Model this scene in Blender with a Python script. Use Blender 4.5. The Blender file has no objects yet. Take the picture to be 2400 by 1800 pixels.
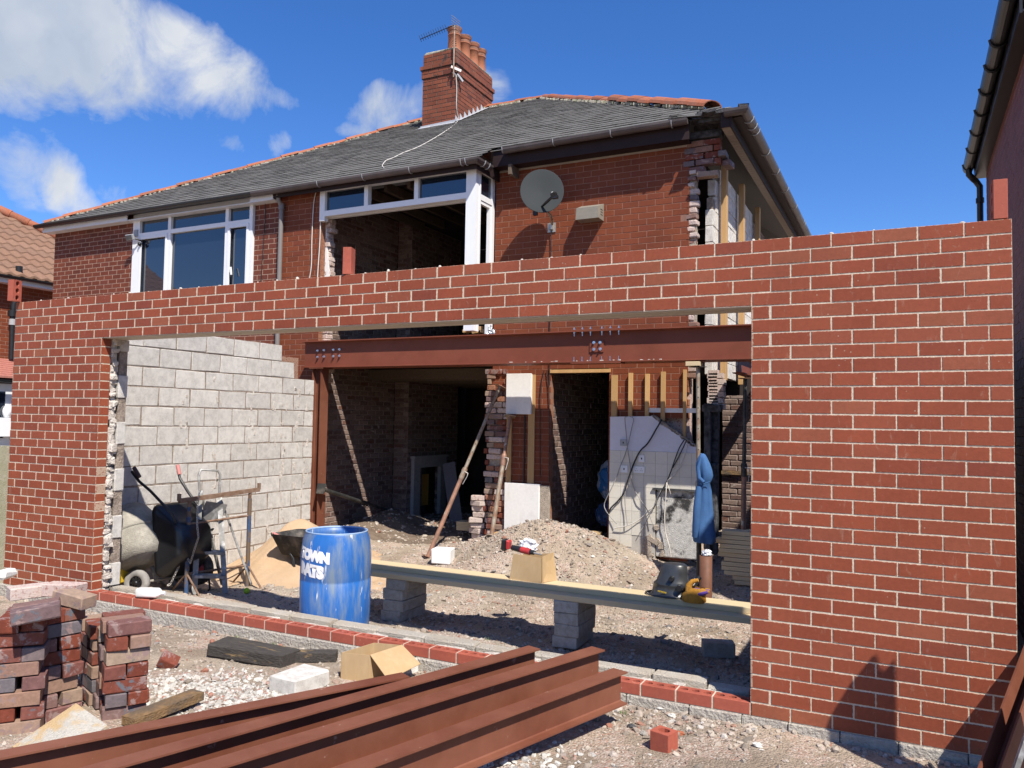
import bpy, math, random
import numpy as np
from mathutils import Vector, Matrix
random.seed(7); RN = np.random.RandomState(11)
S = bpy.context.scene; COL = S.collection
# ---------------- camera ----------------
PC = 0.0815                      # brick course
CP = np.array([-0.5123, -4.9159, 1.7243]); FPX = 1850.0
def _rot(yaw, pitch, roll):
    cy, sy, cp, sp = math.cos(yaw), math.sin(yaw), math.cos(pitch), math.sin(pitch)
    f = np.array([sy*cp, cy*cp, sp]); r = np.array([cy, -sy, 0]); u = np.cross(r, f)
    c, s = math.cos(roll), math.sin(roll)
    return c*r+s*u, -s*r+c*u, f
CR, CU, CF = _rot(-0.4634, 0.0467, 0.0168)
cam = bpy.data.cameras.new('camera'); camo = bpy.data.objects.new('camera', cam); COL.objects.link(camo)
camo.matrix_world = Matrix(((CR[0], CU[0], -CF[0], CP[0]), (CR[1], CU[1], -CF[1], CP[1]), (CR[2], CU[2], -CF[2], CP[2]), (0, 0, 0, 1)))
cam.sensor_width = 36; cam.lens = FPX/2400*36; cam.clip_start = 0.05; cam.clip_end = 6000
S.camera = camo
# ---------------- light ----------------
SUN = Vector((0.61, -0.48, 1.0)).normalized()
sl = bpy.data.lights.new('sun', 'SUN'); so = bpy.data.objects.new('sun', sl); COL.objects.link(so)
sl.energy = 5.0; sl.angle = math.radians(0.55); sl.color = (1.0, 0.945, 0.86)
so.rotation_euler = SUN.to_track_quat('Z', 'Y').to_euler()
W = bpy.data.worlds.new('World'); S.world = W; W.use_nodes = True
S.view_settings.view_transform = 'Standard'; S.view_settings.look = 'None'
S.view_settings.exposure = 0.64; S.view_settings.gamma = 1.0
try: S.view_settings.use_curve_mapping = False
except Exception: pass
def build_world():
    nt = W.node_tree; N = nt.nodes; K = nt.links; N.clear()
    out = N.new('ShaderNodeOutputWorld'); bg = N.new('ShaderNodeBackground'); bg.inputs['Strength'].default_value = 0.050
    sky = N.new('ShaderNodeTexSky'); sky.sky_type = 'NISHITA'; sky.sun_disc = False
    sky.sun_elevation = math.asin(SUN.z); sky.sun_rotation = math.atan2(SUN.x, SUN.y)
    sky.air_density = 1.0; sky.dust_density = 0.25; sky.ozone_density = 3.2; sky.altitude = 60
    hs = N.new('ShaderNodeHueSaturation'); hs.inputs['Saturation'].default_value = 1.25; hs.inputs['Value'].default_value = 1.15
    K.new(sky.outputs[0], hs.inputs['Color']); tn = N.new('ShaderNodeMixRGB'); tn.blend_type = 'MULTIPLY'; tn.inputs[0].default_value = 1; K.new(hs.outputs[0], tn.inputs[1]); tn.inputs[2].default_value = (1.34, 1.46, 1.92, 1)
    tc = N.new('ShaderNodeTexCoord'); gen = tc.outputs['Generated']
    def math_(op, a, b=None, clamp=False):
        n = N.new('ShaderNodeMath'); n.operation = op; n.use_clamp = clamp
        for i, v in enumerate((a, b)):
            if v is None: continue
            if isinstance(v, (int, float)): n.inputs[i].default_value = v
            else: K.new(v, n.inputs[i])
        return n.outputs[0]
    def noise(scale, detail, rough, vec, dist=0.0):
        n = N.new('ShaderNodeTexNoise'); n.inputs['Scale'].default_value = scale; n.inputs['Detail'].default_value = detail
        n.inputs['Roughness'].default_value = rough; n.inputs['Distortion'].default_value = dist; K.new(vec, n.inputs['Vector']); return n
    # warp the direction a little so that cloud outlines are ragged
    n1 = noise(5, 5, .6, gen)
    sub = N.new('ShaderNodeVectorMath'); sub.operation = 'SUBTRACT'; K.new(n1.outputs['Color'], sub.inputs[0]); sub.inputs[1].default_value = (.5, .5, .5)
    sc = N.new('ShaderNodeVectorMath'); sc.operation = 'SCALE'; K.new(sub.outputs[0], sc.inputs[0]); sc.inputs['Scale'].default_value = .11
    ad = N.new('ShaderNodeVectorMath'); ad.operation = 'ADD'; K.new(gen, ad.inputs[0]); K.new(sc.outputs[0], ad.inputs[1])
    def blob(px, py, rx, ry, tilt, amp):
        d = CF + CR*(px-1200)/FPX - CU*(py-900)/FPX; d = Vector(d).normalized()
        rgt = d.cross(Vector((0, 0, 1))).normalized(); up = rgt.cross(d).normalized()
        a = math.radians(tilt); e1 = rgt*math.cos(a)+up*math.sin(a); e2 = -rgt*math.sin(a)+up*math.cos(a)
        dif = N.new('ShaderNodeVectorMath'); dif.operation = 'SUBTRACT'; K.new(ad.outputs[0], dif.inputs[0]); dif.inputs[1].default_value = d
        def comp(e, r):
            dt = N.new('ShaderNodeVectorMath'); dt.operation = 'DOT_PRODUCT'; K.new(dif.outputs[0], dt.inputs[0]); dt.inputs[1].default_value = e
            q = math_('DIVIDE', dt.outputs['Value'], r); return math_('MULTIPLY', q, q)
        s_ = math_('ADD', comp(e1, rx), comp(e2, ry))
        return math_('MULTIPLY', math_('SUBTRACT', 1.0, s_, True), amp)
    blobs = [(150, 75, .19, .075, -8, 1.0), (420, 130, .125, .055, -14, .9), (200, 180, .065, .055, -35, .8), (-90, 60, .16, .09, 0, 1), (480, 170, .07, .045, 20, .6), (590, 185, .07, .022, -10, .5), (90, 400, .055, .035, -45, .8), (150, 455, .06, .028, -38, .6), (25, 375, .04, .05, 0, .6), (920, 240, .052, .038, 25, .72), (1130, 215, .05, .028, -30, .38), (660, 320, .022, .026, -50, .5), (530, 330, .026, .015, -15, .35), (290, 455, .05, .025, 10, .38), (880, 285, .05, .016, 10, .5), (255, 300, .03, .02, -40, .2)]
    acc = None
    for b in blobs:
        v = blob(*b); acc = v if acc is None else math_('MAXIMUM', acc, v)
    # scattered clouds added over the unseen sky, thickened to whiten the fill light
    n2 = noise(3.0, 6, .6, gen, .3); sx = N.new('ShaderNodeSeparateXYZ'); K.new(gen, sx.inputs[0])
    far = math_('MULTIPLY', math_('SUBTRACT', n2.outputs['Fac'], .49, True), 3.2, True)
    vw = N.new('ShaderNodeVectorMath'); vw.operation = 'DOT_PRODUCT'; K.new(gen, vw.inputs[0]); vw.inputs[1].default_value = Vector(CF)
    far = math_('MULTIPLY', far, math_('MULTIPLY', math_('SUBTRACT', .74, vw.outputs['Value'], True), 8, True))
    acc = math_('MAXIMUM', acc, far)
    n3 = noise(11, 10, .64, gen, .5)
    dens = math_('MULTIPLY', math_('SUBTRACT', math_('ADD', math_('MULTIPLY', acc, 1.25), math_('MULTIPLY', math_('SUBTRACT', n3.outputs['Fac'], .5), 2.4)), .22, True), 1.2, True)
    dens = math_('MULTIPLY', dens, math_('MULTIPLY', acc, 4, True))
    n4 = noise(7, 5, .5, ad.outputs[0])
    cr = N.new('ShaderNodeValToRGB'); cr.color_ramp.elements[0].color = (6.2, 7.2, 9.0, 1); cr.color_ramp.elements[1].color = (10.5, 10.8, 11.3, 1)
    cr.color_ramp.elements[0].position = .30; cr.color_ramp.elements[1].position = .68; K.new(n4.outputs['Fac'], cr.inputs[0])
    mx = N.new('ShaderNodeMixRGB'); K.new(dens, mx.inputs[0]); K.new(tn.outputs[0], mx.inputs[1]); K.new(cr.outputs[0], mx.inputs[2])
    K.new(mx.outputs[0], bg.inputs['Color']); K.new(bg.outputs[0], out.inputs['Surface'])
build_world()
# ---------------- helpers ----------------
def at(px, py, x=None, y=None, z=None):
    """point where the line of sight through photograph pixel (px, py) meets a real wall, floor or ceiling plane"""
    d = CF + CR*(px-1200)/FPX - CU*(py-900)/FPX
    t = (y-CP[1])/d[1] if y is not None else (z-CP[2])/d[2] if z is not None else (x-CP[0])/d[0]
    return Vector(CP+t*d)
WLOC = {}
def wl(o): return WLOC.get(o.name, Vector((0, 0, 0))) if o else Vector((0, 0, 0))
def tag(o, label=None, cat=None, group=None, kind=None):
    if label: o['label'] = label
    if cat: o['category'] = cat
    if group: o['group'] = group
    if kind: o['kind'] = kind
    return o
def thing(name, label, cat, loc, group=None):
    o = bpy.data.objects.new(name, None); COL.objects.link(o); o.location = loc; o.empty_display_size = .1
    WLOC[o.name] = Vector(loc); tag(o, label, cat, group); return o
class MB:
    def __init__(s): s.v = []; s.f = []; s.sm = []; s.xf = None
    def add(s, vs, fs, smooth=False):
        n = len(s.v)
        if s.xf is not None: vs = [s.xf @ Vector(v) for v in vs]
        s.v += [tuple(v) for v in vs]; s.f += [tuple(i+n for i in f) for f in fs]; s.sm += [smooth]*len(fs); return s
    def hexa(s, p):   # bottom 0-3 ccw, top 4-7
        return s.add(p, [(3, 2, 1, 0), (4, 5, 6, 7), (0, 1, 5, 4), (1, 2, 6, 5), (2, 3, 7, 6), (3, 0, 4, 7)])
    def box(s, x0, x1, y0, y1, z0, z1):
        return s.hexa([(x0, y0, z0), (x1, y0, z0), (x1, y1, z0), (x0, y1, z0), (x0, y0, z1), (x1, y0, z1), (x1, y1, z1), (x0, y1, z1)])
    def cbox(s, c, sz, R=None, ch=0.0, j=0.0):   # centred box, rotated, chamfered (all edges) and slightly knocked about
        hx, hy, hz = sz[0]/2, sz[1]/2, sz[2]/2; R = R or Matrix.Identity(3); c = Vector(c)
        if ch <= 0:
            P = [(-hx, -hy, -hz), (hx, -hy, -hz), (hx, hy, -hz), (-hx, hy, -hz), (-hx, -hy, hz), (hx, -hy, hz), (hx, hy, hz), (-hx, hy, hz)]
            return s.hexa([c+R@(Vector(p)+Vector([random.uniform(-j, j) for _ in range(3)])) for p in P])
        V = []; idx = {}
        for sx in (-1, 1):
            for sy in (-1, 1):
                for sz_ in (-1, 1):
                    jj = [random.uniform(.5, 1.5)*ch+random.uniform(-j, j) for _ in range(3)]
                    for k in range(3):
                        q = [sx*hx, sy*hy, sz_*hz]
                        for a in range(3):
                            if a != k: q[a] -= (sx, sy, sz_)[a]*jj[a]
                        idx[(sx, sy, sz_, k)] = len(V); V.append(c+R@Vector(q))
        F = []
        for k in range(3):
            a, b = [(1, 2), (2, 0), (0, 1)][k]
            for sg in (-1, 1):
                loop = []
                for (u, v) in ((-1, -1), (1, -1), (1, 1), (-1, 1)):
                    t = [0, 0, 0]; t[k] = sg; t[a] = u; t[b] = v; loop.append(idx[(t[0], t[1], t[2], k)])
                F.append(tuple(loop if sg > 0 else loop[::-1]))
        for k in range(3):      # edge chamfers, edge runs along axis k
            a, b = [(1, 2), (2, 0), (0, 1)][k]
            for u in (-1, 1):
                for v in (-1, 1):
                    t0 = [0, 0, 0]; t0[a] = u; t0[b] = v; t1 = list(t0); t0[k] = -1; t1[k] = 1
                    q = [idx[(*t0, a)], idx[(*t1, a)], idx[(*t1, b)], idx[(*t0, b)]]
                    F.append(tuple(q))
        for sx in (-1, 1):
            for sy in (-1, 1):
                for sz_ in (-1, 1): F.append((idx[(sx, sy, sz_, 0)], idx[(sx, sy, sz_, 1)], idx[(sx, sy, sz_, 2)]))
        # orient outward
        G = []
        for f in F:
            m = sum((V[i] for i in f), Vector())/len(f)-c
            n = (V[f[1]]-V[f[0]]).cross(V[f[2]]-V[f[0]])
            G.append(f if n.dot(m) >= 0 else f[::-1])
        return s.add(V, G)
    def tube(s, pts, r, n=8, smooth=True, cap=True):
        pts = [Vector(p) for p in pts]; m = len(pts); V = []; F = []
        rr = r if isinstance(r, (list, tuple)) else [r]*m
        up = None
        for i, p in enumerate(pts):
            t = ((pts[i+1]-pts[i]).normalized() if i < m-1 else Vector()) + ((pts[i]-pts[i-1]).normalized() if i > 0 else Vector())
            if t.length < 1e-6: t = Vector((0, 0, 1))
            t.normalize()
            if up is None:
                a = Vector((0, 0, 1)) if abs(t.z) < .9 else Vector((1, 0, 0)); up = (a-t*a.dot(t)).normalized()
            else:
                up = up-t*up.dot(t); up = up.normalized() if up.length > 1e-6 else t.orthogonal().normalized()
            b = t.cross(up)
            for k in range(n):
                a = 2*math.pi*k/n; V.append(p+(up*math.cos(a)+b*math.sin(a))*rr[i])
        for i in range(m-1):
            for k in range(n):
                k2 = (k+1) % n; F.append((i*n+k, i*n+k2, (i+1)*n+k2, (i+1)*n+k))
        s.add(V, F, smooth)
        if cap: s.add(V[:n], [tuple(range(n))[::-1]]); s.add(V[-n:], [tuple(range(n))])
        return s
    def bar(s, p0, p1, w, h, side=None):     # rectangular bar between two points, w across 'side', h the other way
        p0 = Vector(p0); p1 = Vector(p1); t = (p1-p0).normalized()
        if side is None: side = Vector((0, 0, 1)).cross(t) if abs(t.z) < .95 else Vector((1, 0, 0))
        a = Vector(side); a = (a-t*a.dot(t)).normalized()*w/2; b = t.cross(a).normalized()*h/2
        q = [p0-a-b, p0+a-b, p1+a-b, p1-a-b, p0-a+b, p0+a+b, p1+a+b, p1-a+b]
        return s.hexa(q)
    def lathe(s, prof, c, n=24, M=None, smooth=True, a0=0, a1=2*math.pi):
        c = Vector(c); V = []; F = []; full = abs(a1-a0-2*math.pi) < 1e-6; nn = n if full else n+1
        for (r, z) in prof:
            for k in range(nn):
                a = a0+(a1-a0)*k/n; p = Vector((r*math.cos(a), r*math.sin(a), z)); V.append(c+(M@p if M else p))
        for i in range(len(prof)-1):
            for k in range(n):
                k2 = (k+1) % nn; F.append((i*nn+k, i*nn+k2, (i+1)*nn+k2, (i+1)*nn+k))
        return s.add(V, F, smooth)
    def prism(s, poly, vec):
        vec = Vector(vec); n = len(poly); P = [Vector(p) for p in poly]
        nrm = Vector()
        for i in range(n): nrm += P[i].cross(P[(i+1) % n])
        if nrm.dot(vec) > 0: P = P[::-1]
        V = P+[p+vec for p in P]
        return s.add(V, [tuple(range(n)), tuple(range(2*n-1, n-1, -1))]+[(i, i+n, (i+1) % n+n, (i+1) % n) for i in range(n)])
    def sphere(s, c, r, n=12, m=8, sc=(1, 1, 1), R=None):
        V = []; F = []; c = Vector(c)
        for i in range(m+1):
            th = math.pi*i/m
            for k in range(n):
                a = 2*math.pi*k/n; p = Vector((r*sc[0]*math.sin(th)*math.cos(a), r*sc[1]*math.sin(th)*math.sin(a), r*sc[2]*math.cos(th)))
                V.append(c+(R@p if R else p))
        for i in range(m):
            for k in range(n):
                k2 = (k+1) % n; F.append((i*n+k, (i+1)*n+k, (i+1)*n+k2, i*n+k2))
        return s.add(V, F, True)
    def mesh(s, name, off=Vector((0, 0, 0))):
        me = bpy.data.meshes.new(name); o = Vector(off)
        me.from_pydata([(x-o.x, y-o.y, z-o.z) for x, y, z in s.v], [], s.f)
        me.polygons.foreach_set('use_smooth', s.sm); me.update(); return me
    def build(s, name, mat, parent=None, loc=None):
        off = wl(parent) if parent else (Vector(loc) if loc is not None else Vector((0, 0, 0)))
        me = s.mesh(name, off); me.materials.append(mat)
        o = bpy.data.objects.new(name, me); COL.objects.link(o)
        if parent: o.parent = parent; WLOC[o.name] = off
        elif loc is not None: o.location = loc; WLOC[o.name] = Vector(loc)
        return o
def base_of(mb):
    a = np.array(mb.v); return Vector(((a[:, 0].min()+a[:, 0].max())/2, (a[:, 1].min()+a[:, 1].max())/2, a[:, 2].min()))
def solo(mb, name, mat, label, cat, group=None, kind=None):
    o = mb.build(name, mat, None, base_of(mb)); return tag(o, label, cat, group, kind)
def rotz(a): return Matrix.Rotation(a, 3, 'Z')
# ---------------- materials ----------------
GA = .90
def newmat(name):
    m = bpy.data.materials.new(name); m.use_nodes = True; nt = m.node_tree; b = nt.nodes['Principled BSDF']; return m, nt.nodes, nt.links, b
def srgb(r, g, b): return tuple(((c/255)/12.92 if c/255 <= .04045 else ((c/255+.055)/1.055)**2.4) for c in (r, g, b))
def nz(N, K, scale, detail=4, rough=.55, vec=None, dist=0):
    n = N.new('ShaderNodeTexNoise'); n.inputs['Scale'].default_value = scale; n.inputs['Detail'].default_value = detail; n.inputs['Roughness'].default_value = rough
    n.inputs['Distortion'].default_value = dist
    if vec is not None: K.new(vec, n.inputs['Vector'])
    return n.outputs['Fac']
def ramp(N, K, src, stops, interp='LINEAR'):
    r = N.new('ShaderNodeValToRGB'); r.color_ramp.interpolation = interp; e = r.color_ramp.elements
    while len(e) > 1: e.remove(e[-1])
    e[0].position = stops[0][0]; e[0].color = (*stops[0][1], 1) if len(stops[0][1]) == 3 else stops[0][1]
    for p, c in stops[1:]:
        q = e.new(p); q.color = (*c, 1)
    K.new(src, r.inputs[0]); return r.outputs[0]
def mth(N, K, op, a, b=None, clamp=False):
    n = N.new('ShaderNodeMath'); n.operation = op; n.use_clamp = clamp
    for i, v in enumerate((a, b)):
        if v is None: continue
        if isinstance(v, (int, float)): n.inputs[i].default_value = v
        else: K.new(v, n.inputs[i])
    return n.outputs[0]
def mix(N, K, fac, a, b, mode='MIX'):
    n = N.new('ShaderNodeMixRGB'); n.blend_type = mode
    for i, v in enumerate((fac, a, b)):
        if isinstance(v, (int, float)): n.inputs[i].default_value = v
        elif isinstance(v, tuple): n.inputs[i].default_value = (*v, 1)
        else: K.new(v, n.inputs[i])
    return n.outputs[0]
def bump(N, K, b, h, strength, dist=.01):
    n = N.new('ShaderNodeBump'); n.inputs['Strength'].default_value = strength; n.inputs['Distance'].default_value = dist
    K.new(h, n.inputs['Height']); K.new(n.outputs[0], b.inputs['Normal'])
def M(name, col, rough=.6, metal=0.0, col2=None, scale=6, thr=.5, soft=.12, var=.12, vscale=25, bmp=.15, bscale=90, bd=.004, stretch=None, spec=None, col3=None, scale3=30, thr3=.66, rvar=0):
    m, N, K, b = newmat(name)
    g = N.new('ShaderNodeNewGeometry').outputs['Position']
    if stretch:
        mp = N.new('ShaderNodeMapping'); mp.inputs['Scale'].default_value = stretch; K.new(g, mp.inputs[0]); g = mp.outputs[0]
    n = nz(N, K, vscale, 5, .6, g)
    c = mix(N, K, 1.0, col, ramp(N, K, n, [(.25, ((1-var)*GA,)*3), (.75, ((1+var)*GA,)*3)]), 'MULTIPLY')
    if col2:
        f = nz(N, K, scale, 6, .62, g); f = ramp(N, K, f, [(max(0, thr-soft), (0, 0, 0)), (min(1, thr+soft), (1, 1, 1))])
        c = mix(N, K, f, c, col2)
    if col3:
        f = nz(N, K, scale3, 5, .6, g); f = ramp(N, K, f, [(thr3-.03, (0, 0, 0)), (thr3+.03, (1, 1, 1))])
        c = mix(N, K, f, c, col3)
    if rvar:
        oi = N.new('ShaderNodeObjectInfo').outputs['Random']; ri = N.new('ShaderNodeNewGeometry').outputs['Random Per Island']
        fr = mth(N, K, 'FRACT', mth(N, K, 'ADD', oi, ri)); c = mix(N, K, 1.0, c, ramp(N, K, fr, [(0, (1-rvar,)*3), (1, (1+rvar,)*3)]), 'MULTIPLY')
    K.new(c, b.inputs['Base Color']); b.inputs['Roughness'].default_value = rough; b.inputs['Metallic'].default_value = metal
    b.inputs['Specular IOR Level'].default_value = spec if spec is not None else (.22 if rough > .55 else .4)
    if bmp: bump(N, K, b, nz(N, K, bscale, 6, .6, g), bmp, bd)
    return m
def brickmat(name, stops, mortar, rough=.62, smear=.006, drip=.0, bmp=.35, spots=None, uvmode=True, mott=.12, spec=.2):
    m, N, K, b = newmat(name); g = N.new('ShaderNodeNewGeometry')
    oi = N.new('ShaderNodeObjectInfo').outputs['Random']
    fr = mth(N, K, 'FRACT', mth(N, K, 'ADD', oi, mth(N, K, 'MULTIPLY', g.outputs['Random Per Island'], 7.31)))
    c = ramp(N, K, fr, stops)
    P = g.outputs['Position']
    c = mix(N, K, 1.0, c, ramp(N, K, nz(N, K, 38, 5, .65, P), [(.25, ((1-mott)*GA,)*3), (.75, ((1+mott)*GA,)*3)]), 'MULTIPLY')
    c = mix(N, K, 1.0, c, ramp(N, K, nz(N, K, 2.2, 3, .5, P), [(.3, (.88,)*3), (.7, (1.1,)*3)]), 'MULTIPLY')
    if drip:
        mp = N.new('ShaderNodeMapping'); mp.inputs['Scale'].default_value = (30, 30, 9); K.new(P, mp.inputs[0])
        d = ramp(N, K, nz(N, K, 1.0, 6, .7, mp.outputs[0], .8), [(.60, (0, 0, 0)), (.80, (1, 1, 1))])
        c = mix(N, K, mth(N, K, 'MULTIPLY', d, drip), c, mortar)
        v = N.new('ShaderNodeTexVoronoi'); v.inputs['Scale'].default_value = 22; K.new(P, v.inputs['Vector'])
        sp = mth(N, K, 'LESS_THAN', v.outputs['Distance'], .085)
        sp = mth(N, K, 'MULTIPLY', sp, mth(N, K, 'GREATER_THAN', nz(N, K, 1.7, 2, .5, P), .56))
        c = mix(N, K, mth(N, K, 'MULTIPLY', sp, .6), c, mortar)
    if spots:
        for (sc, th, colr) in spots:
            f = ramp(N, K, nz(N, K, sc, 5, .7, P, .5), [(th, (0, 0, 0)), (th+.05, (1, 1, 1))]); c = mix(N, K, f, c, colr)
    if uvmode:
        uv = N.new('ShaderNodeUVMap').outputs[0]; sx = N.new('ShaderNodeSeparateXYZ'); K.new(uv, sx.inputs[0])
        def ed(o, L): return mth(N, K, 'MULTIPLY', mth(N, K, 'MINIMUM', o, mth(N, K, 'SUBTRACT', 1.0, o)), L)
        e = mth(N, K, 'MINIMUM', ed(sx.outputs[0], .215), ed(sx.outputs[1], .07))
        n = mth(N, K, 'MULTIPLY', mth(N, K, 'SUBTRACT', nz(N, K, 55, 5, .7, P), .43), smear*9)
        f = mth(N, K, 'LESS_THAN', e, n); c = mix(N, K, mth(N, K, 'MULTIPLY', f, .75), c, mortar)
    K.new(c, b.inputs['Base Color']); b.inputs['Roughness'].default_value = rough; b.inputs['Specular IOR Level'].default_value = spec
    bump(N, K, b, nz(N, K, 130, 6, .65, P), bmp, .004)
    return m
def islandmat(name, stops, rough=.8, bmp=.5, bscale=60, var=.2, spec=.3):
    m, N, K, b = newmat(name); g = N.new('ShaderNodeNewGeometry')
    c = ramp(N, K, g.outputs['Random Per Island'], stops)
    c = mix(N, K, 1.0, c, ramp(N, K, nz(N, K, bscale, 4, .6, g.outputs['Position']), [(.25, (1-var,)*3), (.75, (1+var,)*3)]), 'MULTIPLY')
    K.new(c, b.inputs['Base Color']); b.inputs['Roughness'].default_value = rough; b.inputs['Specular IOR Level'].default_value = spec
    bump(N, K, b, nz(N, K, bscale*1.7, 5, .6, g.outputs['Position']), bmp, .004); return m
MORT = (.43, .34, .25)
m_brick = brickmat('new_brick', [(0, (.235, .058, .030)), (.3, (.262, .065, .032)), (.6, (.28, .071, .034)), (.82, (.27, .074, .039)), (.93, (.28, .088, .045)), (1, (.215, .052, .030))], MORT, smear=.0018, drip=.42, spec=.2)
m_mort = M('new_mortar', (.62, .52, .40), .9, col2=(.46, .38, .30), scale=9, thr=.6, var=.2, vscale=60, bmp=.6, bscale=120, bd=.006)
m_house = brickmat('house_brick', [(0, (.165, .046, .022)), (.35, (.19, .052, .024)), (.7, (.21, .058, .026)), (1, (.175, .048, .026))], (.31, .16, .10), smear=.0008, bmp=.2, spec=.15, spots=[(3, .70, (.17, .045, .032))])
m_hmort = M('house_mortar', (.33, .17, .11), .9, col2=(.2, .11, .085), scale=4, var=.2, bmp=.4)
m_housel = brickmat('left_house_brick', [(0, (.12, .036, .022)), (.3, (.15, .042, .024)), (.6, (.175, .049, .027)), (.8, (.14, .043, .028)), (1, (.165, .045, .025))], (.36, .235, .17), smear=.002, bmp=.2)
m_hmortl = M('left_house_mortar', (.38, .25, .185), .9, var=.2, bmp=.4)
m_paint = brickmat('room_brick', [(0, (.13, .078, .065)), (.4, (.185, .125, .10)), (.8, (.25, .18, .15)), (1, (.15, .07, .05))], (.30, .24, .21), smear=.005, bmp=.9, mott=.3, spots=[(6, .64, (.36, .31, .27)), (9, .66, (.12, .055, .04))])
m_pmort = M('room_mortar', (.12, .08, .07), .95, col2=(.22, .16, .14), scale=9, var=.3, bmp=.8, bd=.01)
m_broken = brickmat('broken_brick', [(0, (.24, .12, .10)), (.3, (.40, .30, .27)), (.55, (.33, .13, .09)), (.8, (.46, .37, .33)), (1, (.30, .085, .055))], (.55, .46, .40), smear=.01, bmp=1.0, mott=.35, spots=[(18, .60, (.52, .45, .40))])
m_old = brickmat('reclaimed_brick', [(0, (.15, .037, .022)), (.25, (.19, .050, .028)), (.45, (.17, .080, .07)), (.62, (.135, .135, .145)), (.75, (.22, .11, .085)), (.87, (.34, .25, .18)), (1, (.18, .045, .026))], (.6, .5, .45), smear=0, uvmode=False, bmp=.5, mott=.25, spots=[(8, .55, (.24, .165, .15)), (14, .66, (.40, .31, .25)), (6, .60, (.115, .12, .135)), (30, .70, (.45, .38, .32))], rough=.6)
m_block = M('concrete_block', (.53, .50, .455), .93, col2=(.60, .57, .52), scale=14, thr=.5, var=.28, vscale=110, bmp=1.0, bscale=170, bd=.01, rvar=.07, col3=(.36, .25, .17), scale3=3.2, thr3=.735)
m_blockw = M('pale_block', (.62, .58, .52), .93, col2=(.72, .69, .63), scale=14, var=.25, vscale=90, bmp=1.0, bscale=150, bd=.01, rvar=.06)
m_blockp = M('dusty_plinth_block', (.50, .455, .385), .95, col2=(.42, .36, .28), scale=6, thr=.5, soft=.15, var=.22, vscale=60, bmp=1.0, bscale=90, bd=.02, rvar=.08)
m_blockd = M('grey_block', (.37, .34, .29), .95, col2=(.43, .41, .37), scale=18, var=.3, vscale=150, bmp=1.0, bscale=180, bd=.01, rvar=.08)
m_bmort = M('block_mortar', (.38, .31, .25), .95, col2=(.19, .15, .12), scale=16, thr=.55, var=.3, vscale=50, bmp=1.0, bscale=70, bd=.02)
m_white_mort = M('mortar_squeeze', (.72, .66, .58), .95, col2=(.5, .44, .38), scale=20, var=.25, vscale=60, bmp=1.0, bscale=80, bd=.02)
m_steel = M('red_oxide_steel', (.150, .050, .028), .5, col2=(.20, .080, .048), scale=2.2, thr=.55, soft=.2, var=.10, vscale=14, bmp=.12, bscale=45, spec=.25, col3=(.32, .19, .14), scale3=15, thr3=.70)
m_steel2 = M('beam_red_oxide', (.185, .053, .029), .55, col2=(.21, .064, .036), scale=2.2, thr=.55, soft=.2, var=.08, vscale=10, bmp=.1, bscale=40, spec=.2)
m_lint = M('lintel_galvanised', (.50, .43, .34), .6, metal=.3, var=.1)
m_zinc = M('zinc_bolt', (.75, .77, .8), .3, metal=1.0, bmp=0)
m_upvc = M('white_upvc', (.80, .81, .81), .35, var=.03, vscale=3, bmp=0)
m_fasc_w = M('white_fascia', (.70, .71, .72), .5, col2=(.5, .5, .48), scale=3, thr=.68, var=.05, bmp=.03)
m_brown = M('brown_upvc', (.028, .016, .016), .6, spec=.2, var=.15, vscale=5, bmp=.04)
m_gut = M('brown_gutter', (.07, .055, .052), .45, col2=(.11, .09, .085), scale=2, var=.15, vscale=5, bmp=.05)
m_blackpl = M('black_plastic', (.018, .018, .019), .35, var=.2, bmp=.05)
m_soff = M('taupe_soffit', (.34, .29, .24), .7, var=.1, bmp=.1)
m_pipe = M('grey_downpipe', (.20, .18, .165), .45, var=.08, vscale=4, bmp=.04)
m_slate = islandmat('roof_slate', [(0, (.105, .10, .095)), (.4, (.13, .125, .115)), (.75, (.155, .148, .135)), (1, (.12, .115, .108))], .75, .5, 40, .3)
m_ridge = M('ridge_tile', (.33, .11, .055), .8, col2=(.24, .12, .085), scale=5, thr=.6, soft=.15, var=.25, bmp=.5, rvar=.15)
m_bed = M('ridge_mortar', (.50, .45, .36), .95, col2=(.22, .23, .12), scale=9, thr=.55, var=.3, bmp=.9, bd=.02)
m_pot = M('chimney_pot_clay', (.36, .145, .075), .75, col2=(.36, .135, .075), scale=5, var=.15, bmp=.2)
m_potb = M('sooty_band', (.16, .085, .06), .85, col2=(.30, .15, .10), scale=9, var=.3, bmp=.4)
m_lead = M('lead_flashing', (.40, .41, .43), .55, var=.15, bmp=.3)
m_chim = brickmat('chimney_brick', [(0, (.17, .052, .028)), (.4, (.21, .064, .034)), (.8, (.24, .076, .04)), (1, (.13, .04, .026))], (.14, .09, .065), smear=.003, bmp=.4, spots=[(2.6, .60, (.06, .038, .03)), (9, .68, (.05, .035, .028))])
m_chmort = M('chimney_mortar', (.10, .065, .05), .95, var=.3, bmp=.5)
m_pine = M('pale_pine', (.62, .51, .31), .62, col2=(.55, .42, .25), scale=1.4, thr=.5, soft=.2, var=.07, vscale=3, bmp=.1, bscale=20, stretch=(1, 9, 9), col3=(.42, .26, .13), scale3=1.3, thr3=.80, rvar=.05)
m_stud = M('stud_timber', (.56, .35, .155), .7, col2=(.44, .26, .11), scale=1.3, thr=.5, soft=.2, var=.1, vscale=3, bmp=.2, bscale=20, stretch=(9, 9, 1), rvar=.1)
m_oldwood = M('weathered_sleeper', (.075, .066, .058), .85, col2=(.27, .185, .09), scale=1.7, thr=.64, soft=.04, var=.35, vscale=7, bmp=.9, bscale=14, bd=.02, stretch=(2, 9, 9))
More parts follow.
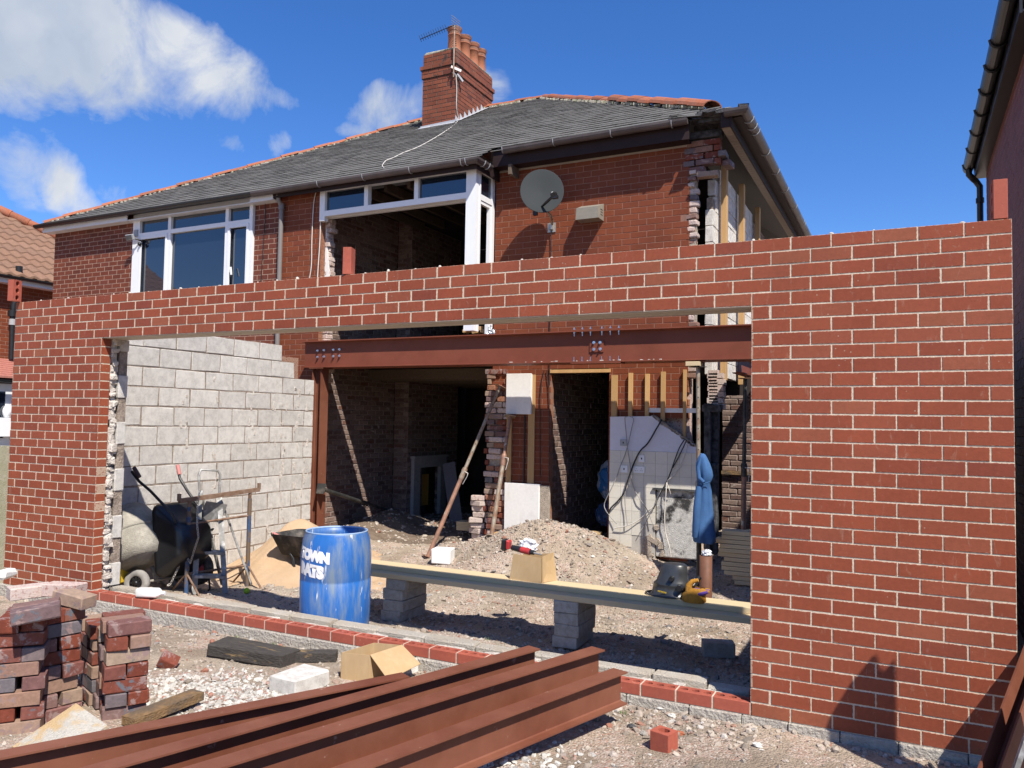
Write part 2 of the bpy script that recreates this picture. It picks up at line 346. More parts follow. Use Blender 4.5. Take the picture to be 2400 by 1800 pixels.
m_brownwood = M('old_brown_timber', (.25, .155, .075), .85, col2=(.12, .09, .065), scale=1.6, thr=.52, soft=.08, var=.3, vscale=7, bmp=.9, bscale=14, bd=.02, stretch=(4, 4, 7))
m_plaster = M('white_plaster', (.80, .78, .74), .85, col2=(.62, .58, .53), scale=5, thr=.66, var=.06, bmp=.25, bscale=30)
m_lilac = M('lilac_paint', (.66, .65, .70), .75, var=.04, bmp=.1, bscale=20)
m_tile = M('cream_wall_tile', (.66, .62, .53), .28, col2=(.60, .55, .45), scale=22, thr=.58, soft=.08, var=.05, bmp=.08, bscale=30, rvar=.04)
m_grout = M('tile_grout', (.45, .42, .37), .9, bmp=.1)
m_sooty = M('sooty_render', (.56, .54, .50), .92, col2=(.05, .047, .046), scale=3.6, thr=.56, soft=.05, var=.25, bmp=.8, bd=.02)
m_mould = M('broken_plaster_edge', (.48, .40, .32), .95, var=.3, bmp=1.0, bd=.03)
m_char = M('charred_wood', (.035, .033, .034), .85, col2=(.10, .10, .105), scale=14, var=.4, bmp=.9, bd=.02)
m_prop = M('rusty_prop', (.27, .155, .11), .55, metal=.25, col2=(.38, .20, .13), scale=9, thr=.55, var=.25, bmp=.35, bscale=60, col3=(.45, .40, .32), scale3=8, thr3=.64)
m_propb = M('dull_prop_tube', (.36, .31, .24), .55, metal=.3, col2=(.22, .12, .07), scale=8, thr=.55, var=.25, bmp=.35)
m_propk = M('dark_prop', (.045, .045, .043), .5, metal=.3, col2=(.14, .12, .10), scale=7, thr=.6, var=.3, bmp=.3)
m_rust = M('rusted_bar', (.16, .085, .05), .75, metal=.2, col2=(.25, .17, .12), scale=12, var=.3, bmp=.5)
m_bluep = M('worn_blue_paint', (.045, .085, .17), .7, col2=(.14, .095, .06), scale=7, thr=.50, soft=.05, var=.2, bmp=.4, col3=(.62, .50, .10), scale3=5, thr3=.66)
m_alu = M('splashed_aluminium', (.24, .23, .21), .6, metal=.15, col2=(.55, .55, .53), scale=12, thr=.6, var=.2, bmp=.3)
m_blackm = M('black_tub', (.013, .013, .014), .30, col2=(.12, .12, .12), scale=16, thr=.73, soft=.02, var=.2, bmp=.12, spec=.5)
m_drum = M('cement_caked_drum', (.40, .37, .31), .9, col2=(.27, .25, .21), scale=5, thr=.5, soft=.1, var=.25, bmp=.8, bd=.015)
m_tyre = M('dusty_tyre', (.33, .31, .28), .9, col2=(.22, .21, .2), scale=9, var=.2, bmp=.4)
m_rubber = M('black_tyre', (.035, .035, .035), .8, col2=(.15, .13, .11), scale=7, thr=.6, var=.2, bmp=.3)
m_red = M('red_plastic', (.42, .035, .035), .4, var=.1, bmp=.05)
m_pink = M('faded_grip', (.55, .22, .20), .6, var=.1, bmp=.1)
m_yellow = M('yellow_paint', (.75, .50, .03), .5, var=.1, bmp=.1)
m_barrel = M('blue_barrel_plastic', (.020, .125, .40), .42, col2=(.16, .21, .27), scale=3.2, thr=.55, soft=.10, var=.16, vscale=6, bmp=.15, bscale=30, stretch=(2.6, 2.6, .55), col3=(.50, .51, .50), scale3=9, thr3=.655)
m_stencil = M('white_stencil_paint', (.78, .76, .74), .7, col2=(.05, .16, .5), scale=22, thr=.665, soft=.02, var=.08, bmp=.1)
m_galv = M('galvanised_chain', (.48, .45, .41), .45, metal=.7, var=.25, bmp=.2)
m_card = M('brown_cardboard', (.47, .33, .18), .85, col2=(.40, .27, .14), scale=4, var=.1, vscale=9, bmp=.2, bscale=15, stretch=(3, 3, 1))
m_denim = M('blue_fleece', (.055, .135, .30), .9, col2=(.04, .10, .23), scale=4, var=.15, vscale=30, bmp=.4, bscale=120)
m_mask = M('welding_mask_shell', (.035, .037, .04), .30, var=.15, bmp=.05, spec=.6)
m_leather = M('tan_glove_leather', (.50, .23, .03), .75, col2=(.30, .15, .03), scale=12, var=.2, bmp=.5)
m_purple = M('purple_glove_lining', (.09, .045, .22), .85, var=.2, bmp=.4)
m_milk = M('milky_plastic', (.78, .76, .70), .35, var=.06, bmp=.05)
m_ball = M('tennis_ball_felt', (.38, .60, .04), .9, var=.1, bmp=.5)
m_clear = M('crumpled_polythene', (.70, .72, .75), .25, var=.15, vscale=30, bmp=1.0, bscale=22, bd=.03)
m_bag = M('blue_and_white_sack', (.40, .46, .54), .45, col2=(.03, .17, .42), scale=4, thr=.54, soft=.02, var=.1, bmp=.4, bscale=12, bd=.02)
m_bagb = M('blue_sack', (.03, .07, .16), .4, col2=(.12, .16, .22), scale=5, thr=.6, soft=.03, var=.15, bmp=.7, bscale=12, bd=.03)
m_dish = M('satellite_dish_grey', (.036, .040, .041), .75, spec=.15, var=.05, vscale=3, bmp=.03)
m_cream = M('khaki_vent_plastic', (.25, .225, .18), .55, var=.1, bmp=.05)
m_grey = M('grey_plastic', (.35, .36, .37), .5, var=.1, bmp=.05)
m_cable = M('black_cable', (.02, .02, .021), .45, bmp=0)
m_cablew = M('pale_cable', (.62, .58, .52), .5, bmp=0)
m_cableg = M('grey_flex', (.30, .29, .28), .5, bmp=0)
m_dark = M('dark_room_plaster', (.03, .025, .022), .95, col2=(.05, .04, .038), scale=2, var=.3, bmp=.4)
m_floorb = M('old_floor_board', (.12, .09, .065), .9, var=.3, bmp=.4, rvar=.2)
m_pantile = islandmat('brown_pantile', [(0, (.19, .105, .065)), (.5, (.22, .125, .08)), (1, (.17, .098, .065))], .8, .4, 30, .2)
m_porch = M('red_porch_tile', (.42, .17, .13), .8, var=.2, bmp=.3)
m_concp = M('fence_concrete', (.42, .39, .30), .93, col2=(.30, .29, .2), scale=6, var=.25, bmp=.8, bd=.01)
m_fwood = M('grey_fence_board', (.30, .28, .25), .9, var=.25, bmp=.5, stretch=(8, 8, 1))
m_foot = M('footing_concrete', (.50, .46, .39), .95, col2=(.38, .34, .29), scale=5, var=.25, vscale=40, bmp=1.0, bscale=40, bd=.03)
m_foil = M('silver_foil', (.55, .58, .60), .3, metal=.8, var=.2, bmp=1.0, bscale=25, bd=.03)
m_nbrick = brickmat('right_neighbour_brick', [(0, (.17, .055, .042)), (.5, (.21, .065, .05)), (1, (.19, .06, .045))], (.3, .2, .17), smear=.002, bmp=.2)
def glassmat():
    m, N, K, b = newmat('window_glass'); b.inputs['Base Color'].default_value = (.012, .018, .03, 1); b.inputs['Roughness'].default_value = .02
    b.inputs['Specular IOR Level'].default_value = .9; b.inputs['IOR'].default_value = 1.7
    b.inputs['Alpha'].default_value = 1.0
    g_ = N.new('ShaderNodeNewGeometry').outputs['Position']; bump(N, K, b, nz(N, K, 1.6, 2, .4, g_), .12, .02)
    return m
m_glass = glassmat()
def groundmat():
    m, N, K, b = newmat('rubble_ground'); P = N.new('ShaderNodeNewGeometry').outputs['Position']
    c = ramp(N, K, nz(N, K, 1.4, 6, .6, P), [(.30, (.34, .265, .195)), (.46, (.41, .33, .25)), (.58, (.38, .32, .25)), (.72, (.30, .25, .195))])
    c = mix(N, K, 1.0, c, ramp(N, K, nz(N, K, .9, 4, .6, P, .6), [(.38, (.72, .70, .68)), (.52, (1.0, 1.0, 1.0)), (.66, (1.12, 1.12, 1.12))]), 'MULTIPLY')
    c = mix(N, K, .9, c, ramp(N, K, nz(N, K, 60, 6, .75, P), [(.25, (.40,)*3), (.5, (.92,)*3), (.75, (1.3,)*3)]), 'MULTIPLY')
    v = N.new('ShaderNodeTexVoronoi'); v.inputs['Scale'].default_value = 75; K.new(P, v.inputs['Vector'])
    vc = ramp(N, K, mth(N, K, 'FRACT', mth(N, K, 'MULTIPLY', v.outputs['Color'], 3.7)), [(0, (.24, .17, .13)), (.45, (.46, .35, .27)), (.75, (.60, .52, .45)), (.9, (.45, .20, .14)), (1, (.70, .66, .6))])
    msk = mth(N, K, 'GREATER_THAN', nz(N, K, 2.3, 4, .6, P), .50)
    c = mix(N, K, mth(N, K, 'MULTIPLY', msk, .5), c, vc)
    K.new(c, b.inputs['Base Color']); b.inputs['Roughness'].default_value = .95; b.inputs['Specular IOR Level'].default_value = .15
    h = mth(N, K, 'ADD', mth(N, K, 'MULTIPLY', v.outputs['Distance'], -.6), nz(N, K, 45, 8, .7, P)); bump(N, K, b, h, .9, .02); return m
m_ground = groundmat()
m_sand = M('building_sand', (.50, .355, .225), .95, col2=(.43, .295, .18), scale=4, var=.12, vscale=60, bmp=.9, bscale=70, bd=.012)
m_pipeb = M('brown_pipe_clay', (.15, .068, .042), .6, var=.15, bmp=.2)
m_shadefloor = M('shade_darkened_floor', (.17, .125, .09), .95, col2=(.23, .175, .13), scale=5, var=.3, vscale=50, bmp=1.0, bscale=55, bd=.03)  # kept dark so the room floor looks shaded
m_stone = islandmat('rubble_stones', [(0, (.17, .14, .11)), (.25, (.30, .25, .20)), (.5, (.40, .345, .28)), (.72, (.29, .235, .19)), (.80, (.27, .115, .075)), (.84, (.36, .30, .25)), (.90, (.50, .47, .42)), (.94, (.16, .15, .145)), (1, (.33, .26, .21))], .9, .6, 90, .25)
m_gravel = islandmat('limestone_gravel', [(0, (.30, .28, .25)), (.3, (.43, .41, .37)), (.6, (.52, .50, .45)), (.85, (.36, .32, .28)), (.93, (.30, .13, .09)), (1, (.22, .20, .19))], .85, .5, 90, .2)
m_grass = islandmat('weed_leaf', [(0, (.06, .12, .03)), (1, (.12, .17, .05))], .7, .1)
# ---------------- brickwork ----------------
BF = [(0, 1, 2, 3), (4, 5, 1, 0), (5, 6, 2, 1), (6, 7, 3, 2), (7, 4, 0, 3), (4, 8, 9, 5), (5, 9, 10, 6), (6, 10, 11, 7), (7, 11, 8, 4), (9, 8, 11, 10)]
def bverts(w, h, d, c=.003, j=0.0):
    v = [(c, 0, c), (w-c, 0, c), (w-c, 0, h-c), (c, 0, h-c), (0, c, 0), (w, c, 0), (w, c, h), (0, c, h), (0, d, 0), (w, d, 0), (w, d, h), (0, d, h)]
    if j: v = [tuple(a+random.uniform(-j, j) for a in p) for p in v]
    return v
def setuv(me, dims):   # dims: list of (w, h) per brick, 12 verts each
    me.uv_layers.new(name='UVMap')
    nv = len(me.vertices); co = np.empty(nv*3); me.vertices.foreach_get('co', co)
    uvv = np.tile(np.array([(0.01, .03), (.99, .03), (.99, .97), (.01, .97), (0, 0), (1, 0), (1, 1), (0, 1), (0, 0), (1, 0), (1, 1), (0, 1)]), (len(dims), 1))
    li = np.empty(len(me.loops), dtype=np.int32); me.loops.foreach_get('vertex_index', li)
    me.uv_layers[0].data.foreach_set('uv', uvv[li].astype(np.float32).ravel())
BCACHE = {}
def brick_mesh(name, w, h, d, mat, c, j, var=0):
    key = (name, round(w, 2), round(h, 3), d, mat.name, var)
    if key not in BCACHE:
        me = bpy.data.meshes.new(name); me.from_pydata(bverts(w, h, d, c, j), [], BF); me.update(); setuv(me, [(w, h)]); me.materials.append(mat); BCACHE[key] = me
    return BCACHE[key]
def wall(root, org, ang, rects, d, mat, nind=0, name='brick', c=.003, j=0.0, jy=.0015, stuffname=None, nvar=1, parentloc=None):
    """rects (u0, u1, z0, z1) in the wall's own plane; nearest nind become objects, the rest one mesh"""
    org = Vector(org); U = Vector((math.cos(ang), math.sin(ang), 0)); V = Vector((-math.sin(ang), math.cos(ang), 0)); cam_ = Vector(CP)
    off = wl(root)
    rects = sorted(rects, key=lambda r: (org+U*(r[0]+r[1])/2+Vector((0, 0, (r[2]+r[3])/2))-cam_).length)
    for r in rects[:nind]:
        w, h = r[1]-r[0], r[3]-r[2]
        me = brick_mesh(name, w, h, d, mat, c, j, random.randrange(nvar))
        o = bpy.data.objects.new(name, me); COL.objects.link(o); o.parent = root
        p = org+U*(r[0]+random.uniform(-jy, jy))+V*random.uniform(-jy, jy)+Vector((0, 0, r[2]+random.uniform(-jy, jy)/2))-off
        o.location = p; o.rotation_euler = (0, 0, ang+random.uniform(-.003, .003)); o.scale = (w/round(w, 2) if abs(w-round(w, 2)) > 1e-4 else 1, 1, 1)
    rest = rects[nind:]
    if rest:
        vs = []; fs = []; dims = []
        for i, r in enumerate(rest):
            w, h = r[1]-r[0], r[3]-r[2]; a, b_, z_ = [random.uniform(-jy, jy) for _ in range(3)]
            for (x, y, z) in bverts(w, h, d, c, j):
                p = org+U*(r[0]+x+a)+V*(y+b_)-off; vs.append((p.x, p.y, p.z+r[2]+z+z_/2))
            fs += [tuple(k+12*i for k in f) for f in BF]; dims.append((w, h))
        me = bpy.data.meshes.new(stuffname or name); me.from_pydata(vs, [], fs); me.update(); setuv(me, dims); me.materials.append(mat)
        o = bpy.data.objects.new(stuffname or (name+'s' if nind else name+'work'), me); COL.objects.link(o); o.parent = root; o['kind'] = 'stuff'
def cut(segs, a, b, mn=.02):
    out = []
    for s0, s1 in segs:
        if b <= s0 or a >= s1: out.append((s0, s1)); continue
        if a-s0 > mn: out.append((s0, a))
        if s1-b > mn: out.append((b, s1))
    return out
def bond(u0, u1, z0, z1, pc, L, off=0.0, jt=.010, holes=(), n=None, mn=.03):
    """running bond between u0 and u1 with openings (ua, ub, za, zb); returns brick rects and mortar rects"""
    br = []; mo = []; k = 0; z = z0
    while z < z1-.01:
        zt = min(z+pc, z1+.001); zm = (z+zt)/2; segs = [(u0, u1)]
        for h in holes:
            if h[2] < zm < h[3]: segs = cut(segs, h[0], h[1])
        o = off+(L/2 if k % 2 else 0)
        for s0, s1 in segs:
            mo.append((s0, s1, z, zt)); a = u0+o-L*math.ceil((u0+o-s0)/L+1)
            while a < s1:
                b0, b1 = max(a+jt/2, s0 if a <= s0 else a+jt/2), min(a+L-jt/2, s1)
                b0 = max(b0, s0)
                if b1-b0 > mn: br.append((b0, b1, z+jt/2, zt-jt/2))
                a += L
        z += pc; k += 1
    return br, mo
def mortar(root, org, ang, rects, d, mat, rec=.004, name='mortar', tail=.004):
    org = Vector(org); U = Vector((math.cos(ang), math.sin(ang), 0)); V = Vector((-math.sin(ang), math.cos(ang), 0)); mb = MB()
    for (a, b, z0, z1) in rects:
        q = []
        for z in (z0, z1):
            for (u, y) in ((a+.001, rec), (b-.001, rec), (b-.001, d-tail), (a+.001, d-tail)): p = org+U*u+V*y; q.append((p.x, p.y, p.z+z))
        mb.hexa(q)
    return mb.build(name, mat, root)
# ---------------- ground ----------------
def sm(t): t = np.clip(t, 0, 1); return t*t*(3-2*t)
def gz(x, y):
    x = np.asarray(x, float); y = np.asarray(y, float)
    nx = np.clip(x, -12, 2); out = -.055+.010*np.clip(nx+1.3, -8, 1.5)
    ins = -.20+.14*sm((y-3.6)/1.3)
    t = sm((y-.15)/.15)*((x > -8.6) & (x < .2)); out = out+.045*np.clip(-y-.35, 0, 2.5); z = out*(1-t)+ins*t
    z = z+.55*np.exp(-(((x+4.62)/.80)**2+((y-4.25)/.62)**2)**1.0)+.20*np.exp(-(((x+3.75)/.6)**2+((y-4.4)/.5)**2))+.16*np.exp(-(((x+5.7)/.7)**2+((y-4.5)/.35)**2))
    z = z+.26*np.exp(-(((x+8.1)/.5)**2+((y-5.75)/.6)**2))+.14*np.exp(-(((x+6.9)/.8)**2+((y-6.4)/.6)**2))+.11*np.exp(-(((x+7.95)/.35)**2+((y-.85)/.35)**2))
    n = (np.sin(3.1*x+1.7*y)*np.sin(2.3*y-1.1*x+1)*.014+np.sin(9.3*x-4*y)*np.sin(8.1*y+3.3*x)*.006+np.sin(23*x+11*y)*np.sin(19*y-13*x+2)*.003)
    near = ((x > -30) & (x < 20) & (y > -20) & (y < 30))
    z = z+np.where(near, n*(1+1.3*(y > .3)), 0)
    return np.where(near, z, -.1)
def gh(x, y): return float(gz(x, y))
xs = np.concatenate([[-3000, -800, -200, -60, -30, -20, -14], np.arange(-11, 1.6, .055), [2.5, 5, 10, 30, 200, 800, 3000]])
ys = np.concatenate([[-3000, -800, -200, -60, -20, -10], np.arange(-5.5, 10.5, .055), [14, 20, 30, 60, 200, 800, 3000]])
X, Y = np.meshgrid(xs, ys); Z = gz(X, Y); nx, ny = len(xs), len(ys)
me = bpy.data.meshes.new('ground'); V_ = np.stack([X.ravel(), Y.ravel(), Z.ravel()], 1)
i0 = (np.arange(ny-1)[:, None]*nx+np.arange(nx-1)[None, :]).ravel(); F_ = np.stack([i0, i0+1, i0+nx+1, i0+nx], 1)
me.vertices.add(len(V_)); me.vertices.foreach_set('co', V_.ravel()); me.loops.add(F_.size); me.loops.foreach_set('vertex_index', F_.ravel())
me.polygons.add(len(F_)); me.polygons.foreach_set('loop_start', np.arange(len(F_))*4); me.polygons.foreach_set('use_smooth', np.ones(len(F_), bool)); me.update(calc_edges=True)
me.materials.append(m_ground); go = bpy.data.objects.new('ground', me); COL.objects.link(go); go['kind'] = 'structure'
# loose stones (nobody could count them)
_t = (1+5**.5)/2
ICO = np.array([(-1, _t, 0), (1, _t, 0), (-1, -_t, 0), (1, -_t, 0), (0, -1, _t), (0, 1, _t), (0, -1, -_t), (0, 1, -_t), (_t, 0, -1), (_t, 0, 1), (-_t, 0, -1), (-_t, 0, 1)])/1.9
ICF = np.array([(0, 11, 5), (0, 5, 1), (0, 1, 7), (0, 7, 10), (0, 10, 11), (1, 5, 9), (5, 11, 4), (11, 10, 2), (10, 7, 6), (7, 1, 8), (3, 9, 4), (3, 4, 2), (3, 2, 6), (3, 6, 8), (3, 8, 9), (4, 9, 5), (2, 4, 11), (6, 2, 10), (8, 6, 7), (9, 8, 1)])
def stones(name, mat, label, cat, pts, sizes, flat=.55, gzf=gz, zoff=0.0):
    n = len(pts); R = RN.normal(size=(n, 3, 3)); Q = np.linalg.qr(R)[0]
    sc = sizes[:, None]*np.stack([RN.uniform(.7, 1.3, n), RN.uniform(.6, 1.0, n), RN.uniform(.35, .8, n)], 1)
    V = ICO[None]*RN.uniform(.72, 1.28, (n, 12, 1)); V = V*sc[:, None, :]; V = np.einsum('nij,nkj->nki', Q, V); V[:, :, 2] *= flat+.2
    zc = gzf(pts[:, 0], pts[:, 1])+sizes*.12+zoff; V += np.stack([pts[:, 0], pts[:, 1], zc], 1)[:, None, :]
    F = (ICF[None]+12*np.arange(n)[:, None, None]).reshape(-1, 3); V = V.reshape(-1, 3)
    me = bpy.data.meshes.new(name); me.vertices.add(len(V)); me.vertices.foreach_set('co', V.ravel()); me.loops.add(F.size); me.loops.foreach_set('vertex_index', F.ravel())
    me.polygons.add(len(F)); me.polygons.foreach_set('loop_start', np.arange(len(F))*3); me.polygons.foreach_set('use_smooth', np.zeros(len(F), bool)); me.update(calc_edges=True)
    me.materials.append(mat); o = bpy.data.objects.new(name, me); COL.objects.link(o); return tag(o, label, cat, None, 'stuff')
def scatter(n, x0, x1, y0, y1, dens=None):
    P = np.stack([RN.uniform(x0, x1, n), RN.uniform(y0, y1, n)], 1)
    if dens is not None: P = P[RN.uniform(0, 1, len(P)) < dens(P[:, 0], P[:, 1])]
    return P
def patch(x, y): return .5+.5*np.sin(2.1*x+.7)*np.sin(2.7*y-1.3*x+.4)
P1 = scatter(19000, -7.4, .6, -3.6, -.03, lambda x, y: .25+.55*patch(x, y))
stones('rubble', m_stone, 'small brick and stone rubble strewn over the yard in front of the wall', 'rubble', P1, np.clip(RN.lognormal(-4.7, .52, len(P1)), .004, .036))
P2 = scatter(26000, -5.6, -1.7, -3.1, -.28, lambda x, y: np.exp(-(((x+4.25)/.85)**2+((y+1.12)/.42)**2)**2)+.8*np.exp(-(((x+2.35)/.55)**2+((y+1.75)/.75)**2)**2))
stones('gravel', m_gravel, 'pale limestone gravel spread beside the brick stacks and the steel beams', 'gravel', P2, np.clip(RN.lognormal(-4.25, .34, len(P2)), .007, .030))
P3 = scatter(16000, -7.6, -1.2, .35, 4.9, lambda x, y: .20+.5*patch(x+1, y)+.5*((x > -6.3)))
stones('rubble', m_stone, 'broken brick and stone rubble covering the ground inside the new wall', 'rubble', P3, np.clip(RN.lognormal(-4.45, .5, len(P3)), .006, .045))
P3 = scatter(3800, -8.6, -2.7, 5.0, 8.4)
stones('rubble', m_stone, 'demolition rubble on the floor of the gutted house', 'rubble', P3, np.clip(RN.lognormal(-4.0, .5, len(P3)), .01, .06))
P5 = scatter(2000, -6.0, -2.9, 3.4, 4.95, lambda x, y: np.exp(-(((x+4.5)/1.1)**2+((y-4.2)/.7)**2)**2))
stones('rubble', m_stone, 'lumps of brick and mortar scattered over the spoil heap in front of the house', 'rubble', P5, np.clip(RN.lognormal(-4.3, .5, len(P5)), .008, .045))
# lumps along the footing
P4 = np.concatenate([scatter(420, -8.4, 0.1, -.16, -.02), scatter(260, -2.9, -1.3, -.45, -.05)])
stones('rubble', m_stone, 'larger lumps of mortar and brick lying along the foot of the new wall', 'rubble', P4, np.clip(RN.lognormal(-4.0, .4, len(P4)), .010, .036))
gx, gy = np.meshgrid(np.linspace(-8.7, -5.1, 70), np.linspace(4.72, 9.5, 90)); gzz = gz(gx, gy)+.006-.05*np.clip(4.86-gy, 0, 1)
sb = MB(); sb.v = [tuple(p) for p in np.stack([gx.ravel(), gy.ravel(), gzz.ravel()], 1)]; sb.f = [(j*70+i, j*70+i+1, (j+1)*70+i+1, (j+1)*70+i) for j in range(89) for i in range(69)]; sb.sm = [True]*len(sb.f)
sb.build('ground', m_shadefloor)['kind'] = 'structure'  # dark sheet added over the house floor, its colour standing in for room shade
# sand heap beside the block wall
def sandz(x, y): return gz(x, y)-.03+.62*np.exp(-(((x+7.55)/.50)**2+((y-3.15)/.62)**2)**.9)+.10*np.exp(-(((x+6.9)/.9)**2+((y-2.7)/.6)**2))
gx, gy = np.meshgrid(np.linspace(-8.24, -5.6, 80), np.linspace(1.6, 4.6, 90)); gzz = sandz(gx, gy)+.008*np.sin(23*gx+9*gy)*np.sin(17*gy-11*gx)
sb = MB(); sb.v = [tuple(p) for p in np.stack([gx.ravel(), gy.ravel(), gzz.ravel()], 1)]; sb.f = [(j*80+i, j*80+i+1, (j+1)*80+i+1, (j+1)*80+i) for j in range(89) for i in range(79)]; sb.sm = [True]*len(sb.f)
solo(sb, 'sand_heap', m_sand, 'heap of orange building sand against the grey block wall', 'sand', None, 'stuff')
# weeds
gr = MB()
for (px, py, n) in ((1463, 1675, 26), (1790, 1790, 16), (1400, 1690, 8), (1140, 1500, 6), (555, 1497, 14), (640, 1512, 16)):
    c = at(px, py, z=-.07)
    for _ in range(n):
        a = random.uniform(0, 6.28); l = random.uniform(.012, .035); p = c+Vector((random.uniform(-.02, .02), random.uniform(-.02, .02), 0)); q = p+Vector((math.cos(a)*l*.7, math.sin(a)*l*.7, l)); s_ = Vector((-math.sin(a), math.cos(a), 0))*.0025
        gr.add([p-s_, p+s_, q], [(0, 1, 2)])
o = gr.build('grass', m_grass); tag(o, 'tiny green weed tufts sprouting through the rubble in front of the wall', 'weeds', None, 'stuff')
# ---------------- new brick wall ----------------
L = .225; XL = -38.5*L; XJ = -32.5*L; XR = -6*L; ZT = 35*PC; ZO = 30*PC
nw = thing('new_brick_wall', 'new red brick extension wall with a wide opening and pale mortar joints', 'wall', (-4.3, .05, 0))
holes = [(XJ, XR, PC, ZO)]
br, mo = bond(XL, 0, 0, ZT, PC, L, off=(0 if True else 0), jt=.0105, holes=[], n=None)
# bond is counted from the right-hand end: rebuild exactly
br = []; mo = []
for k in range(35):                        # k = 0 top course
    z1 = ZT-k*PC; z0 = z1-PC; off = 0 if k % 2 == 0 else L/2
    segs = [(XL, 0)] if (k < 5 or k == 34) else [(XL, XJ), (XR, 0)]
    for s0, s1 in segs:
        mo.append((s0, s1, z0, z1-(.004 if k == 0 else 0)))
        b = 0+off
        while b > s0+.001:
            a = b-L; q0 = max(a+.0055, s0); q1 = min(b-.0055, s1)
            if q1-q0 > .03: br.append((q0, q1, z0+.0038, z1-.0038, k))
            b -= L
plinth = [r for r in br if r[4] == 34 and XJ-.01 < (r[0]+r[1])/2 < XR]
top = [r[:4] for r in br if r not in plinth]
wall(nw, (0, 0, 0), 0, top, .1025, m_brick, 272, jy=.0012, c=.0025)
mortar(nw, (0, 0, 0), 0, [r for r in mo if not (abs(r[2]) < .001)]+[(XL, XJ, 0, PC), (XR, 0, 0, PC)], .1025, m_mort, rec=.0030)
mj = MB()
for r in plinth: mj.box(r[1]+.0005, r[1]+.0100, .003, .099, .001, PC-.008)
mj.box(XJ+.001, XR-.001, .004, .099, .0, .0048); mj.build('mortar', m_mort, nw)
# cored plinth bricks across the opening
def cored(w, h, d, nh=3, r=.019):
    mb = MB(); c = .0025; n = 8; top_z = h
    mb.add([(c, 0, c), (w-c, 0, c), (w-c, 0, h-c), (c, 0, h-c), (0, c, 0), (w, c, 0), (w, c, h), (0, c, h)], [(0, 1, 2, 3), (4, 5, 1, 0), (5, 6, 2, 1), (6, 7, 3, 2), (7, 4, 0, 3)])
    mb.add([(0, c, 0), (w, c, 0), (w, d, 0), (0, d, 0), (0, c, h), (w, c, h), (w, d, h), (0, d, h)], [(1, 2, 6, 5), (2, 3, 7, 6), (3, 0, 4, 7), (3, 2, 1, 0)])
    cw = w/nh
    for i in range(nh):
        cx = (i+.5)*cw; cy = (c+d)/2; rr = min(r*1.35, cw*.40)
        ring = [(cx+rr*math.cos(2*math.pi*k/n+math.pi/8), cy+r*1.15*math.sin(2*math.pi*k/n+math.pi/8), h) for k in range(n)]
        x0, x1 = i*cw, (i+1)*cw; box_ = [(x1, (c+d)/2+.0, h), (x1, d, h), (cx, d, h), (x0, d, h), (x0, (c+d)/2, h), (x0, c, h), (cx, c, h), (x1, c, h)]
        # outer points matched by angle 0,45,..; ring by 22.5 offsets
        V = box_+ring; F = []
        for k in range(n): F.append((k, (k+1) % n, n+k)); F.append(((k+1) % n, n+(k+1) % n, n+k))
        mb.add(V, F)
        low = [(x, y, h-.05) for x, y, z in ring]; mb.add(ring+low, [(k, (k+1) % n, n+(k+1) % n, n+k) for k in range(n)]+[tuple(range(n, 2*n))])
    me = mb.mesh('brick'); return me
CM = {}
for r in plinth:
    w = r[1]-r[0]; key = round(w, 2)
    if key not in CM:
        CM[key] = cored(w, PC-.0104, .1, 3 if w > .15 else 1); CM[key].materials.append(bpy.data.materials['cored_brick'] if 'cored_brick' in bpy.data.materials else brickmat('cored_brick', [(0, (.33, .085, .055)), (1, (.38, .10, .062))], MORT, smear=0, drip=.3, uvmode=False, spots=[(11, .66, (.48, .22, .16))]))
    o = bpy.data.objects.new('brick', CM[key]); COL.objects.link(o); o.parent = nw; o.location = Vector((r[0], random.uniform(-.001, .001), r[2]))-wl(nw)
# reveals: cut half bricks on the jambs
jr = [(0.0, .1025, k*PC+.0052, (k+1)*PC-.0052) for k in range(1, 30)]
for X0, ang, yo in ((XJ+.0012, math.pi/2, 0), (XR-.0012, -math.pi/2, .1025)):
    wall(nw, (X0, yo, 0), ang, jr, .012, m_brick, 0, stuffname='brick_ends', c=.0015)
# mortar squeezed up at the top joints, lintel, footing, inner block leaf
sq = MB()
for n_ in range(1, 38):
    if random.random() < .75:
        x = -n_*L+random.uniform(-.005, .005)
        sq.sphere((x, .02+random.uniform(0, .03), ZT+.002), random.uniform(.008, .017), 7, 5, (random.uniform(.5, 1.4), 1, random.uniform(.5, 1)))
sq.build('mortar_blob', m_white_mort, nw)
lt = MB(); lt.box(XJ-.15, XR+.15, .012, .0985, ZO-.0045, ZO-.001); lt.box(XJ+.002, XR-.002, .1125, .235, ZO-.004, ZO+.002)
lt.add([], []); lt.build('lintel', m_lint, nw)
ft = MB()
x = XL-.05
while x < .1:
    w = random.uniform(.25, .45); ft.cbox((x+w/2, .05, -.075), (w-.004, random.uniform(.125, .15), .148), None, .006, .004); x += w
ft.build('footing', m_foot, nw)
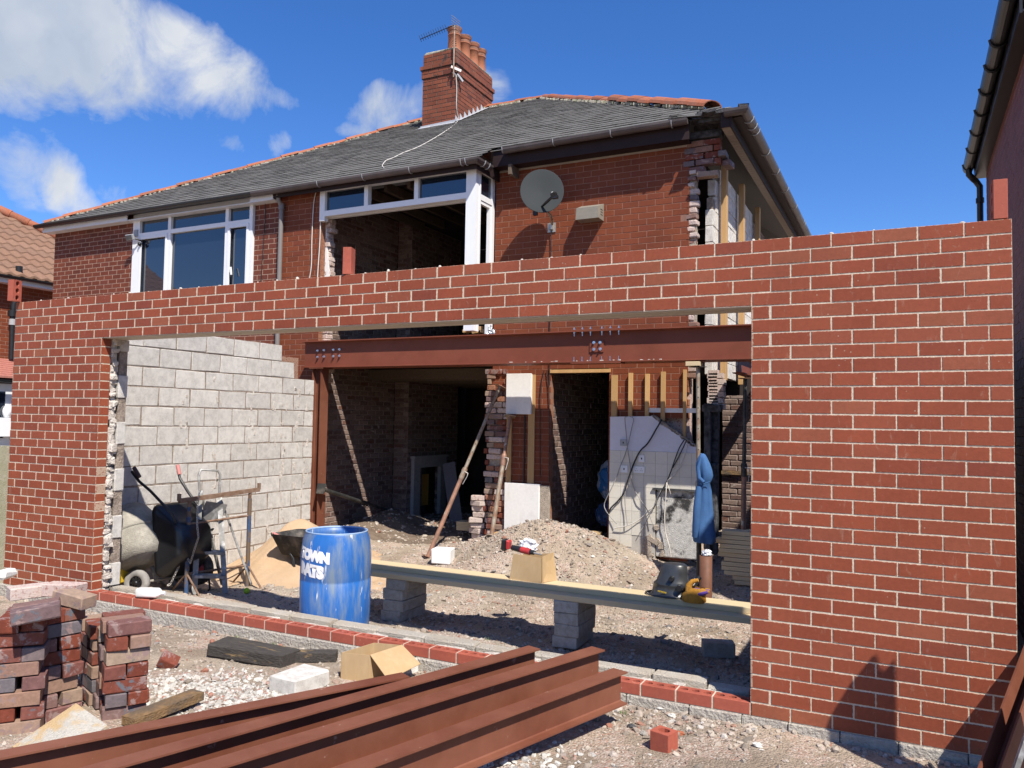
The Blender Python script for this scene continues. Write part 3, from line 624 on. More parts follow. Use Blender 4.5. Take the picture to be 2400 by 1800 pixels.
# inner leaf: block courses each side of the opening (a hollow cavity shows between the two skins)
def blockleaf(root, x0, x1, y0, d, z0, z1, zs=0.0, mat=None):
    k = 0; z = z0
    while z < z1-.03:
        h = min(.215, z1-z); x = x0-(.225 if k % 2 else 0)
        while x < x1:
            a, b = max(x, x0), min(x+.44, x1)
            if b-a > .05:
                mb = MB(); mb.cbox(((a+b)/2, y0+d/2, z+h/2), (b-a, d, h), None, .006, .004); mb.build('block', mat or m_block, root)
            x += .45
        z += .225; k += 1
    mm = MB(); mm.box(x0+.012, x1-.012, y0+.006, y0+d-.006, z0, z1-.004); mm.build('mortar', m_bmort, root)
blockleaf(nw, -8.25, XJ+.0, .20, .10, -.14, ZO+.001)
blockleaf(nw, XR, -.12, .20, .10, -.14, ZT-.02)
blockleaf(nw, XJ-.9, XR, .20, .10, ZO+.005, ZT-.03)
# rough mortar and rubble squeezed out in the left-hand cavity
cv = MB()
for k in range(60):
    z = -.02+k*.042; cv.cbox((XJ-.015+random.uniform(-.025, .02), .145+random.uniform(-.012, .012), z), (random.uniform(.03, .075), random.uniform(.05, .085), random.uniform(.03, .075)), rotz(random.uniform(-.5, .5)), .01, .012)
cv.build('cavity_mortar', m_white_mort, nw)
# white block plinth behind the brick plinth in the opening
x = XJ+.02; k = 0
while x < XR-.05:
    w = .44 if x < -2.4 else random.uniform(.25, .4); w = min(w, XR-x)
    mb = MB(); mb.cbox((x+w/2, .245, -.075+random.uniform(-.006, .006)), (w-.008, .11, .33-(.0 if x < -2 else (x+2)*.10)), rotz(random.uniform(-.006, .006)), .010, .006)
    mb.build('block', m_blockp, nw); x += w; k += 1
cvm = MB()
for k in range(150): cvm.cbox((random.uniform(XJ+.1, XR-.1), .145+random.uniform(-.02, .02), .028+random.uniform(-.012, .02)), (random.uniform(.04, .16), random.uniform(.04, .07), random.uniform(.02, .05)), rotz(random.uniform(-.4, .4)), .008, .008)
cvm.build('cavity_mortar', m_white_mort, nw)
# ---------------- left block wall (house side of the boundary) ----------------
bw = thing('block_wall', 'grey concrete block side wall standing on the left inside the extension', 'wall', (-8.30, 2.2, -.2))
YB0, YB1 = .31, 4.10; XW = -8.25
for k in range(13):
    z0 = -.14+k*.225-.06; y = YB0-(.225 if k % 2 else 0)
    while y < YB1:
        a, b = max(y, YB0), min(y+.44, YB1)
        if k == 11: lim = 3.70
        elif k >= 12: lim = 3.42
        else: lim = YB1
        b = min(b, lim)
        if b-a > .06: MB().cbox((XW-.05, (a+b)/2, z0+.1075), (.10, b-a, .215), rotz(random.uniform(-.006, .006)), .008, .006).build('block', m_block, bw)
        y += .45
mm = MB(); mm.box(XW-.092, XW-.004, YB0+.01, YB1-.012, -.2, -.2+11*.225-.004); mm.box(XW-.092, XW-.007, YB0+.01, 3.68, 2.275, 2.50-.004); mm.box(XW-.092, XW-.007, YB0+.01, 3.40, 2.5, 2.72); mm.build('mortar', m_bmort, bw)
# outer brick skin of the same wall, seen only end on
ow = MB(); ow.box(-8.66, -8.56, .11, 4.1, -.15, 2.6); ow.build('outer_skin', m_housel, bw)
# ragged mortar smears where the wall meets the post
sm_ = MB()
for k in range(120):
    z = random.uniform(-.15, 2.3); y = random.choice([3.75, 3.5, 3.95, 3.3, 2.9, 2.3, 1.8])+random.uniform(-.06, .06)
    sm_.cbox((XW+.001, y, z), (.010, random.uniform(.012, .04), random.uniform(.03, .13)), Matrix.Rotation(random.uniform(-.3, .3), 3, 'X'), .004, .006)
sm_.build('mortar_smear', m_white_mort, bw)
# ---------------- loose bricks standing on the wall ----------------
def cored_brick_local(l=.215, w=.1025, h=.068):   # flat brick, holes through the bed face (z)
    return cored(l, h, w, 3, .02)
def put_mesh(name, me, mat, Mx, label, cat, group=None):
    me2 = me.copy(); me2.transform(Mx.to_4x4()) if False else None
    return None
def brick_on_end(loc, yaw, face, label, group):
    me = cored(.215, .068, .1025, 3, .02); me.materials.append(bpy.data.materials['cored_brick'])
    o = bpy.data.objects.new('loose_brick', me); COL.objects.link(o)
    # stand the brick on its end: local x up, holes facing sideways
    R = Matrix(((0, 0, 1), (0, 1, 0), (1, 0, 0))) if False else Matrix.Rotation(-math.pi/2, 3, 'Y')
    o.rotation_euler = (Matrix.Rotation(yaw, 3, 'Z') @ R).to_euler(); o.location = loc
    return tag(o, label, 'brick', group)
c1 = at(54, 708, y=.05); brick_on_end((c1.x-.035, .0, ZT+.001), math.radians(180+12), 1, 'three-holed red brick standing on end on the far left corner of the new wall', None)
c2 = at(821, 643, y=.05); brick_on_end((c2.x+.035, .01, ZT+.001), math.radians(20), 1, 'red brick standing on end on the new wall in front of the dark window opening', None)
c3 = at(2345, 509, y=.05); brick_on_end((c3.x+.03, .0, ZT+.001), math.radians(2), 1, 'red brick standing on end at the right-hand corner on top of the new wall', None)
# ---------------- steel beam and post ----------------
def ibeam(mb, p0, p1, h, w, tf=.011, tw=.008, up=(0, 0, 1)):
    p0 = Vector(p0); p1 = Vector(p1); t = (p1-p0).normalized(); up = Vector(up); up = (up-t*up.dot(t)).normalized(); s = t.cross(up)
    P = [(-w/2, 0), (w/2, 0), (w/2, tf), (tw/2+.006, tf+.002), (tw/2, tf+.008), (tw/2, h-tf-.008), (tw/2+.006, h-tf-.002), (w/2, h-tf), (w/2, h), (-w/2, h), (-w/2, h-tf), (-tw/2-.006, h-tf-.002), (-tw/2, h-tf-.008), (-tw/2, tf+.008), (-tw/2-.006, tf+.002), (-w/2, tf)]
    A = [p0+s*a+up*b for a, b in P]; B = [p1+s*a+up*b for a, b in P]; n = len(P)
    F = [(i, (i+1) % n, n+(i+1) % n, n+i) for i in range(n)]
    for o_, rev in ((0, False), (n, True)):
        for q in ((0, 1, 2, 3, 14, 15), (3, 4, 5, 6, 11, 12, 13, 14), (6, 7, 8, 9, 10, 11)):
            q2 = tuple(o_+i for i in q); F.append(q2 if not rev else q2[::-1])
    mb.add(A+B, F); return mb
sbm = thing('steel_beam', 'long red oxide steel beam spanning the back of the extension with a bolted splice', 'steel beam', (-4.2, 4.26, 2.46))
BX0, BX1, BY, BZ, BH, BW_ = -8.57, -.35, 4.255, 2.462, .395, .175
b_ = MB(); ibeam(b_, (BX0, BY, BZ), (BX1, BY, BZ), BH, BW_, .014, .01); b_.build('beam', m_steel2, sbm); b_ = MB(); ibeam(b_, (BX0+.05, BY+.20, BZ), (BX1, BY+.20, BZ), BH, BW_, .014, .01); b_.build('beam', m_steel2, sbm)
def bolt(c, d, r=.014, L_=.03):
    mb = MB(); c = Vector(c); d = Vector(d).normalized(); mb.tube([c, c+d*.004], r*1.25, 10, False); mb.tube([c+d*.004, c+d*.016], r, 6, False); mb.tube([c+d*.016, c+d*L_], r*.55, 6, False); return mb
yw = BY-.006
for px, py in ((745, 822), (760, 821), (782, 820), (796, 819), (745, 837), (760, 836), (782, 835), (796, 834)):
    c = at(px, py, y=yw-.012); bolt(c, (0, -1, 0)).build('bolt', m_zinc, sbm)
pl = MB(); p0 = at(1383, 800, y=yw); p1 = at(1415, 824, y=yw); pl.box(p0.x, p1.x, yw-.013, yw, p1.z-.004, p0.z); pl.build('splice_plate', m_steel2, sbm)
for px, py in ((1392, 803), (1406.5, 803), (1392, 819), (1407, 818)): bolt(at(px, py, y=yw-.014), (0, -1, 0), .016).build('bolt', m_zinc, sbm)
fx0 = at(1338, 780, y=BY-.09).x; fx1 = at(1455, 770, y=BY-.09).x
pl = MB(); pl.box(fx0, fx1, BY-.088, BY+.088, BZ+BH+.001, BZ+BH+.015); pl.build('flange_plate', m_steel2, sbm)
pl = MB(); pl.box(fx0, fx1, BY-.088, BY+.088, BZ-.016, BZ-.002); pl.build('flange_plate', m_steel2, sbm)
for i in range(6):
    x = fx0+(fx1-fx0)*(i+.5)/6+(.02 if i > 2 else -.02)
    bolt((x, BY-.06, BZ+BH+.015), (0, 0, 1)).build('bolt', m_zinc, sbm); bolt((x, BY-.06, BZ+BH-.016), (0, 0, -1), .012, .05).build('bolt', m_zinc, sbm)
    bolt((x, BY-.06, BZ+.016), (0, 0, 1), .012, .055).build('bolt', m_zinc, sbm)
# crumbs of mortar on the lower flange
cb = MB()
for k in range(18): cb.cbox((random.uniform(-5.3, -2.1), BY-.075+random.uniform(-.01, .02), BZ+.018), (random.uniform(.01, .05), .012, random.uniform(.006, .014)), None, .002, .002)
cb.build('mortar_crumbs', m_white_mort, sbm)
pz = gh(-8.2, 4.2)
po = thing('steel_post', 'red oxide steel column standing at the end of the block wall under the beam', 'steel post', (-8.29, 4.27, pz))
ibm = MB(); ibeam(ibm, (-8.28, 4.27, pz), (-8.28, 4.27, BZ-.018), .17, .17, .012, .009, up=(1, 0, 0)); ibm.xf = None
# centre the section on the axis
ibm.v = [(x-.085, y, z) for x, y, z in ibm.v]; ibm.build('column', m_steel, po)
MB().box(-8.41, -8.15, 4.16, 4.40, BZ-.017, BZ-.003).build('cap_plate', m_steel, po)
# ---------------- steel beams lying in the foreground ----------------
def fbeam(tip, z0, L_, hd, w, label, z1=None, n_=0):
    d = Vector(hd).normalized(); p0 = Vector((tip[0], tip[1], z0)); p1 = p0-d*L_; p1.z = z0 if z1 is None else z1
    mb = MB(); ibeam(mb, p0, p1, .19, w, .009, .007)
    return solo(mb, 'steel_beam', m_steel, label, 'steel beam', 'red oxide beams lying in front of the wall')
# ---------------- the pair of houses ----------------
hs = thing('brick_house', 'pair of red brick houses with a grey slate hipped roof, gutted half on the right', 'house', (-8.7, 7.0, -.1))
Y1, Y2 = 4.5, 5.0; XC = -15.0; XB = -5.83; XE = -2.98; PCH = .0815
WL0, WL1, WLT, WLZ = -12.65, -9.92, 5.26, 3.3         # left window
BJ0, BJT = -8.54, 5.235                                # bay left jamb / head
XP = -9.40                                             # party line (downpipe)
b1, mo1 = bond(XC, XP, 0, 5.3, PCH, .225, holes=[(WL0-.01, WL1+.01, WLZ, 5.4)])
wall(hs, (0, Y1, 0), 0, b1, .10, m_housel, 60, jy=.001, c=.002, stuffname='brickwork'); mortar(hs, (0, Y1, 0), 0, mo1, .10, m_hmortl, rec=.003)
b2, mo2 = bond(XP, BJ0, 0, 5.3, PCH, .225, off=.08, jt=.0075)
wall(hs, (0, Y1, 0), 0, b2, .10, m_house, 45, jy=.001, c=.002, stuffname='brickwork'); mortar(hs, (0, Y1, 0), 0, mo2, .10, m_hmort, rec=.003)
# right-hand wall, doorway to the passage, ragged broken end
DX0, DX1, DZ = -4.87, -4.03, 2.42
rag = [(-3.0-random.uniform(-.03, .03), 0) for _ in range(80)]
b3, mo3 = bond(XB+.05, XE, 0, 5.32, PCH, .225, off=.11, jt=.0075, holes=[(DX0, DX1, -1, DZ), (XB, -5.52, .8, 2.0), (-3.44, XE, 1.22, 1.76)])
b3 = [r for r in b3 if not (r[0] > XE-.12 and random.random() < .25 and r[2] < 4.6)]
wall(hs, (0, Y2, 0), 0, b3, .10, m_house, 195, jy=.001, c=.002, stuffname='brickwork'); mortar(hs, (0, Y2, 0), 0, [(a, min(b, XE-.03), c, d) for a, b, c, d in mo3], .10, m_hmort, rec=.003)
# broken brick ends up the right-hand edge, and the old corner bricks hanging under the eaves
MB().box(XE-.03, XE+.085, Y2+.03, Y2+.12, 2.3, 4.98).build('mortar', m_mould, hs)
z = 2.3; n_ = 0
while z < 4.95:
    mb = MB(); mb.cbox((XE+.045+random.uniform(-.03, .02), Y2+.06+random.uniform(-.01, .03), z+.035), (random.uniform(.09, .16), random.uniform(.10, .14), random.uniform(.055, .072)), rotz(random.uniform(-.15, .15)), .010, .008)
    mb.build('broken_brick', random.choice((m_broken, m_old, m_broken)), hs); z += PCH; n_ += 1
b4, mo4 = bond(-3.05, -2.58, 4.93, 5.34, PCH, .235, off=.03)
for i, r in enumerate(sorted(b4, key=lambda q: q[2])):
    w = r[1]-r[0]; 
    if r[2] < 5.0 and r[0] > -2.8: continue
    MB().cbox(((r[0]+r[1])/2+random.uniform(-.01, .01), Y2+.05+random.uniform(-.015, .01), (r[2]+r[3])/2), (w, .11, .071), rotz(random.uniform(-.03, .03)), .004, .003).build('brick', m_old, hs)
MB().cbox((-2.74, Y2+.0, 4.88), (.26, .12, .07), rotz(.12), .006, .004).build('brick', m_old, hs)
MB().cbox((-2.56, Y2+.05, 5.12), (.10, .22, .072), rotz(.05), .006, .004).build('brick', m_old, hs); MB().cbox((-2.52, Y2+.16, 5.03), (.10, .215, .072), rotz(-.08), .006, .004).build('brick', m_old, hs)
MB().cbox((-2.84, Y2+.03, 5.40), (.55, .14, .09), rotz(.02), .008, .006).build('charred_wall_plate', m_char, hs)
MB().box(XE-.35, XE, Y2+.102, Y2+.26, -.1, 4.9).build('inner_skin', m_broken, hs)
# ragged jamb of the big opening (white plaster and broken brick)
for k in range(34):
    z = 2.3+k*.075
    if z > 4.9: break
    MB().cbox((BJ0+.02+random.uniform(-.03, .03), Y1+.18+random.uniform(-.02, .03), z), (random.uniform(.08, .14), .14, .07), rotz(random.uniform(-.2, .2)), .01, .008).build('broken_brick', m_broken, hs)
jp = MB(); jp.prism([(BJ0+.005, Y1+.10, 3.2), (BJ0+.09, Y1+.10, 3.2), (BJ0+.10, Y1+.10, 3.9), (BJ0+.05, Y1+.10, 4.3), (BJ0+.005, Y1+.10, 4.75)], (0, .02, 0)); jp.build('plaster_remnant', m_plaster, hs)
# party wall, chimney breast and back walls inside
XPW = -8.75
b5, mo5 = bond(0, 2.25, -.1, 5.3, .0815, .225); wall(hs, (XPW, Y1+.1, 0), math.pi/2, b5, .10, m_paint, 0, stuffname='party_wall_bricks', c=.006, j=.003, jy=.004); mortar(hs, (XPW, Y1+.1, 0), math.pi/2, mo5, .10, m_pmort, rec=.008)
YBR0 = 6.85; XBR = -8.45
b5, mo5 = bond(0, .30, -.1, 5.3, .0815, .225); wall(hs, (XPW, YBR0, 0), 0, b5, .10, m_paint, 0, stuffname='party_wall_bricks', c=.006, j=.003, jy=.003); mortar(hs, (XPW, YBR0, 0), 0, mo5, .10, m_pmort, rec=.008)
fy0, fy1 = 7.35, 7.95
b5, mo5 = bond(0, 1.75, -.1, 5.3, .0815, .225, holes=[(fy0-YBR0, fy1-YBR0, -.2, .84)]); wall(hs, (XBR, YBR0, 0), math.pi/2, b5, .10, m_paint, 0, stuffname='party_wall_bricks', c=.006, j=.003, jy=.003); mortar(hs, (XBR, YBR0, 0), math.pi/2, mo5, .10, m_pmort, rec=.008)
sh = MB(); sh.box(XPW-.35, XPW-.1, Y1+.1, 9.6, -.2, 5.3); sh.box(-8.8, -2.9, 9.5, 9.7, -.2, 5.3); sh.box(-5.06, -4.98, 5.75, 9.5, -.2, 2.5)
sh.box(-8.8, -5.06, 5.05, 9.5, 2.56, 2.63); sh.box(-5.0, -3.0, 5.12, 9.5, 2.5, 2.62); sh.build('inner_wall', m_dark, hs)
# first-floor partition and side walls seen through the bay
sp = MB(); sp.box(-6.9, -6.8, 7.2, 9.5, 2.6, 5.3); sp.box(XPW-.3, -3.0, 5.15, 9.5, 5.32, 5.36); sp.build('inner_wall', m_dark, hs)
jn = MB()
MB().box(-8.62, -5.9, 4.57, 4.90, 2.60, 2.66).build('floor', m_floorb, hs)
for k in range(9): y = 6.0+k*.4; MB().box(-8.7, -5.2, y, y+.05, 2.38, 2.55).build('joist', m_floorb, hs)
for k in range(8): x = -8.4+k*.42; MB().box(x, x+.05, 4.75, 7.1, 5.16, 5.30).build('joist', m_floorb, hs)
# passage behind the doorway: brick wall running back on its left, right-hand return
b6, mo6 = bond(0, 3.6, -.1, 2.5, .0815, .225, off=.05); wall(hs, (-4.90, Y2+.1, 0), math.pi/2, b6, .10, m_paint, 0, stuffname='passage_bricks', c=.006, j=.003, jy=.004); mortar(hs, (-4.90, Y2+.1, 0), math.pi/2, mo6, .10, m_pmort, rec=.008)
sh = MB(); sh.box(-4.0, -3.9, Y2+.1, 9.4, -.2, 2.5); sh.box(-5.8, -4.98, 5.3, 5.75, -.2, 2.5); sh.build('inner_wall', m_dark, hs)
MB().box(DX0-.02, DX1+.02, Y2-.012, Y2+.09, DZ-.03, DZ+.015).build('lintel', m_stud, hs)
# broken pier on the right-hand side of the big opening below the bay
MB().box(XB-.02, XB+.42, Y2+.10, Y2+.22, -.1, 2.44).build('inner_skin', m_mould, hs); MB().box(XB+.0, XB+.2, Y2+.02, Y2+.1, -.1, 2.44).build('mortar', m_mould, hs)
for r in bond(XB-.03, XB+.30, -.05, 2.44, PCH, .225, off=.04, jt=.009)[0]:
    w = r[1]-r[0]+random.uniform(-.03, .01)
    if random.random() < .9: MB().cbox(((r[0]+r[1])/2+random.uniform(-.02, .02), Y2+.03+random.uniform(-.025, .02), (r[2]+r[3])/2), (max(.06, w), .11, .071), rotz(random.uniform(-.07, .07)), .007, .005).build('broken_brick', random.choice((m_old, m_old, m_broken, m_house)), hs)
z = 99
while z < 2.42:
    w = random.uniform(.12, .24); MB().cbox((XB+.05+w/2-random.uniform(0, .08), Y2+.01+random.uniform(-.02, .04), z+.036), (w, .15, .072), rotz(random.uniform(-.12, .12)), .008, .006).build('broken_brick', m_broken, hs)
    w = random.uniform(.10, .2); MB().cbox((XB+.16+random.uniform(-.02, .06), Y2+.09, z+.036), (w, .15, .072), rotz(random.uniform(-.1, .1)), .008, .006).build('broken_brick', m_broken, hs); z += .0815
for k in range(9): MB().cbox((-5.98+random.uniform(-.05, .05), 5.0+random.uniform(-.04, .04), .0+k*.078), (.2, .11, .07), rotz(random.uniform(-.4, .4)), .008, .006).build('broken_brick', m_broken, hs)
# ---- windows ----
def frame(mb, x0, x1, z0, z1, y, t=.06, d=.06):
    mb.box(x0, x1, y, y+d, z0, z0+t); mb.box(x0, x1, y, y+d, z1-t, z1); mb.box(x0, x0+t, y+.001, y+d-.001, z0+t, z1-t); mb.box(x1-t, x1, y+.001, y+d-.001, z0+t, z1-t)
def pane(par, x0, x1, z0, z1, y): MB().box(x0, x1, y, y+.006, z0, z1).build('pane', m_glass, par)
yw = Y1-.045
f = MB(); frame(f, WL0, WL1, WLZ, WLT, yw, .07, .09)
f.box(WL0+.07, WL1-.07, yw+.003, yw+.087, 4.845, 4.915)
xa, xb = at(401, 560, y=Y1).x, at(535.8, 540, y=Y1).x
f.box(xa-.035, xa+.035, yw+.002, yw+.088, WLZ+.07, WLT-.07); f.box(xb-.035, xb+.035, yw+.0025, yw+.0875, WLZ+.07, WLT-.07)
f.box(WL0-.11, WL0-.002, yw+.004, yw+.09, WLZ, WLT)
wf = f.build('window', m_upvc, hs)
for (p, q) in ((WL0+.07, xa-.035), (xa+.035, xb-.035), (xb+.035, WL1-.07)): pane(wf, p, q, 4.915, WLT-.07, yw+.05)
s_ = MB(); frame(s_, WL0+.072, xa-.037, WLZ+.07, 4.843, yw-.012, .045, .03); s_.build('sash', m_upvc, wf); s_ = MB(); frame(s_, xb+.037, WL1-.072, WLZ+.07, 4.843, yw-.012, .045, .03); s_.build('sash', m_upvc, wf)
for (p, q) in ((WL0+.07, xa-.035), (xa+.035, xb-.035), (xb+.035, WL1-.07)): pane(wf, p, q, WLZ+.07, 4.845, yw+.05)
MB().bar((xb+.14, yw-.02, 4.15), (xb+.17, yw-.03, 4.02), .025, .02).build('handle', m_upvc, wf)
# room behind the left window: curtain of vertical blinds
bl = MB()
for k in range(34): x = xa+.0+k*.058; bl.add([(x, Y1+.3, WLZ), (x+.05, Y1+.33, WLZ), (x+.05, Y1+.33, 4.35), (x, Y1+.3, 4.35)], [(0, 1, 2, 3)])
bl.build('blind', m_grey, hs)
MB().box(WL0-.2, WL1+.2, Y1+.5, Y1+.55, 2.6, 5.3).build('inner_wall', m_dark, hs)
# bay top lights, corner post and return
zb, zt = 4.83, BJT; yb = Y1-.05
xm1, xm2 = at(862, 480, y=Y1).x, at(979.4, 465, y=Y1).x; xp0 = at(1093, 430, y=yb).x
f = MB(); f.box(BJ0, xp0, yb, yb+.09, zb-.035, zb+.05); f.box(BJ0, xp0, yb, yb+.09, zt-.05, zt); f.box(BJ0, BJ0+.10, yb-.001, yb+.091, zb-.10, zt-.05)
for xm in (xm1, xm2): f.box(xm-.035, xm+.035, yb+.002, yb+.088, zb+.05, zt-.05)
f.box(xp0, XB+.035, yb-.004, yb+.09, 2.95, zt); f.box(XB-.035, XB+.042, yb+.092, yb+.13, 2.95, zt)
f.box(BJ0+.02, xp0, yb+.095, yb+.16, zb-.045, zb-.036)
bf = f.build('window', m_upvc, hs)
pane(bf, BJ0+.10, xm1-.035, zb+.05, zt-.05, yb+.05); pane(bf, xm2+.035, xp0, zb+.05, zt-.05, yb+.05)
# return side, runs back along y
f = MB(); xr0, xr1 = XB-.03, XB+.035
f.box(xr0, xr1, yb+.13, Y2-.001, zt-.05, zt); f.box(xr0, xr1, yb+.13, Y2-.001, zb-.035, zb+.045); f.box(xr0, xr1+.002, Y2-.075, Y2-.002, 2.95, zt)
rs = f.build('window', m_upvc, hs); MB().box(XB, XB+.006, yb+.13, Y2-.075, zb+.045, zt-.05).build('pane', m_glass, rs)
f = MB(); f.box(xr0+.01, xr1-.01, Y2-.13, Y2-.077, 2.95, zb-.036); f.box(xr0+.01, xr1-.01, yb+.13, Y2-.13, zb-.085, zb-.036); f.build('sash', m_upvc, rs)
# ---- roof ----
SL = .585; EY1, EZ1, EXL = 4.30, 5.275, -15.14; EY2 = 4.75; EZ2 = EZ1+.45*SL; EXR = -2.3; RY = 9.47; RZ = EZ1+(RY-EY1)*SL
RXL, RXR = -10.0, -7.02
def rz(y): return EZ1+(y-EY1)*SL
dk = MB(); o_ = .02
dk.add([(EXL, EY1, EZ1-o_), (-5.76, EY1, EZ1-o_), (-5.76, EY2, EZ2-o_), (EXR, EY2, EZ2-o_), (RXR, RY, RZ-o_), (RXL, RY, RZ-o_)], [(0, 1, 2, 5), (2, 3, 4, 5)])
YB_ = 2*RY-EY2
dk.add([(EXR, EY2, EZ2-o_), (EXR, YB_, EZ2-o_), (RXR, RY, RZ-o_)], [(0, 1, 2)]); dk.add([(EXL, EY1, EZ1-o_), (RXL, RY, RZ-o_), (EXL, 2*RY-EY1, EZ1-o_)], [(0, 1, 2)])
dk.add([(EXL, 2*RY-EY1, EZ1-o_), (RXL, RY, RZ-o_), (RXR, RY, RZ-o_), (EXR, YB_, EZ2-o_)], [(0, 1, 2, 3)])
dk.build('roof', m_slate, hs)
SLT = []; rows = 33; run = (RY-EY1)/rows
for i in range(rows):
    ya = EY1+i*run; yb_ = ya+run*1.35; t0 = ya-EY1; xa_ = EXL+t0; xb_ = (-5.74 if ya < EY2-.02 else EXR-max(0, ya-EY2)*1.0)
    if ya > EY2: xb_ = EXR-(ya-EY2)*(EXR-RXR)/(RY-EY2)
    xa_ = EXL+(ya-EY1)*(RXL-EXL)/(RY-EY1)
    x = xa_-(.14 if i % 2 else 0)
    while x < xb_:
        w = .275; a, b = max(x, xa_), min(x+w, xb_)
        if b-a > .03:
            l = random.uniform(-.006, .006); th = random.uniform(.010, .015); y0, y1_ = ya+random.uniform(-.006, .006), min(yb_, RY)
            P = [(a+.003, y0, rz(y0)+l*.3+.022), (b-.003, y0, rz(y0)+random.uniform(-.003, .003)+.022), (b-.003, y1_, rz(y1_)-.006), (a+.003, y1_, rz(y1_)-.006)]
            SLT.append(P+[(px_, py_, pz_+th) for px_, py_, pz_ in P])
        x += w+.002
SLT.sort(key=lambda p: (Vector(p[0])-Vector(CP)).length)
for p in SLT[:300]: MB().hexa(p).build('slate', m_slate, hs)
sv = MB()
for p in SLT[300:]: sv.hexa(p)
so_ = sv.build('slates', m_slate, hs); so_['kind'] = 'stuff'
def ridge(p0, p1, n, r=.115, big=None):
    p0 = Vector(p0); p1 = Vector(p1); d = (p1-p0).normalized(); s = Vector((0, 0, 1)).cross(d).normalized(); u = d.cross(s); u = -u if u.z < 0 else u
    L_ = (p1-p0).length/n
    for i in range(n):
        a = p0+d*L_*i-d*.01; b = a+d*(L_+.012); V = []; F = []; m = 7; lift = .012*(i % 2)+random.uniform(-.004, .004)
        if big and i >= n-big: ro = r*1.28
        else: ro = r
        for (p, rr) in ((a, ro), (b, ro*.93), (b, ro*.93-.016), (a, ro-.018)):
            for k in range(m+1):
                th = math.pi*(.04+.92*k/m); V.append(p+s*math.cos(th)*rr+u*(math.sin(th)*rr*.72-.035+lift))
        for q in range(4):
            for k in range(m): F.append((q*(m+1)+k, q*(m+1)+k+1, ((q+1) % 4)*(m+1)+k+1, ((q+1) % 4)*(m+1)+k))
        V2 = [p0]; MB().add(V, F).build('ridge_tile', m_ridge, hs)
    bd = MB(); k_ = int((p1-p0).length/.09)
    for i in range(k_):
        for sg in (-1, 1):
            if random.random() < .8: bd.cbox(p0+d*(i+.5)*.09+s*sg*(r-.004)+u*-.045, (.09, .035, random.uniform(.03, .055)), rotz(random.uniform(-.5, .5)), .006, .006)
    bd.build('ridge_mortar', m_bed, hs)['kind'] = 'stuff'
ridge((RXL, RY, RZ+.02), (RXR, RY, RZ+.02), 9)
ridge((EXL+.05, EY1+.05, EZ1+.05), (RXL, RY, RZ+.02), 22)
hp1 = Vector((EXR-.42, EY2+.40, EZ2+.40*SL+.05)); ridge((RXR, RY, RZ+.02), hp1, 17, .125, big=8)
# gutters: front left run, bay run with return, right run, side run
def gutter(pts, r, mat, parent=hs, name='gutter', out=None):
    V = []; F = []; m = 8; pts = [Vector(p) for p in pts]; n = len(pts)
    for i, p in enumerate(pts):
        t = ((pts[i+1]-p).normalized() if i < n-1 else Vector())+((p-pts[i-1]).normalized() if i > 0 else Vector()); t.normalize(); s = Vector((0, 0, 1)).cross(t).normalized(); k_ = 1.0
        if 0 < i < n-1: k_ = 1/max(.5, (pts[i+1]-p).normalized().dot(t))
        for rr in (r, r-.006):
            for k in range(m+1):
                th = math.pi+math.pi*k/m; V.append(p+s*math.cos(th)*rr*k_+Vector((0, 0, math.sin(th)*rr*1.15)))
    w = 2*(m+1)
    for i in range(n-1):
        for k in range(m): F.append((i*w+k, i*w+k+1, (i+1)*w+k+1, (i+1)*w+k)); F.append((i*w+m+1+k, (i+1)*w+m+1+k, (i+1)*w+m+2+k, i*w+m+2+k))
        F.append((i*w, (i+1)*w, (i+1)*w+m+1, i*w+m+1)); F.append((i*w+m, i*w+2*m+1, (i+1)*w+2*m+1, (i+1)*w+m))
    for i in (0, n-1): F += [(i*w+k, i*w+m+1+k, i*w+m+2+k, i*w+k+1) for k in range(m)]; F.append(tuple(i*w+k for k in range(m+1)))
    return MB().add(V, F).build(name, mat, parent)
gy = EY1-.035
gutter([(EXL-.1, gy, EZ1-.01), (-9.75, gy, EZ1-.012)], .055, m_blackpl)
gutter([(-9.74, gy, EZ1-.012), (-5.70, gy, EZ1-.004), (-5.70, 4.66, EZ1+.0)], .062, m_gut)
gutter([(-5.52, EY2-.05, EZ2-.03), (-2.93, EY2-.05, EZ2-.012)], .062, m_gut)
def clips(xs_, y, z, r, axis=0):
    for v in xs_:
        mb = MB(); pts = [Vector((v, y-math.cos(math.pi*k/6)*-(r+.004) if False else y+math.cos(math.pi*k/6)*(r+.004), z-math.sin(math.pi*k/6)*(r+.004)*1.15)) for k in range(7)] if axis == 0 else [Vector((y+math.cos(math.pi*k/6)*(r+.004), v, z-math.sin(math.pi*k/6)*(r+.004)*1.15)) for k in range(7)]
        mb.tube(pts, .007, 5); mb.build('gutter_clip', m_grey, hs)
clips([at(p, 400, y=gy).x for p in (749, 854, 963, 1083, 1094)], gy, EZ1-.008, .062); clips([at(p, 330, y=EY2-.05).x for p in (1181, 1299, 1433, 1575)], EY2-.05, EZ2-.02, .062)
clips([4.42, 4.55], -5.70, EZ1-.002, .062, 1)
SG = (-2.23, 4.62)     # side run
gutter([(-2.46, SG[1], EZ2-.02), (SG[0], SG[1], EZ2-.02), (SG[0], 13.6, EZ2-.05)], .065, m_gut)
clips([4.9, 5.15, 5.35, 6.2, 7.1, 8.1, 9.2, 10.3, 10.5], SG[0], EZ2-.03, .065, 1)
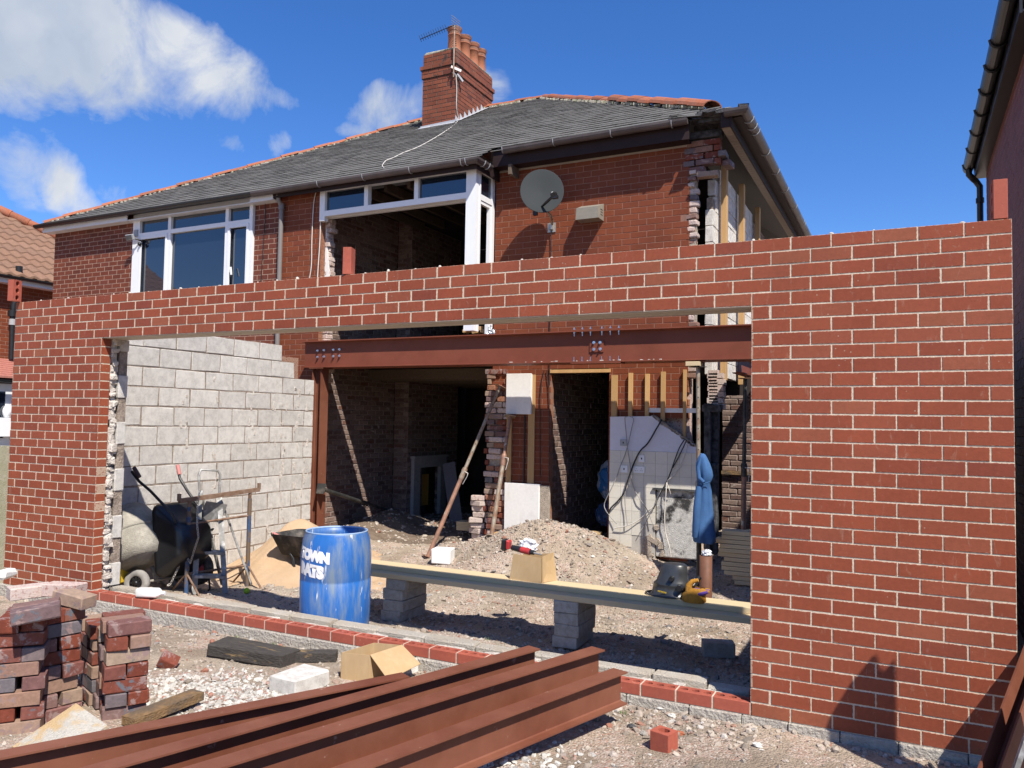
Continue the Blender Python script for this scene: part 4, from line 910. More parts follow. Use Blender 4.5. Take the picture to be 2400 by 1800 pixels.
# fascias and soffits
MB().box(EXL+.02, WL0-.115, EY1+.03, EY1+.05, 5.13, 5.30).build('fascia', m_fasc_w, hs)
MB().box(WL0-.113, WL1+.05, EY1+.028, EY1+.048, 5.235, 5.31).build('fascia', m_fasc_w, hs); MB().box(WL1+.052, XP+.02, EY1+.03, EY1+.05, 5.13, 5.30).build('fascia', m_fasc_w, hs)
MB().box(EXL+.02, XP+.02, EY1+.051, Y1+.02, 5.135, 5.15).build('soffit', m_fasc_w, hs)
MB().box(XP+.022, XB+.11, EY1+.03, EY1+.05, 5.15, 5.29).build('fascia', m_brown, hs); MB().box(XP+.022, XB+.11, EY1+.051, Y1+.05, 5.24, 5.255).build('soffit', m_brown, hs)
MB().box(XB+.09, XB+.111, EY1+.051, Y2, 5.15, 5.33).build('fascia', m_brown, hs)
MB().box(XB+.112, -2.93, EY2+.03, EY2+.05, EZ2-.24, EZ2-.01).build('fascia', m_brown, hs); MB().box(XB+.112, -2.95, EY2+.051, Y2+.02, EZ2-.235, EZ2-.22).build('soffit', m_brown, hs)
MB().box(XB+.112, -2.97, Y2-.016, Y2-.002, EZ2-.262, EZ2-.237).build('trim', m_soff, hs)
MB().box(-2.40, -2.26, 4.66, 13.5, EZ2-.13, EZ2-.115).build('soffit', m_soff, hs) if False else None
sf = MB(); sf.box(-2.51, -2.405, 4.68, 13.4, EZ2-.20, EZ2-.18); 
for k in range(86): sf.box(-2.505, -2.41, 4.72+k*.1, 4.725+k*.1, EZ2-.203, EZ2-.2005)
sf.build('soffit', m_soff, hs); MB().box(-2.403, -2.380, 4.66, 13.4, EZ2-.21, EZ2-.0).build('fascia', m_brown, hs); MB().box(-2.379, -2.26, 4.70, 13.4, EZ2-.09, EZ2-.075).build('soffit', m_brown, hs); MB().box(-2.6, -2.20, 4.70, 13.5, EZ2+.02, EZ2+.04).build('roof_edge', m_slate, hs)
MB().box(-2.51, -2.405, 4.655, 4.678, EZ2-.205, EZ2-.02).build('fascia', m_brown, hs)
# charred rafter ends and loose felt at the broken corner
ch = MB()
for k in range(9): ch.cbox((-2.85+k*.07, 4.80+random.uniform(-.03, .05), EZ2+.01+random.uniform(-.05, .03)), (.12, random.uniform(.2, .5), random.uniform(.02, .05)), Matrix.Rotation(random.uniform(-.3, .3), 3, 'Z'), .004, .01)
ch.cbox((-2.62, 4.84, EZ2-.02), (.42, .10, .07), rotz(.05), .01, .008); ch.cbox((-2.8, 5.2, EZ2+.1), (.3, .6, .06), rotz(.3), .01, .01); ch.build('charred_rafter', m_char, hs)
sl_ = MB()
for k in range(7): sl_.cbox((-3.05+k*.09, 4.80+random.uniform(-.02, .04), EZ2+.05+random.uniform(-.02, .03)), (.26, .2, .012), rotz(random.uniform(-.5, .5)) @ Matrix.Rotation(random.uniform(.1, .7), 3, 'X'), .002, .002)
sl_.build('slipped_slates', m_slate, hs)
# downpipe on the party line
dp = MB(); px_ = -9.30; dp.tube([(px_, 4.36, 5.20), (px_, 4.37, 5.12), (px_, 4.44, 5.05)], .034, 10); dp.tube([(px_, 4.44, 5.06), (px_, 4.44, 0)], .037, 12); dp.tube([(px_, 4.44, 5.08), (px_, 4.44, 5.0)], .047, 12); dp.tube([(px_, 4.44, 5.0), (px_, 4.44, 4.985)], .052, 12)
dp.build('downpipe', m_pipe, hs)
# ---- gable leaf, studs ----
lb = thing('block_gable', 'pale lightweight block gable leaf left standing beside the broken brick corner', 'wall', (-2.78, 6.0, 2.3))
zz = 2.3
for k in range(13):
    z0 = 2.36+k*.215; y = 5.25-(.22 if k % 2 else 0)+(0 if z0 < 4.5 else .18 if z0 < 4.75 else .40)
    while y < 8.2:
        a, b = max(y, 5.25+(0 if z0+.2 < 4.75 else .14 if z0+.2 < 4.95 else .36)), min(y+.44, 8.2)
        if b-a > .08 and z0 < 5.05: MB().cbox((-2.78, (a+b)/2, z0+.105), (.10, b-a-.006, .208), rotz(random.uniform(-.012, .012)), .006, .004).build('block', m_blockw, lb)
        y += .447
mm = MB(); mm.box(-2.815, -2.745, 5.7, 8.15, 2.36, 4.9); mm.box(-2.815, -2.745, 5.27, 5.7, 2.36, 4.66); mm.build('mortar', m_bmort, lb)
for i, (px, w) in enumerate(((1697, .075), (1738, .07), (1775, .06))):
    y = at(px, 500, x=-2.66).y; m_ = MB(); m_.cbox((-2.655, y, 3.78), (.075, .11, 2.95), None, .003, .002)
    solo(m_, 'timber_stud', m_stud, ['upright pine stud nearest the broken brick corner under the side eaves', 'middle upright pine stud of three against the pale block gable', 'furthest upright pine stud under the side eaves, partly in shade'][i], 'timber stud', 'studs against the gable')
MB().box(-2.95, -2.84, 8.21, 13.2, 0, 5.2).build('side_wall', m_dark, hs)
b7, mo7 = bond(0, 4.9, 2.3, 5.2, .0815, .225); wall(hs, (-2.83, 8.25, 0), math.pi/2, b7, .10, m_paint, 0, stuffname='gable_bricks', c=.006, j=.004, jy=.004)
# ---- chimney ----
CX0, CX1, CY0, CY1_, CT = -9.19, -8.42, 8.2, 9.72, 9.06
cst = MB(); cst.box(CX0+.105, CX1-.105, CY0+.105, CY1_-.105, 7.2, CT-.02); chm = cst.build('chimney', m_chmort, hs)
def stack_ring(e, z0, z1):
    for (org, ang, Lw) in (((CX0-e, CY0-e, 0), 0, CX1-CX0+2*e), ((CX1+e, CY0-e, 0), math.pi/2, CY1_-CY0+2*e)):
        b, m_ = bond(0, Lw, z0, z1, PCH*1.02, .228, off=.0 if e == 0 else .05)
        if ang: b = [(max(r[0], .101), r[1], r[2], r[3]) for r in b if r[1] > .14]; m_ = [(max(r[0], .101), r[1], r[2], r[3]) for r in m_]
        wall(chm, org, ang, b, .10, m_chim, 400, jy=.002, c=.003); mortar(chm, org, ang, m_, .10, m_chmort, rec=.005, name='mortar')
WLOC[chm.name] = wl(hs); 
stack_ring(0, 7.25, 8.56); stack_ring(.022, 8.565, 8.565+PCH*2); stack_ring(.045, 8.735, 8.735+PCH*1); stack_ring(.0, 8.822, CT)
bk = MB(); bk.box(CX0-.001, CX0+.1, CY0+.11, CY1_, 7.2, CT); bk.box(CX0+.1, CX1-.102, CY1_-.1, CY1_, 7.2, CT); bk.build('mortar', m_chmort, chm)
fl = MB(); fl.cbox(((CX0+CX1)/2, (CY0+CY1_)/2, CT+.02), (CX1-CX0-.02, CY1_-CY0-.02, .07), None, .03, .004); fl.build('flaunching', m_bed, chm)
for i, y in enumerate((8.45, 8.84, 9.19, 9.50)):
    prof = [(.125, 0), (.142, .02), (.135, .05), (.122, .36), (.132, .365), (.134, .385), (.122, .39), (.124, .44), (.136, .445), (.138, .47), (.150, .49), (.150, .53), (.118, .545), (.112, .53), (.105, .3), (.1, .1)]
    p = MB(); p.lathe(prof, (-8.62, y, CT+.02), 20); po_ = p.build('chimney_pot', m_pot, chm); WLOC[po_.name] = wl(hs)
    q = MB(); q.lathe([(.1265, .392), (.1285, .438)], (-8.62, y, CT+.02), 20); q.lathe([(.1395, .475), (.1515, .491), (.1515, .529)], (-8.62, y, CT+.02), 20); o = q.build('pot_band', m_potb, chm)
sf = MB()
for k in range(7):
    y = CY0-.02+k*.17; z = rz(y)+.02; sf.prism([(CX1+.006, y, z-.03), (CX1+.006, y+.17, z+.07), (CX1+.006, y+.03, z+.15)], (.006, 0, 0)); sf.add([(CX1+.004, y, z+.02), (CX1+.15, y, z+.025), (CX1+.15, y+.17, z+.13), (CX1+.004, y+.17, z+.12)], [(0, 1, 2, 3)])
sf.prism([(CX0-.03, CY0-.008, rz(CY0)), (CX1+.03, CY0-.008, rz(CY0)), (CX1+.03, CY0-.008, rz(CY0)+.07), (CX0-.03, CY0-.008, rz(CY0)+.05)], (0, .006, 0)); sf.add([(CX0-.04, CY0-.17, rz(CY0-.17)+.03), (CX1+.05, CY0-.16, rz(CY0-.16)+.03), (CX1+.03, CY0, rz(CY0)+.03), (CX0-.03, CY0, rz(CY0)+.03)], [(0, 1, 2, 3)])
sf.build('flashing', m_lead, chm)
# aerial
ar = thing('tv_aerial', 'thin black television aerial on a mast strapped to the chimney corner', 'aerial', (-8.40, 8.12, 8.6))
mx_, my_ = -8.43, 8.13
MB().tube([(mx_, my_, 8.45), (mx_, my_, 9.5)], .016, 8).build('mast', m_propb, ar)
bm = MB(); a0 = Vector((mx_, my_, 9.50)); dirn = Vector((-1, .12, .0)).normalized(); a1 = at(985, 92, y=8.3); bm.tube([a0, a1], .009, 6)
for k in range(12):
    p = a0.lerp(a1, .24+.76*k/11); bm.tube([p+Vector((-.02, -.02, .075)), p+Vector((.02, .02, -.05))], .005, 5)
bm.build('boom', m_cable, ar)
rf = MB()
for k in range(5): rf.tube([a0+Vector((.0, -.12, .14-.05*k)), a0+Vector((.06, .12, .10-.05*k))], .006, 5)
rf.build('reflector', m_galv, ar)
br_ = MB(); br_.bar((mx_-.05, my_-.02, 8.66), (mx_+.1, my_+.12, 8.6), .03, .05); br_.bar((mx_-.02, my_, 8.55), (mx_+.04, my_+.2, 8.46), .03, .03); br_.bar((mx_+.02, my_+.1, 8.55), (mx_+.09, my_+.2, 8.42), .05, .04); br_.build('bracket', m_galv, ar)
def cable(pts, r, mat, label, nm='cable', smooth_=3):
    P = [Vector(p) for p in pts]; Q = []
    for i in range(len(P)-1):
        p0 = P[max(i-1, 0)]; p1 = P[i]; p2 = P[i+1]; p3 = P[min(i+2, len(P)-1)]
        for k in range(smooth_):
            t = k/smooth_; Q.append(.5*((2*p1)+(-p0+p2)*t+(2*p0-5*p1+4*p2-p3)*t*t+(-p0+3*p1-3*p2+p3)*t**3))
    Q.append(P[-1]); mb = MB().tube(Q, r, 6); return solo(mb, nm, mat, label, 'cable')
def onroof(px, py):
    d = CF + CR*(px-1200)/FPX - CU*(py-900)/FPX; t = (EZ1-CP[2]-SL*(EY1-CP[1])+.03)/(d[2]-SL*d[1]); return Vector(CP+t*d)
cable([(-8.39, 8.16, 8.5), (-8.385, 8.19, 8.2), (-8.385, 8.19, 7.85)]+[onroof(*p) for p in ((1073, 283), (1040, 310), (985, 342), (945, 358), (921, 370), (905, 376), (896, 388), (900, 393))], .007, m_cablew, 'pale aerial cable running down the chimney corner and across the slates')
# satellite dish
dc = at(1270, 452, y=4.62); dn = Vector((.42, -.86, .28)).normalized()
Q_ = dn.to_track_quat('Z', 'Y').to_matrix()
ds = thing('satellite_dish', 'grey oval satellite dish on a bracket on the right-hand brick facade', 'satellite dish', tuple(at(1295, 530, y=5.0)))
prof = [(0, 0), (.08, .003), (.16, .012), (.24, .028), (.295, .044), (.30, .046), (.30, .052), (.292, .052), (.2, .028), (0, .012)]
d_ = MB(); SQ = Matrix(((.98, 0, 0), (0, 1.12, 0), (0, 0, 1))); d_.lathe(prof, dc, 32, Q_ @ SQ); d_.build('reflector', m_dish, ds)
lnb = at(1298, 458, y=4.38); bt_ = at(1266, 488, y=4.56); MB().tube([bt_, bt_.lerp(lnb, .5), lnb], [.012, .02, .016], 8).build('arm', m_blackpl, ds)
hd = MB(); hd.tube([lnb+Vector((.0, -.03, .0)), lnb+Vector((-.01, .05, .03))], .036, 10); hd.box(lnb.x-.03, lnb.x+.05, lnb.y-.02, lnb.y+.04, lnb.z-.04, lnb.z-.0); hd.build('receiver', m_blackpl, ds); MB().sphere(lnb+Vector((-.03, .03, .035)), .025, 10, 7).build('receiver_cap', m_upvc, ds)
w0 = at(1293, 531, y=4.99); arm = MB(); arm.tube([at(1262, 487, y=4.72), at(1280, 493, y=4.75), at(1290, 505, y=4.82), at(1294, 518, y=4.9), w0], .018, 8); arm.build('bracket', m_propb, ds)
pl = MB(); pl.box(w0.x-.06, w0.x+.06, 4.985, 4.998, w0.z-.08, w0.z+.05); pl.box(w0.x-.03, w0.x+.03, 4.94, 4.985, w0.z-.05, w0.z+.02); pl.build('wall_plate', m_galv, ds)
MB().box(at(1255, 490, y=4.75).x-.03, at(1255, 490, y=4.75).x+.03, 4.73, 4.77, at(1255, 505, y=4.75).z, at(1255, 485, y=4.75).z).build('mount', m_blackpl, ds)
cable([w0+Vector((0, -.02, -.05)), w0+Vector((.0, -.012, -.25)), w0+Vector((.01, -.012, -.9)), w0+Vector((.0, -.012, -1.6)), w0+Vector((.01, -.012, -2.2))], .006, m_cable, 'black cable hanging straight down the facade below the satellite dish')
# flue terminal guard
a_ = at(1353, 502, y=4.79); vb = MB(); X0, X1 = -4.455, -4.13; Z0, Z1 = 4.425, 4.61
vb.hexa([(X0, 4.79, Z0), (X1, 4.79, Z0), (X1, 4.999, Z0-.0), (X0, 4.999, Z0), (X0+.01, 4.79, Z1-.03), (X1-.01, 4.79, Z1-.03), (X1, 4.999, Z1+.05), (X0, 4.999, Z1+.05)])
vt = thing('wall_vent', 'khaki plastic flue guard with side slots on the brick wall right of the satellite dish', 'vent', ((X0+X1)/2, 5, Z0)); vb.build('cover', m_cream, vt)
sl2 = MB()
for k in range(3): sl2.box(X1-.001, X1+.002, 4.87, 4.95, Z0+.06+k*.035, Z0+.068+k*.035)
sl2.build('slot', m_blackpl, vt)
# security light by the left window
fl_ = thing('floodlight', 'small floodlight with a sensor box on the brickwork left of the white window', 'floodlight', tuple(at(312, 565, y=4.45)))
c_ = at(305, 556, y=4.33); MB().cbox(c_, (.15, .05, .10), Matrix.Rotation(.35, 3, 'X') @ rotz(.3), .008).build('lamp_head', m_grey, fl_)
MB().cbox(c_+Vector((.0, -.032, -.01)), (.12, .008, .075), Matrix.Rotation(.35, 3, 'X') @ rotz(.3), .002).build('lamp_glass', m_glass, fl_)
MB().tube([c_, c_+Vector((.1, .08, -.03)), (c_.x+.14, 4.49, c_.z-.06)], .014, 8).build('arm', m_blackpl, fl_); MB().sphere(c_+Vector((.12, .10, -.11)), .035, 10, 8).build('sensor', m_blackpl, fl_)
b_ = at(320, 547, y=4.46); MB().cbox(b_, (.10, .05, .12), None, .006).build('junction_box', m_grey, fl_)
# facade cables
def fc(pts, mat, r, label, y=4.485): cable([at(px, py, y=y) for px, py in pts], r, mat, label)
fc([(735, 437), (741, 445), (735, 480), (731, 560), (730, 620), (725, 655)], m_cablew, .008, 'loose pale cable hanging between the downpipe and the dark opening')
fc([(752, 480), (750, 560), (746, 620), (744, 655)], m_cablew, .009, 'pale cable running down the brick edge beside the dark opening')
fc([(606, 437), (612, 460), (622, 480), (618, 560), (612, 658)], m_cable, .006, 'thin black cable looping down the brickwork left of the downpipe')
fc([(180+1040, 770), (1220, 860), (1218, 1000)], m_cable, .007, 'black cable hanging under the beam behind the splice', 4.98) if False else None
# ---------------- parts of the gutted kitchen ----------------
kw = thing('kitchen_wall', 'remains of a tiled and plastered kitchen wall with sockets, sloping broken top edge', 'wall', (-3.43, 4.93, -.1))
KX0, KX1, KY = -3.975, -2.815, 4.90
MB().prism([(KX0, KY, 1.365), (KX1, KY, 1.365), (KX1, KY, 1.42), (-2.95, KY, 1.52), (-3.12, KY, 1.62), (-3.30, KY, 1.72), (-3.36, KY, 1.80), (-3.42, KY, 1.815), (KX0, KY, 1.80)], (0, .08, 0)).build('painted_plaster', m_lilac, kw)
e = MB()
for i in range(26):
    t = i/25; x = -3.40+t*.57; z = 1.80-.39*t+random.uniform(-.01, .012); e.cbox((x, KY+.05, z+.01), (random.uniform(.03, .06), .10, random.uniform(.02, .045)), Matrix.Rotation(.55+random.uniform(-.3, .3), 3, 'Y'), .004, .006)
e.build('broken_edge', m_mould, kw)
TS = .1535
for c in range(8):
    for r in range(8):
        x0 = KX0+c*TS-.0; x1 = min(x0+TS, KX1)
        if c == 0: pass
        if r >= 3 and c >= 4: continue
        if r >= 5 and c == 3 and r > 5: continue
        if r == 7 and c == 2: continue
        z1 = 1.365-r*TS; MB().box(x0+.0015, x1-.0015, KY-.006+random.uniform(-.001, .001), KY+.004, z1-TS+.0015, z1-.0015).build('tile', m_tile, kw)
g = MB(); g.box(KX0+.001, KX1, KY-.001, KY+.08, .90, 1.364); g.box(KX0+.001, KX0+4*TS, KY-.001, KY+.08, -.1, .899); g.build('grout', m_grout, kw)
s_ = MB(); s_.cbox(((KX0+4*TS+KX1)/2+.005, KY+.05, .47), (KX1-KX0-4*TS-.01, .08, .85), None, .01, .004); s_.build('sooty_render', m_sooty, kw)
MB().box(KX0+4*TS-.03, KX1-.02, KY-.035, KY-.005, .885, .91).build('worktop_trim', m_char, kw)
rb = MB()
for k in range(20): rb.cbox((-3.37+random.uniform(-.12, .12), KY-.004+random.uniform(-.008, .004), .20+random.uniform(-.22, .26)), (random.uniform(.03, .12), .02, random.uniform(.03, .09)), Matrix.Rotation(random.uniform(-.8, .8), 3, 'Y'), .006, .01)
rb.build('broken_plaster', m_mould, kw)
q_ = 480/2212
def K_(x, y, yy=KY-.012): return at(1280+x*q_, 880+y*q_, y=yy)
for (a, b, c, d, two) in ((800, 690, 870, 760, 0), (1000, 860, 1065, 935, 0), (806, 970, 880, 1050, 0), (940, 980, 1065, 1055, 1)):
    p, q = K_(a, b), K_(c, d); mb = MB(); mb.box(p.x, q.x, KY-.02, KY-.004, q.z, p.z); s = mb.build('socket_plate', m_upvc if b > 800 else m_grey, kw)
    t = MB(); cx = (p.x+q.x)/2; cz = (p.z+q.z)/2
    if two:
        for sg in (-1, 1):
            for dx, dz in ((0, .012), (-.012, -.012), (.012, -.012)): t.box(cx+sg*.033+dx-.003, cx+sg*.033+dx+.003, KY-.0215, KY-.0195, cz+dz-.004, cz+dz+.004)
    else: t.box(cx-.008, cx+.008, KY-.0215, KY-.0195, cz-.012, cz+.012)
    t.build('socket_slot', m_blackpl, kw)
def kc(pts, mat, r, label): cable([K_(x, y, KY-.035-.02*(i % 2)) for i, (x, y) in enumerate(pts)], r, mat, label)
kc([(870, 445), (850, 460), (862, 600), (880, 790), (905, 950), (915, 1060), (940, 1200), (1010, 1330), (1090, 1450), (1150, 1600)], m_cableg, .006, 'grey flex hanging from the top left of the tiled wall and swinging right')
kc([(905, 445), (945, 470), (925, 560), (895, 700), (850, 860), (800, 980), (760, 1100), (690, 1250), (630, 1380), (640, 1450), (690, 1520), (760, 1600)], m_cableg, .006, 'grey flex looping left off the edge of the tiled wall')
kc([(1250, 475), (1200, 560), (1100, 730), (1020, 810), (960, 920), (910, 1050), (870, 1170), (840, 1270), (770, 1360), (700, 1430), (675, 1490)], m_cable, .010, 'thick black cable crossing the painted plaster diagonally')
kc([(1495, 690), (1440, 780), (1390, 910), (1360, 1000), (1310, 1130), (1230, 1280), (1160, 1440)], m_cable, .007, 'black cable hanging from the sloping plaster edge, left of a pair')
kc([(1515, 700), (1470, 800), (1420, 900), (1365, 1000)], m_cable, .007, 'black cable hanging from the sloping plaster edge, right of a pair')
kc([(1530, 730), (1500, 860), (1410, 1040), (1340, 1110), (1305, 1150), (1330, 1230), (1345, 1280)], m_cablew, .005, 'bare pale wire splayed in front of the right-hand tiles')
kc([(1300, 1150), (1295, 1260), (1285, 1400), (1280, 1560), (1290, 1700), (1330, 1850), (1345, 1960)], m_cablew, .007, 'pale cable dropping past the sooty render towards the welding mask')
kc([(860, 1180), (850, 1300), (860, 1480), (880, 1620)], m_cableg, .006, 'grey flex hanging straight down over the lower tiles')
kc([(1240, 1240), (1180, 1380), (1090, 1560), (1010, 1700)], m_cableg, .005, 'thin grey flex slanting down across the tile and render joint')
kc([(740, 1650), (880, 1620), (1000, 1560), (1100, 1470), (1170, 1400)], m_cablew, .006, 'pale flex sagging along the bottom of the tiled wall')
# timber battens and remains on the facade behind
for i, (xa, xb, ya, yb_) in enumerate(((1433, 1445, 879, 975), (1473, 1481, 874, 975), (1512, 1520.5, 876, 975), (1549, 1558, 871, 975), (1601, 1607, 866, 1030))):
    p = at(xa, ya, y=4.95); q = at(xb, yb_, y=4.95); MB().box(p.x, q.x, 4.95, 4.992, q.z-.06, p.z).build('batten', m_stud, hs)
p, q = at(1513, 956, y=4.96), at(1640, 964, y=4.96); MB().box(p.x, q.x, 4.96, 4.996, q.z-.02, p.z).build('lintel', m_plaster, hs)
# boiler backing and lower plaster left of the doorway
p, q = at(1187, 876, y=4.93), at(1244, 971, y=4.93)
MB().cbox(((p.x+q.x)/2, 4.95, (p.z+q.z)/2), (q.x-p.x, .05, p.z-q.z), None, .006, .006).build('plaster_panel', m_plaster, hs)
for xa, xb, ya, yb_ in ((1186, 1195, 972, 1135), (1238, 1249, 878, 1135)):
    p, q = at(xa, ya, y=4.955), at(xb, yb_, y=4.955); MB().box(p.x, q.x, 4.975, 4.997, q.z, p.z).build('batten', m_stud, hs)
p, q = at(1229, 973, y=4.97), at(1233, 1135, y=4.97); MB().tube([(p.x, 4.98, p.z), (p.x, 4.98, q.z)], .011, 8).build('conduit', m_blackpl, hs)
p, q = at(1183, 1131, y=4.93), at(1263, 1252, y=4.93); MB().cbox(((p.x+q.x)/2, 4.955, (p.z+q.z)/2), (q.x-p.x, .06, p.z-q.z), None, .008, .006).build('plaster_panel', m_plaster, hs)
p2 = at(1285, 1250, y=4.93); MB().cbox(((q.x+p2.x)/2, 4.965, (p.z+q.z)/2), (p2.x-q.x, .05, p.z-q.z-.03), None, .008, .006).build('bare_plaster', m_mould, hs)
for a, b in (((1275, 868), (1266, 930)), ((1281, 868), (1287, 940))): cable([at(*a, y=4.98), at(*b, y=4.98), at(b[0], b[1]+190, y=4.98)], .006, m_cable, 'thin black cable hanging on the brick pier '+('nearer the plaster panel' if a[0] == 1275 else 'beside the doorway edge'))
# charred door frame and rear wall on the right
for i, (xa, xb, ya, yb_, y) in enumerate(((1650, 1664, 945, 1290, 4.9), (1666, 1682, 960, 1085, 5.0), (1660, 1680, 1085, 1300, 4.95))):
    p, q = at(xa, ya, y=y), at(xb, yb_, y=y); MB().cbox(((p.x+q.x)/2, y+.06, (p.z+q.z)/2), (q.x-p.x, .14, p.z-q.z), rotz(.05), .01, .01).build('charred_frame', m_char, hs)
p, q = at(1645, 948, y=4.9), at(1690, 966, y=4.9); MB().cbox(((p.x+q.x)/2, 4.95, (p.z+q.z)/2), (q.x-p.x, .12, p.z-q.z), None, .01, .01).build('charred_frame', m_char, hs)
for k in range(13):
    p = at(1672, 960-k*7.2, y=5.02); MB().cbox((p.x+.0+random.uniform(-.015, .015)+(.03 if k % 2 else 0), 5.08, p.z), (.20 if k % 2 else .12, .12, .036*1.9), None, .005, .004).build('broken_brick', m_broken, hs)
rw = thing('rear_brick_wall', 'old pinkish painted brick wall at the back right, half in sunlight', 'wall', (-2.0, 6.9, -.1))
b8, mo8 = bond(-2.93, -.6, -.1, 2.15, .0815, .225); wall(rw, (0, 6.85, 0), 0, b8, .10, m_paint, 60, jy=.006, c=.008, j=.004, nvar=4); mortar(rw, (0, 6.85, 0), 0, mo8, .10, m_pmort, rec=.012)
MB().box(-2.93, -.6, 6.80, 6.86, 1.0, 1.05).build('ledge', m_brownwood, rw)
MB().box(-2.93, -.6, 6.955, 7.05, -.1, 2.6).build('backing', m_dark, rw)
# transverse steel and the right-hand boundary wall of the extension
t_ = MB(); ibeam(t_, (-2.28, 4.56, 2.33), (-2.28, 7.3, 2.33), .22, .13, .01, .008); solo(t_, 'steel_beam', m_steel2, 'dark steel beam running back from the long beam behind the right-hand pier', 'steel beam')
ew = thing('side_wall', 'unfinished right-hand side wall of the extension behind the brick pier', 'wall', (-.06, 2.5, -.2))
b9, mo9 = bond(.12, 4.9, -.15, 2.42, .0815, .225); wall(ew, (-.10, 0, 0), math.pi/2, b9, .09, m_house, 0, stuffname='brickwork'); MB().box(-.0955, -.0, .31, 4.9, -.15, 2.40).build('mortar', m_bmort, ew)
# timber packing over the right prop
p = at(1628, 845, y=4.22); MB().cbox((p.x, 4.22, BZ-.045), (.16, .22, .05), None, .003).build('packer', m_pine, None, (p.x, 4.22, BZ-.07)); o = bpy.context.scene.objects['packer']; tag(o, 'short pale timber packer squeezed between the beam and the right-hand prop', 'timber')
# ---------------- acrow props ----------------
def prop(a, b, label, mo=m_prop, mi=m_propb, split=.52, top=True, rot=0, group='adjustable steel props'):
    a = Vector(a); b = Vector(b); d = (b-a).normalized(); L_ = (b-a).length; t = thing('steel_prop', label, 'steel prop', a, group); c = a+d*L_*split
    MB().tube([a+d*.01, c], .030, 12).build('outer_tube', mo, t)
    mb = MB(); mb.tube([c-d*.02, b-d*.008], .024, 12); mb.build('inner_tube', mi, t)
    s = d.orthogonal().normalized(); hb = MB()
    fw = (Vector(CP)-c); fw = (fw-d*fw.dot(d)).normalized()
    for k in range(9):
        q = c+d*(.14+k*.12)
        if (q-a).length < L_-.1: hb.tube([q+fw*.022, q+fw*.0255], .007, 8, False)
    hb.build('pin_holes', m_blackpl, t)
    MB().tube([c-d*.14, c-d*.11, c-d*.05, c-d*.02, c+d*.02], [.033, .037, .034, .041, .034], 14).build('collar', mi, t)
    h = MB(); sd = d.cross(fw); h.tube([c-d*.03+fw*.03, c-d*.035+fw*.045+sd*.06, c-d*.08+fw*.045+sd*.065, c-d*.20+fw*.045+sd*.05], .006, 6); h.build('handle', m_galv, t)
    for p, sg in ((a, 1), (b, -1)):
        if p is b and not top: continue
        R = d.to_track_quat('Z', 'Y').to_matrix(); MB().cbox(p+d*sg*.004, (.15, .15, .008), R @ rotz(rot), .002).build('end_plate', mo, t)
    return t
pa = at(1003, 1300, y=4.15); prop((pa.x, 4.15, gh(pa.x, 4.15)+.0), at(1172, 905, y=4.93), 'long rusty prop leaning from the ground up to the broken brick pier', split=.50)
pb = at(1152, 1256, y=4.42); prop(pb, at(1196, 975, y=4.88), 'dusty steel prop standing on the spoil heap below the white plaster panel', mo=m_propb, mi=m_prop, split=.66, rot=.6)
prop(at(752, 1145, y=4.15), at(905, 1195, y=5.9), 'dark prop lying at a slant behind the steel post', mo=m_propk, mi=m_propk, split=.7, top=False)
p = at(1640, 1100, y=4.25); prop((p.x, 4.25, gh(p.x, 4.25)), (p.x-.02, 4.22, BZ-.073), 'upright steel prop holding the beam beside the hanging blue fleece', mo=m_propk, mi=m_propb, split=.47)
p = at(1746, 1000, y=4.9); prop((p.x-.02, 4.9, gh(p.x, 4.9)), (p.x+.0, 4.9, 2.29), 'upright dark prop furthest right, close to the brick pier', mo=m_prop, mi=m_propk, split=.55)
# ---------------- blue fleece on the prop ----------------
rings = [(1063, 1642, 1648), (1066, 1639, 1653), (1074, 1635, 1658), (1086, 1632, 1664), (1100, 1632, 1669), (1114, 1633, 1671.5), (1126, 1634, 1668), (1132, 1634, 1664), (1150, 1633, 1668), (1175, 1631, 1670), (1200, 1628, 1672), (1225, 1626, 1674), (1250, 1624, 1677), (1268, 1625, 1678), (1272, 1629, 1674)]
fy = 4.12; V = []; n = 26
for i, (py, l, r) in enumerate(rings):
    a = at(l, py, y=fy); b = at(r, py, y=fy); cx = (a.x+b.x)/2; hw = (b.x-a.x)/2
    for k in range(n):
        th = 2*math.pi*k/n; fold = 1+(.0 if i < 3 else .15)*math.sin(5*th+i*.35)+.08*math.sin(9*th-i*.7)+.04*math.sin(17*th+i)
        V.append((cx+hw*math.cos(th)*(1 if abs(math.cos(th)) > .8 else fold), fy+.0+min(.10, hw*.75)*math.sin(th)*fold, (a.z+b.z)/2+.004*math.sin(3*th+i)))
m_ = len(rings); F = [(i*n+k, i*n+(k+1) % n, (i+1)*n+(k+1) % n, (i+1)*n+k) for i in range(m_-1) for k in range(n)]; F = [f[::-1] for f in F]
jk = thing('fleece', 'blue hooded fleece hung on the upright prop in the gutted kitchen', 'fleece', (at(1650, 1270, y=fy).x, fy, at(1650, 1270, y=fy).z))
j = MB(); j.add(V, F, True); j.add(V[:n], [tuple(range(n))]); j.build('body', m_denim, jk)
hd = MB(); hd.tube([at(1643, 1072, y=fy-.07), at(1636, 1095, y=fy-.09), at(1638, 1120, y=fy-.085), at(1650, 1131, y=fy-.10)], [.012, .022, .026, .02], 10); hd.build('hood_edge', m_denim, jk)
sl3 = MB(); sl3.tube([at(1638, 1140, y=fy-.07), at(1634, 1190, y=fy-.10), at(1631, 1235, y=fy-.09), at(1629, 1258, y=fy-.07)], [.035, .045, .042, .034], 12); sl3.build('sleeve', m_denim, jk)
MB().tube([at(1634, 1129, y=fy-.085), at(1650, 1134, y=fy-.10), at(1664, 1129, y=fy-.075)], .006, 6).build('collar_seam', m_denim, jk)
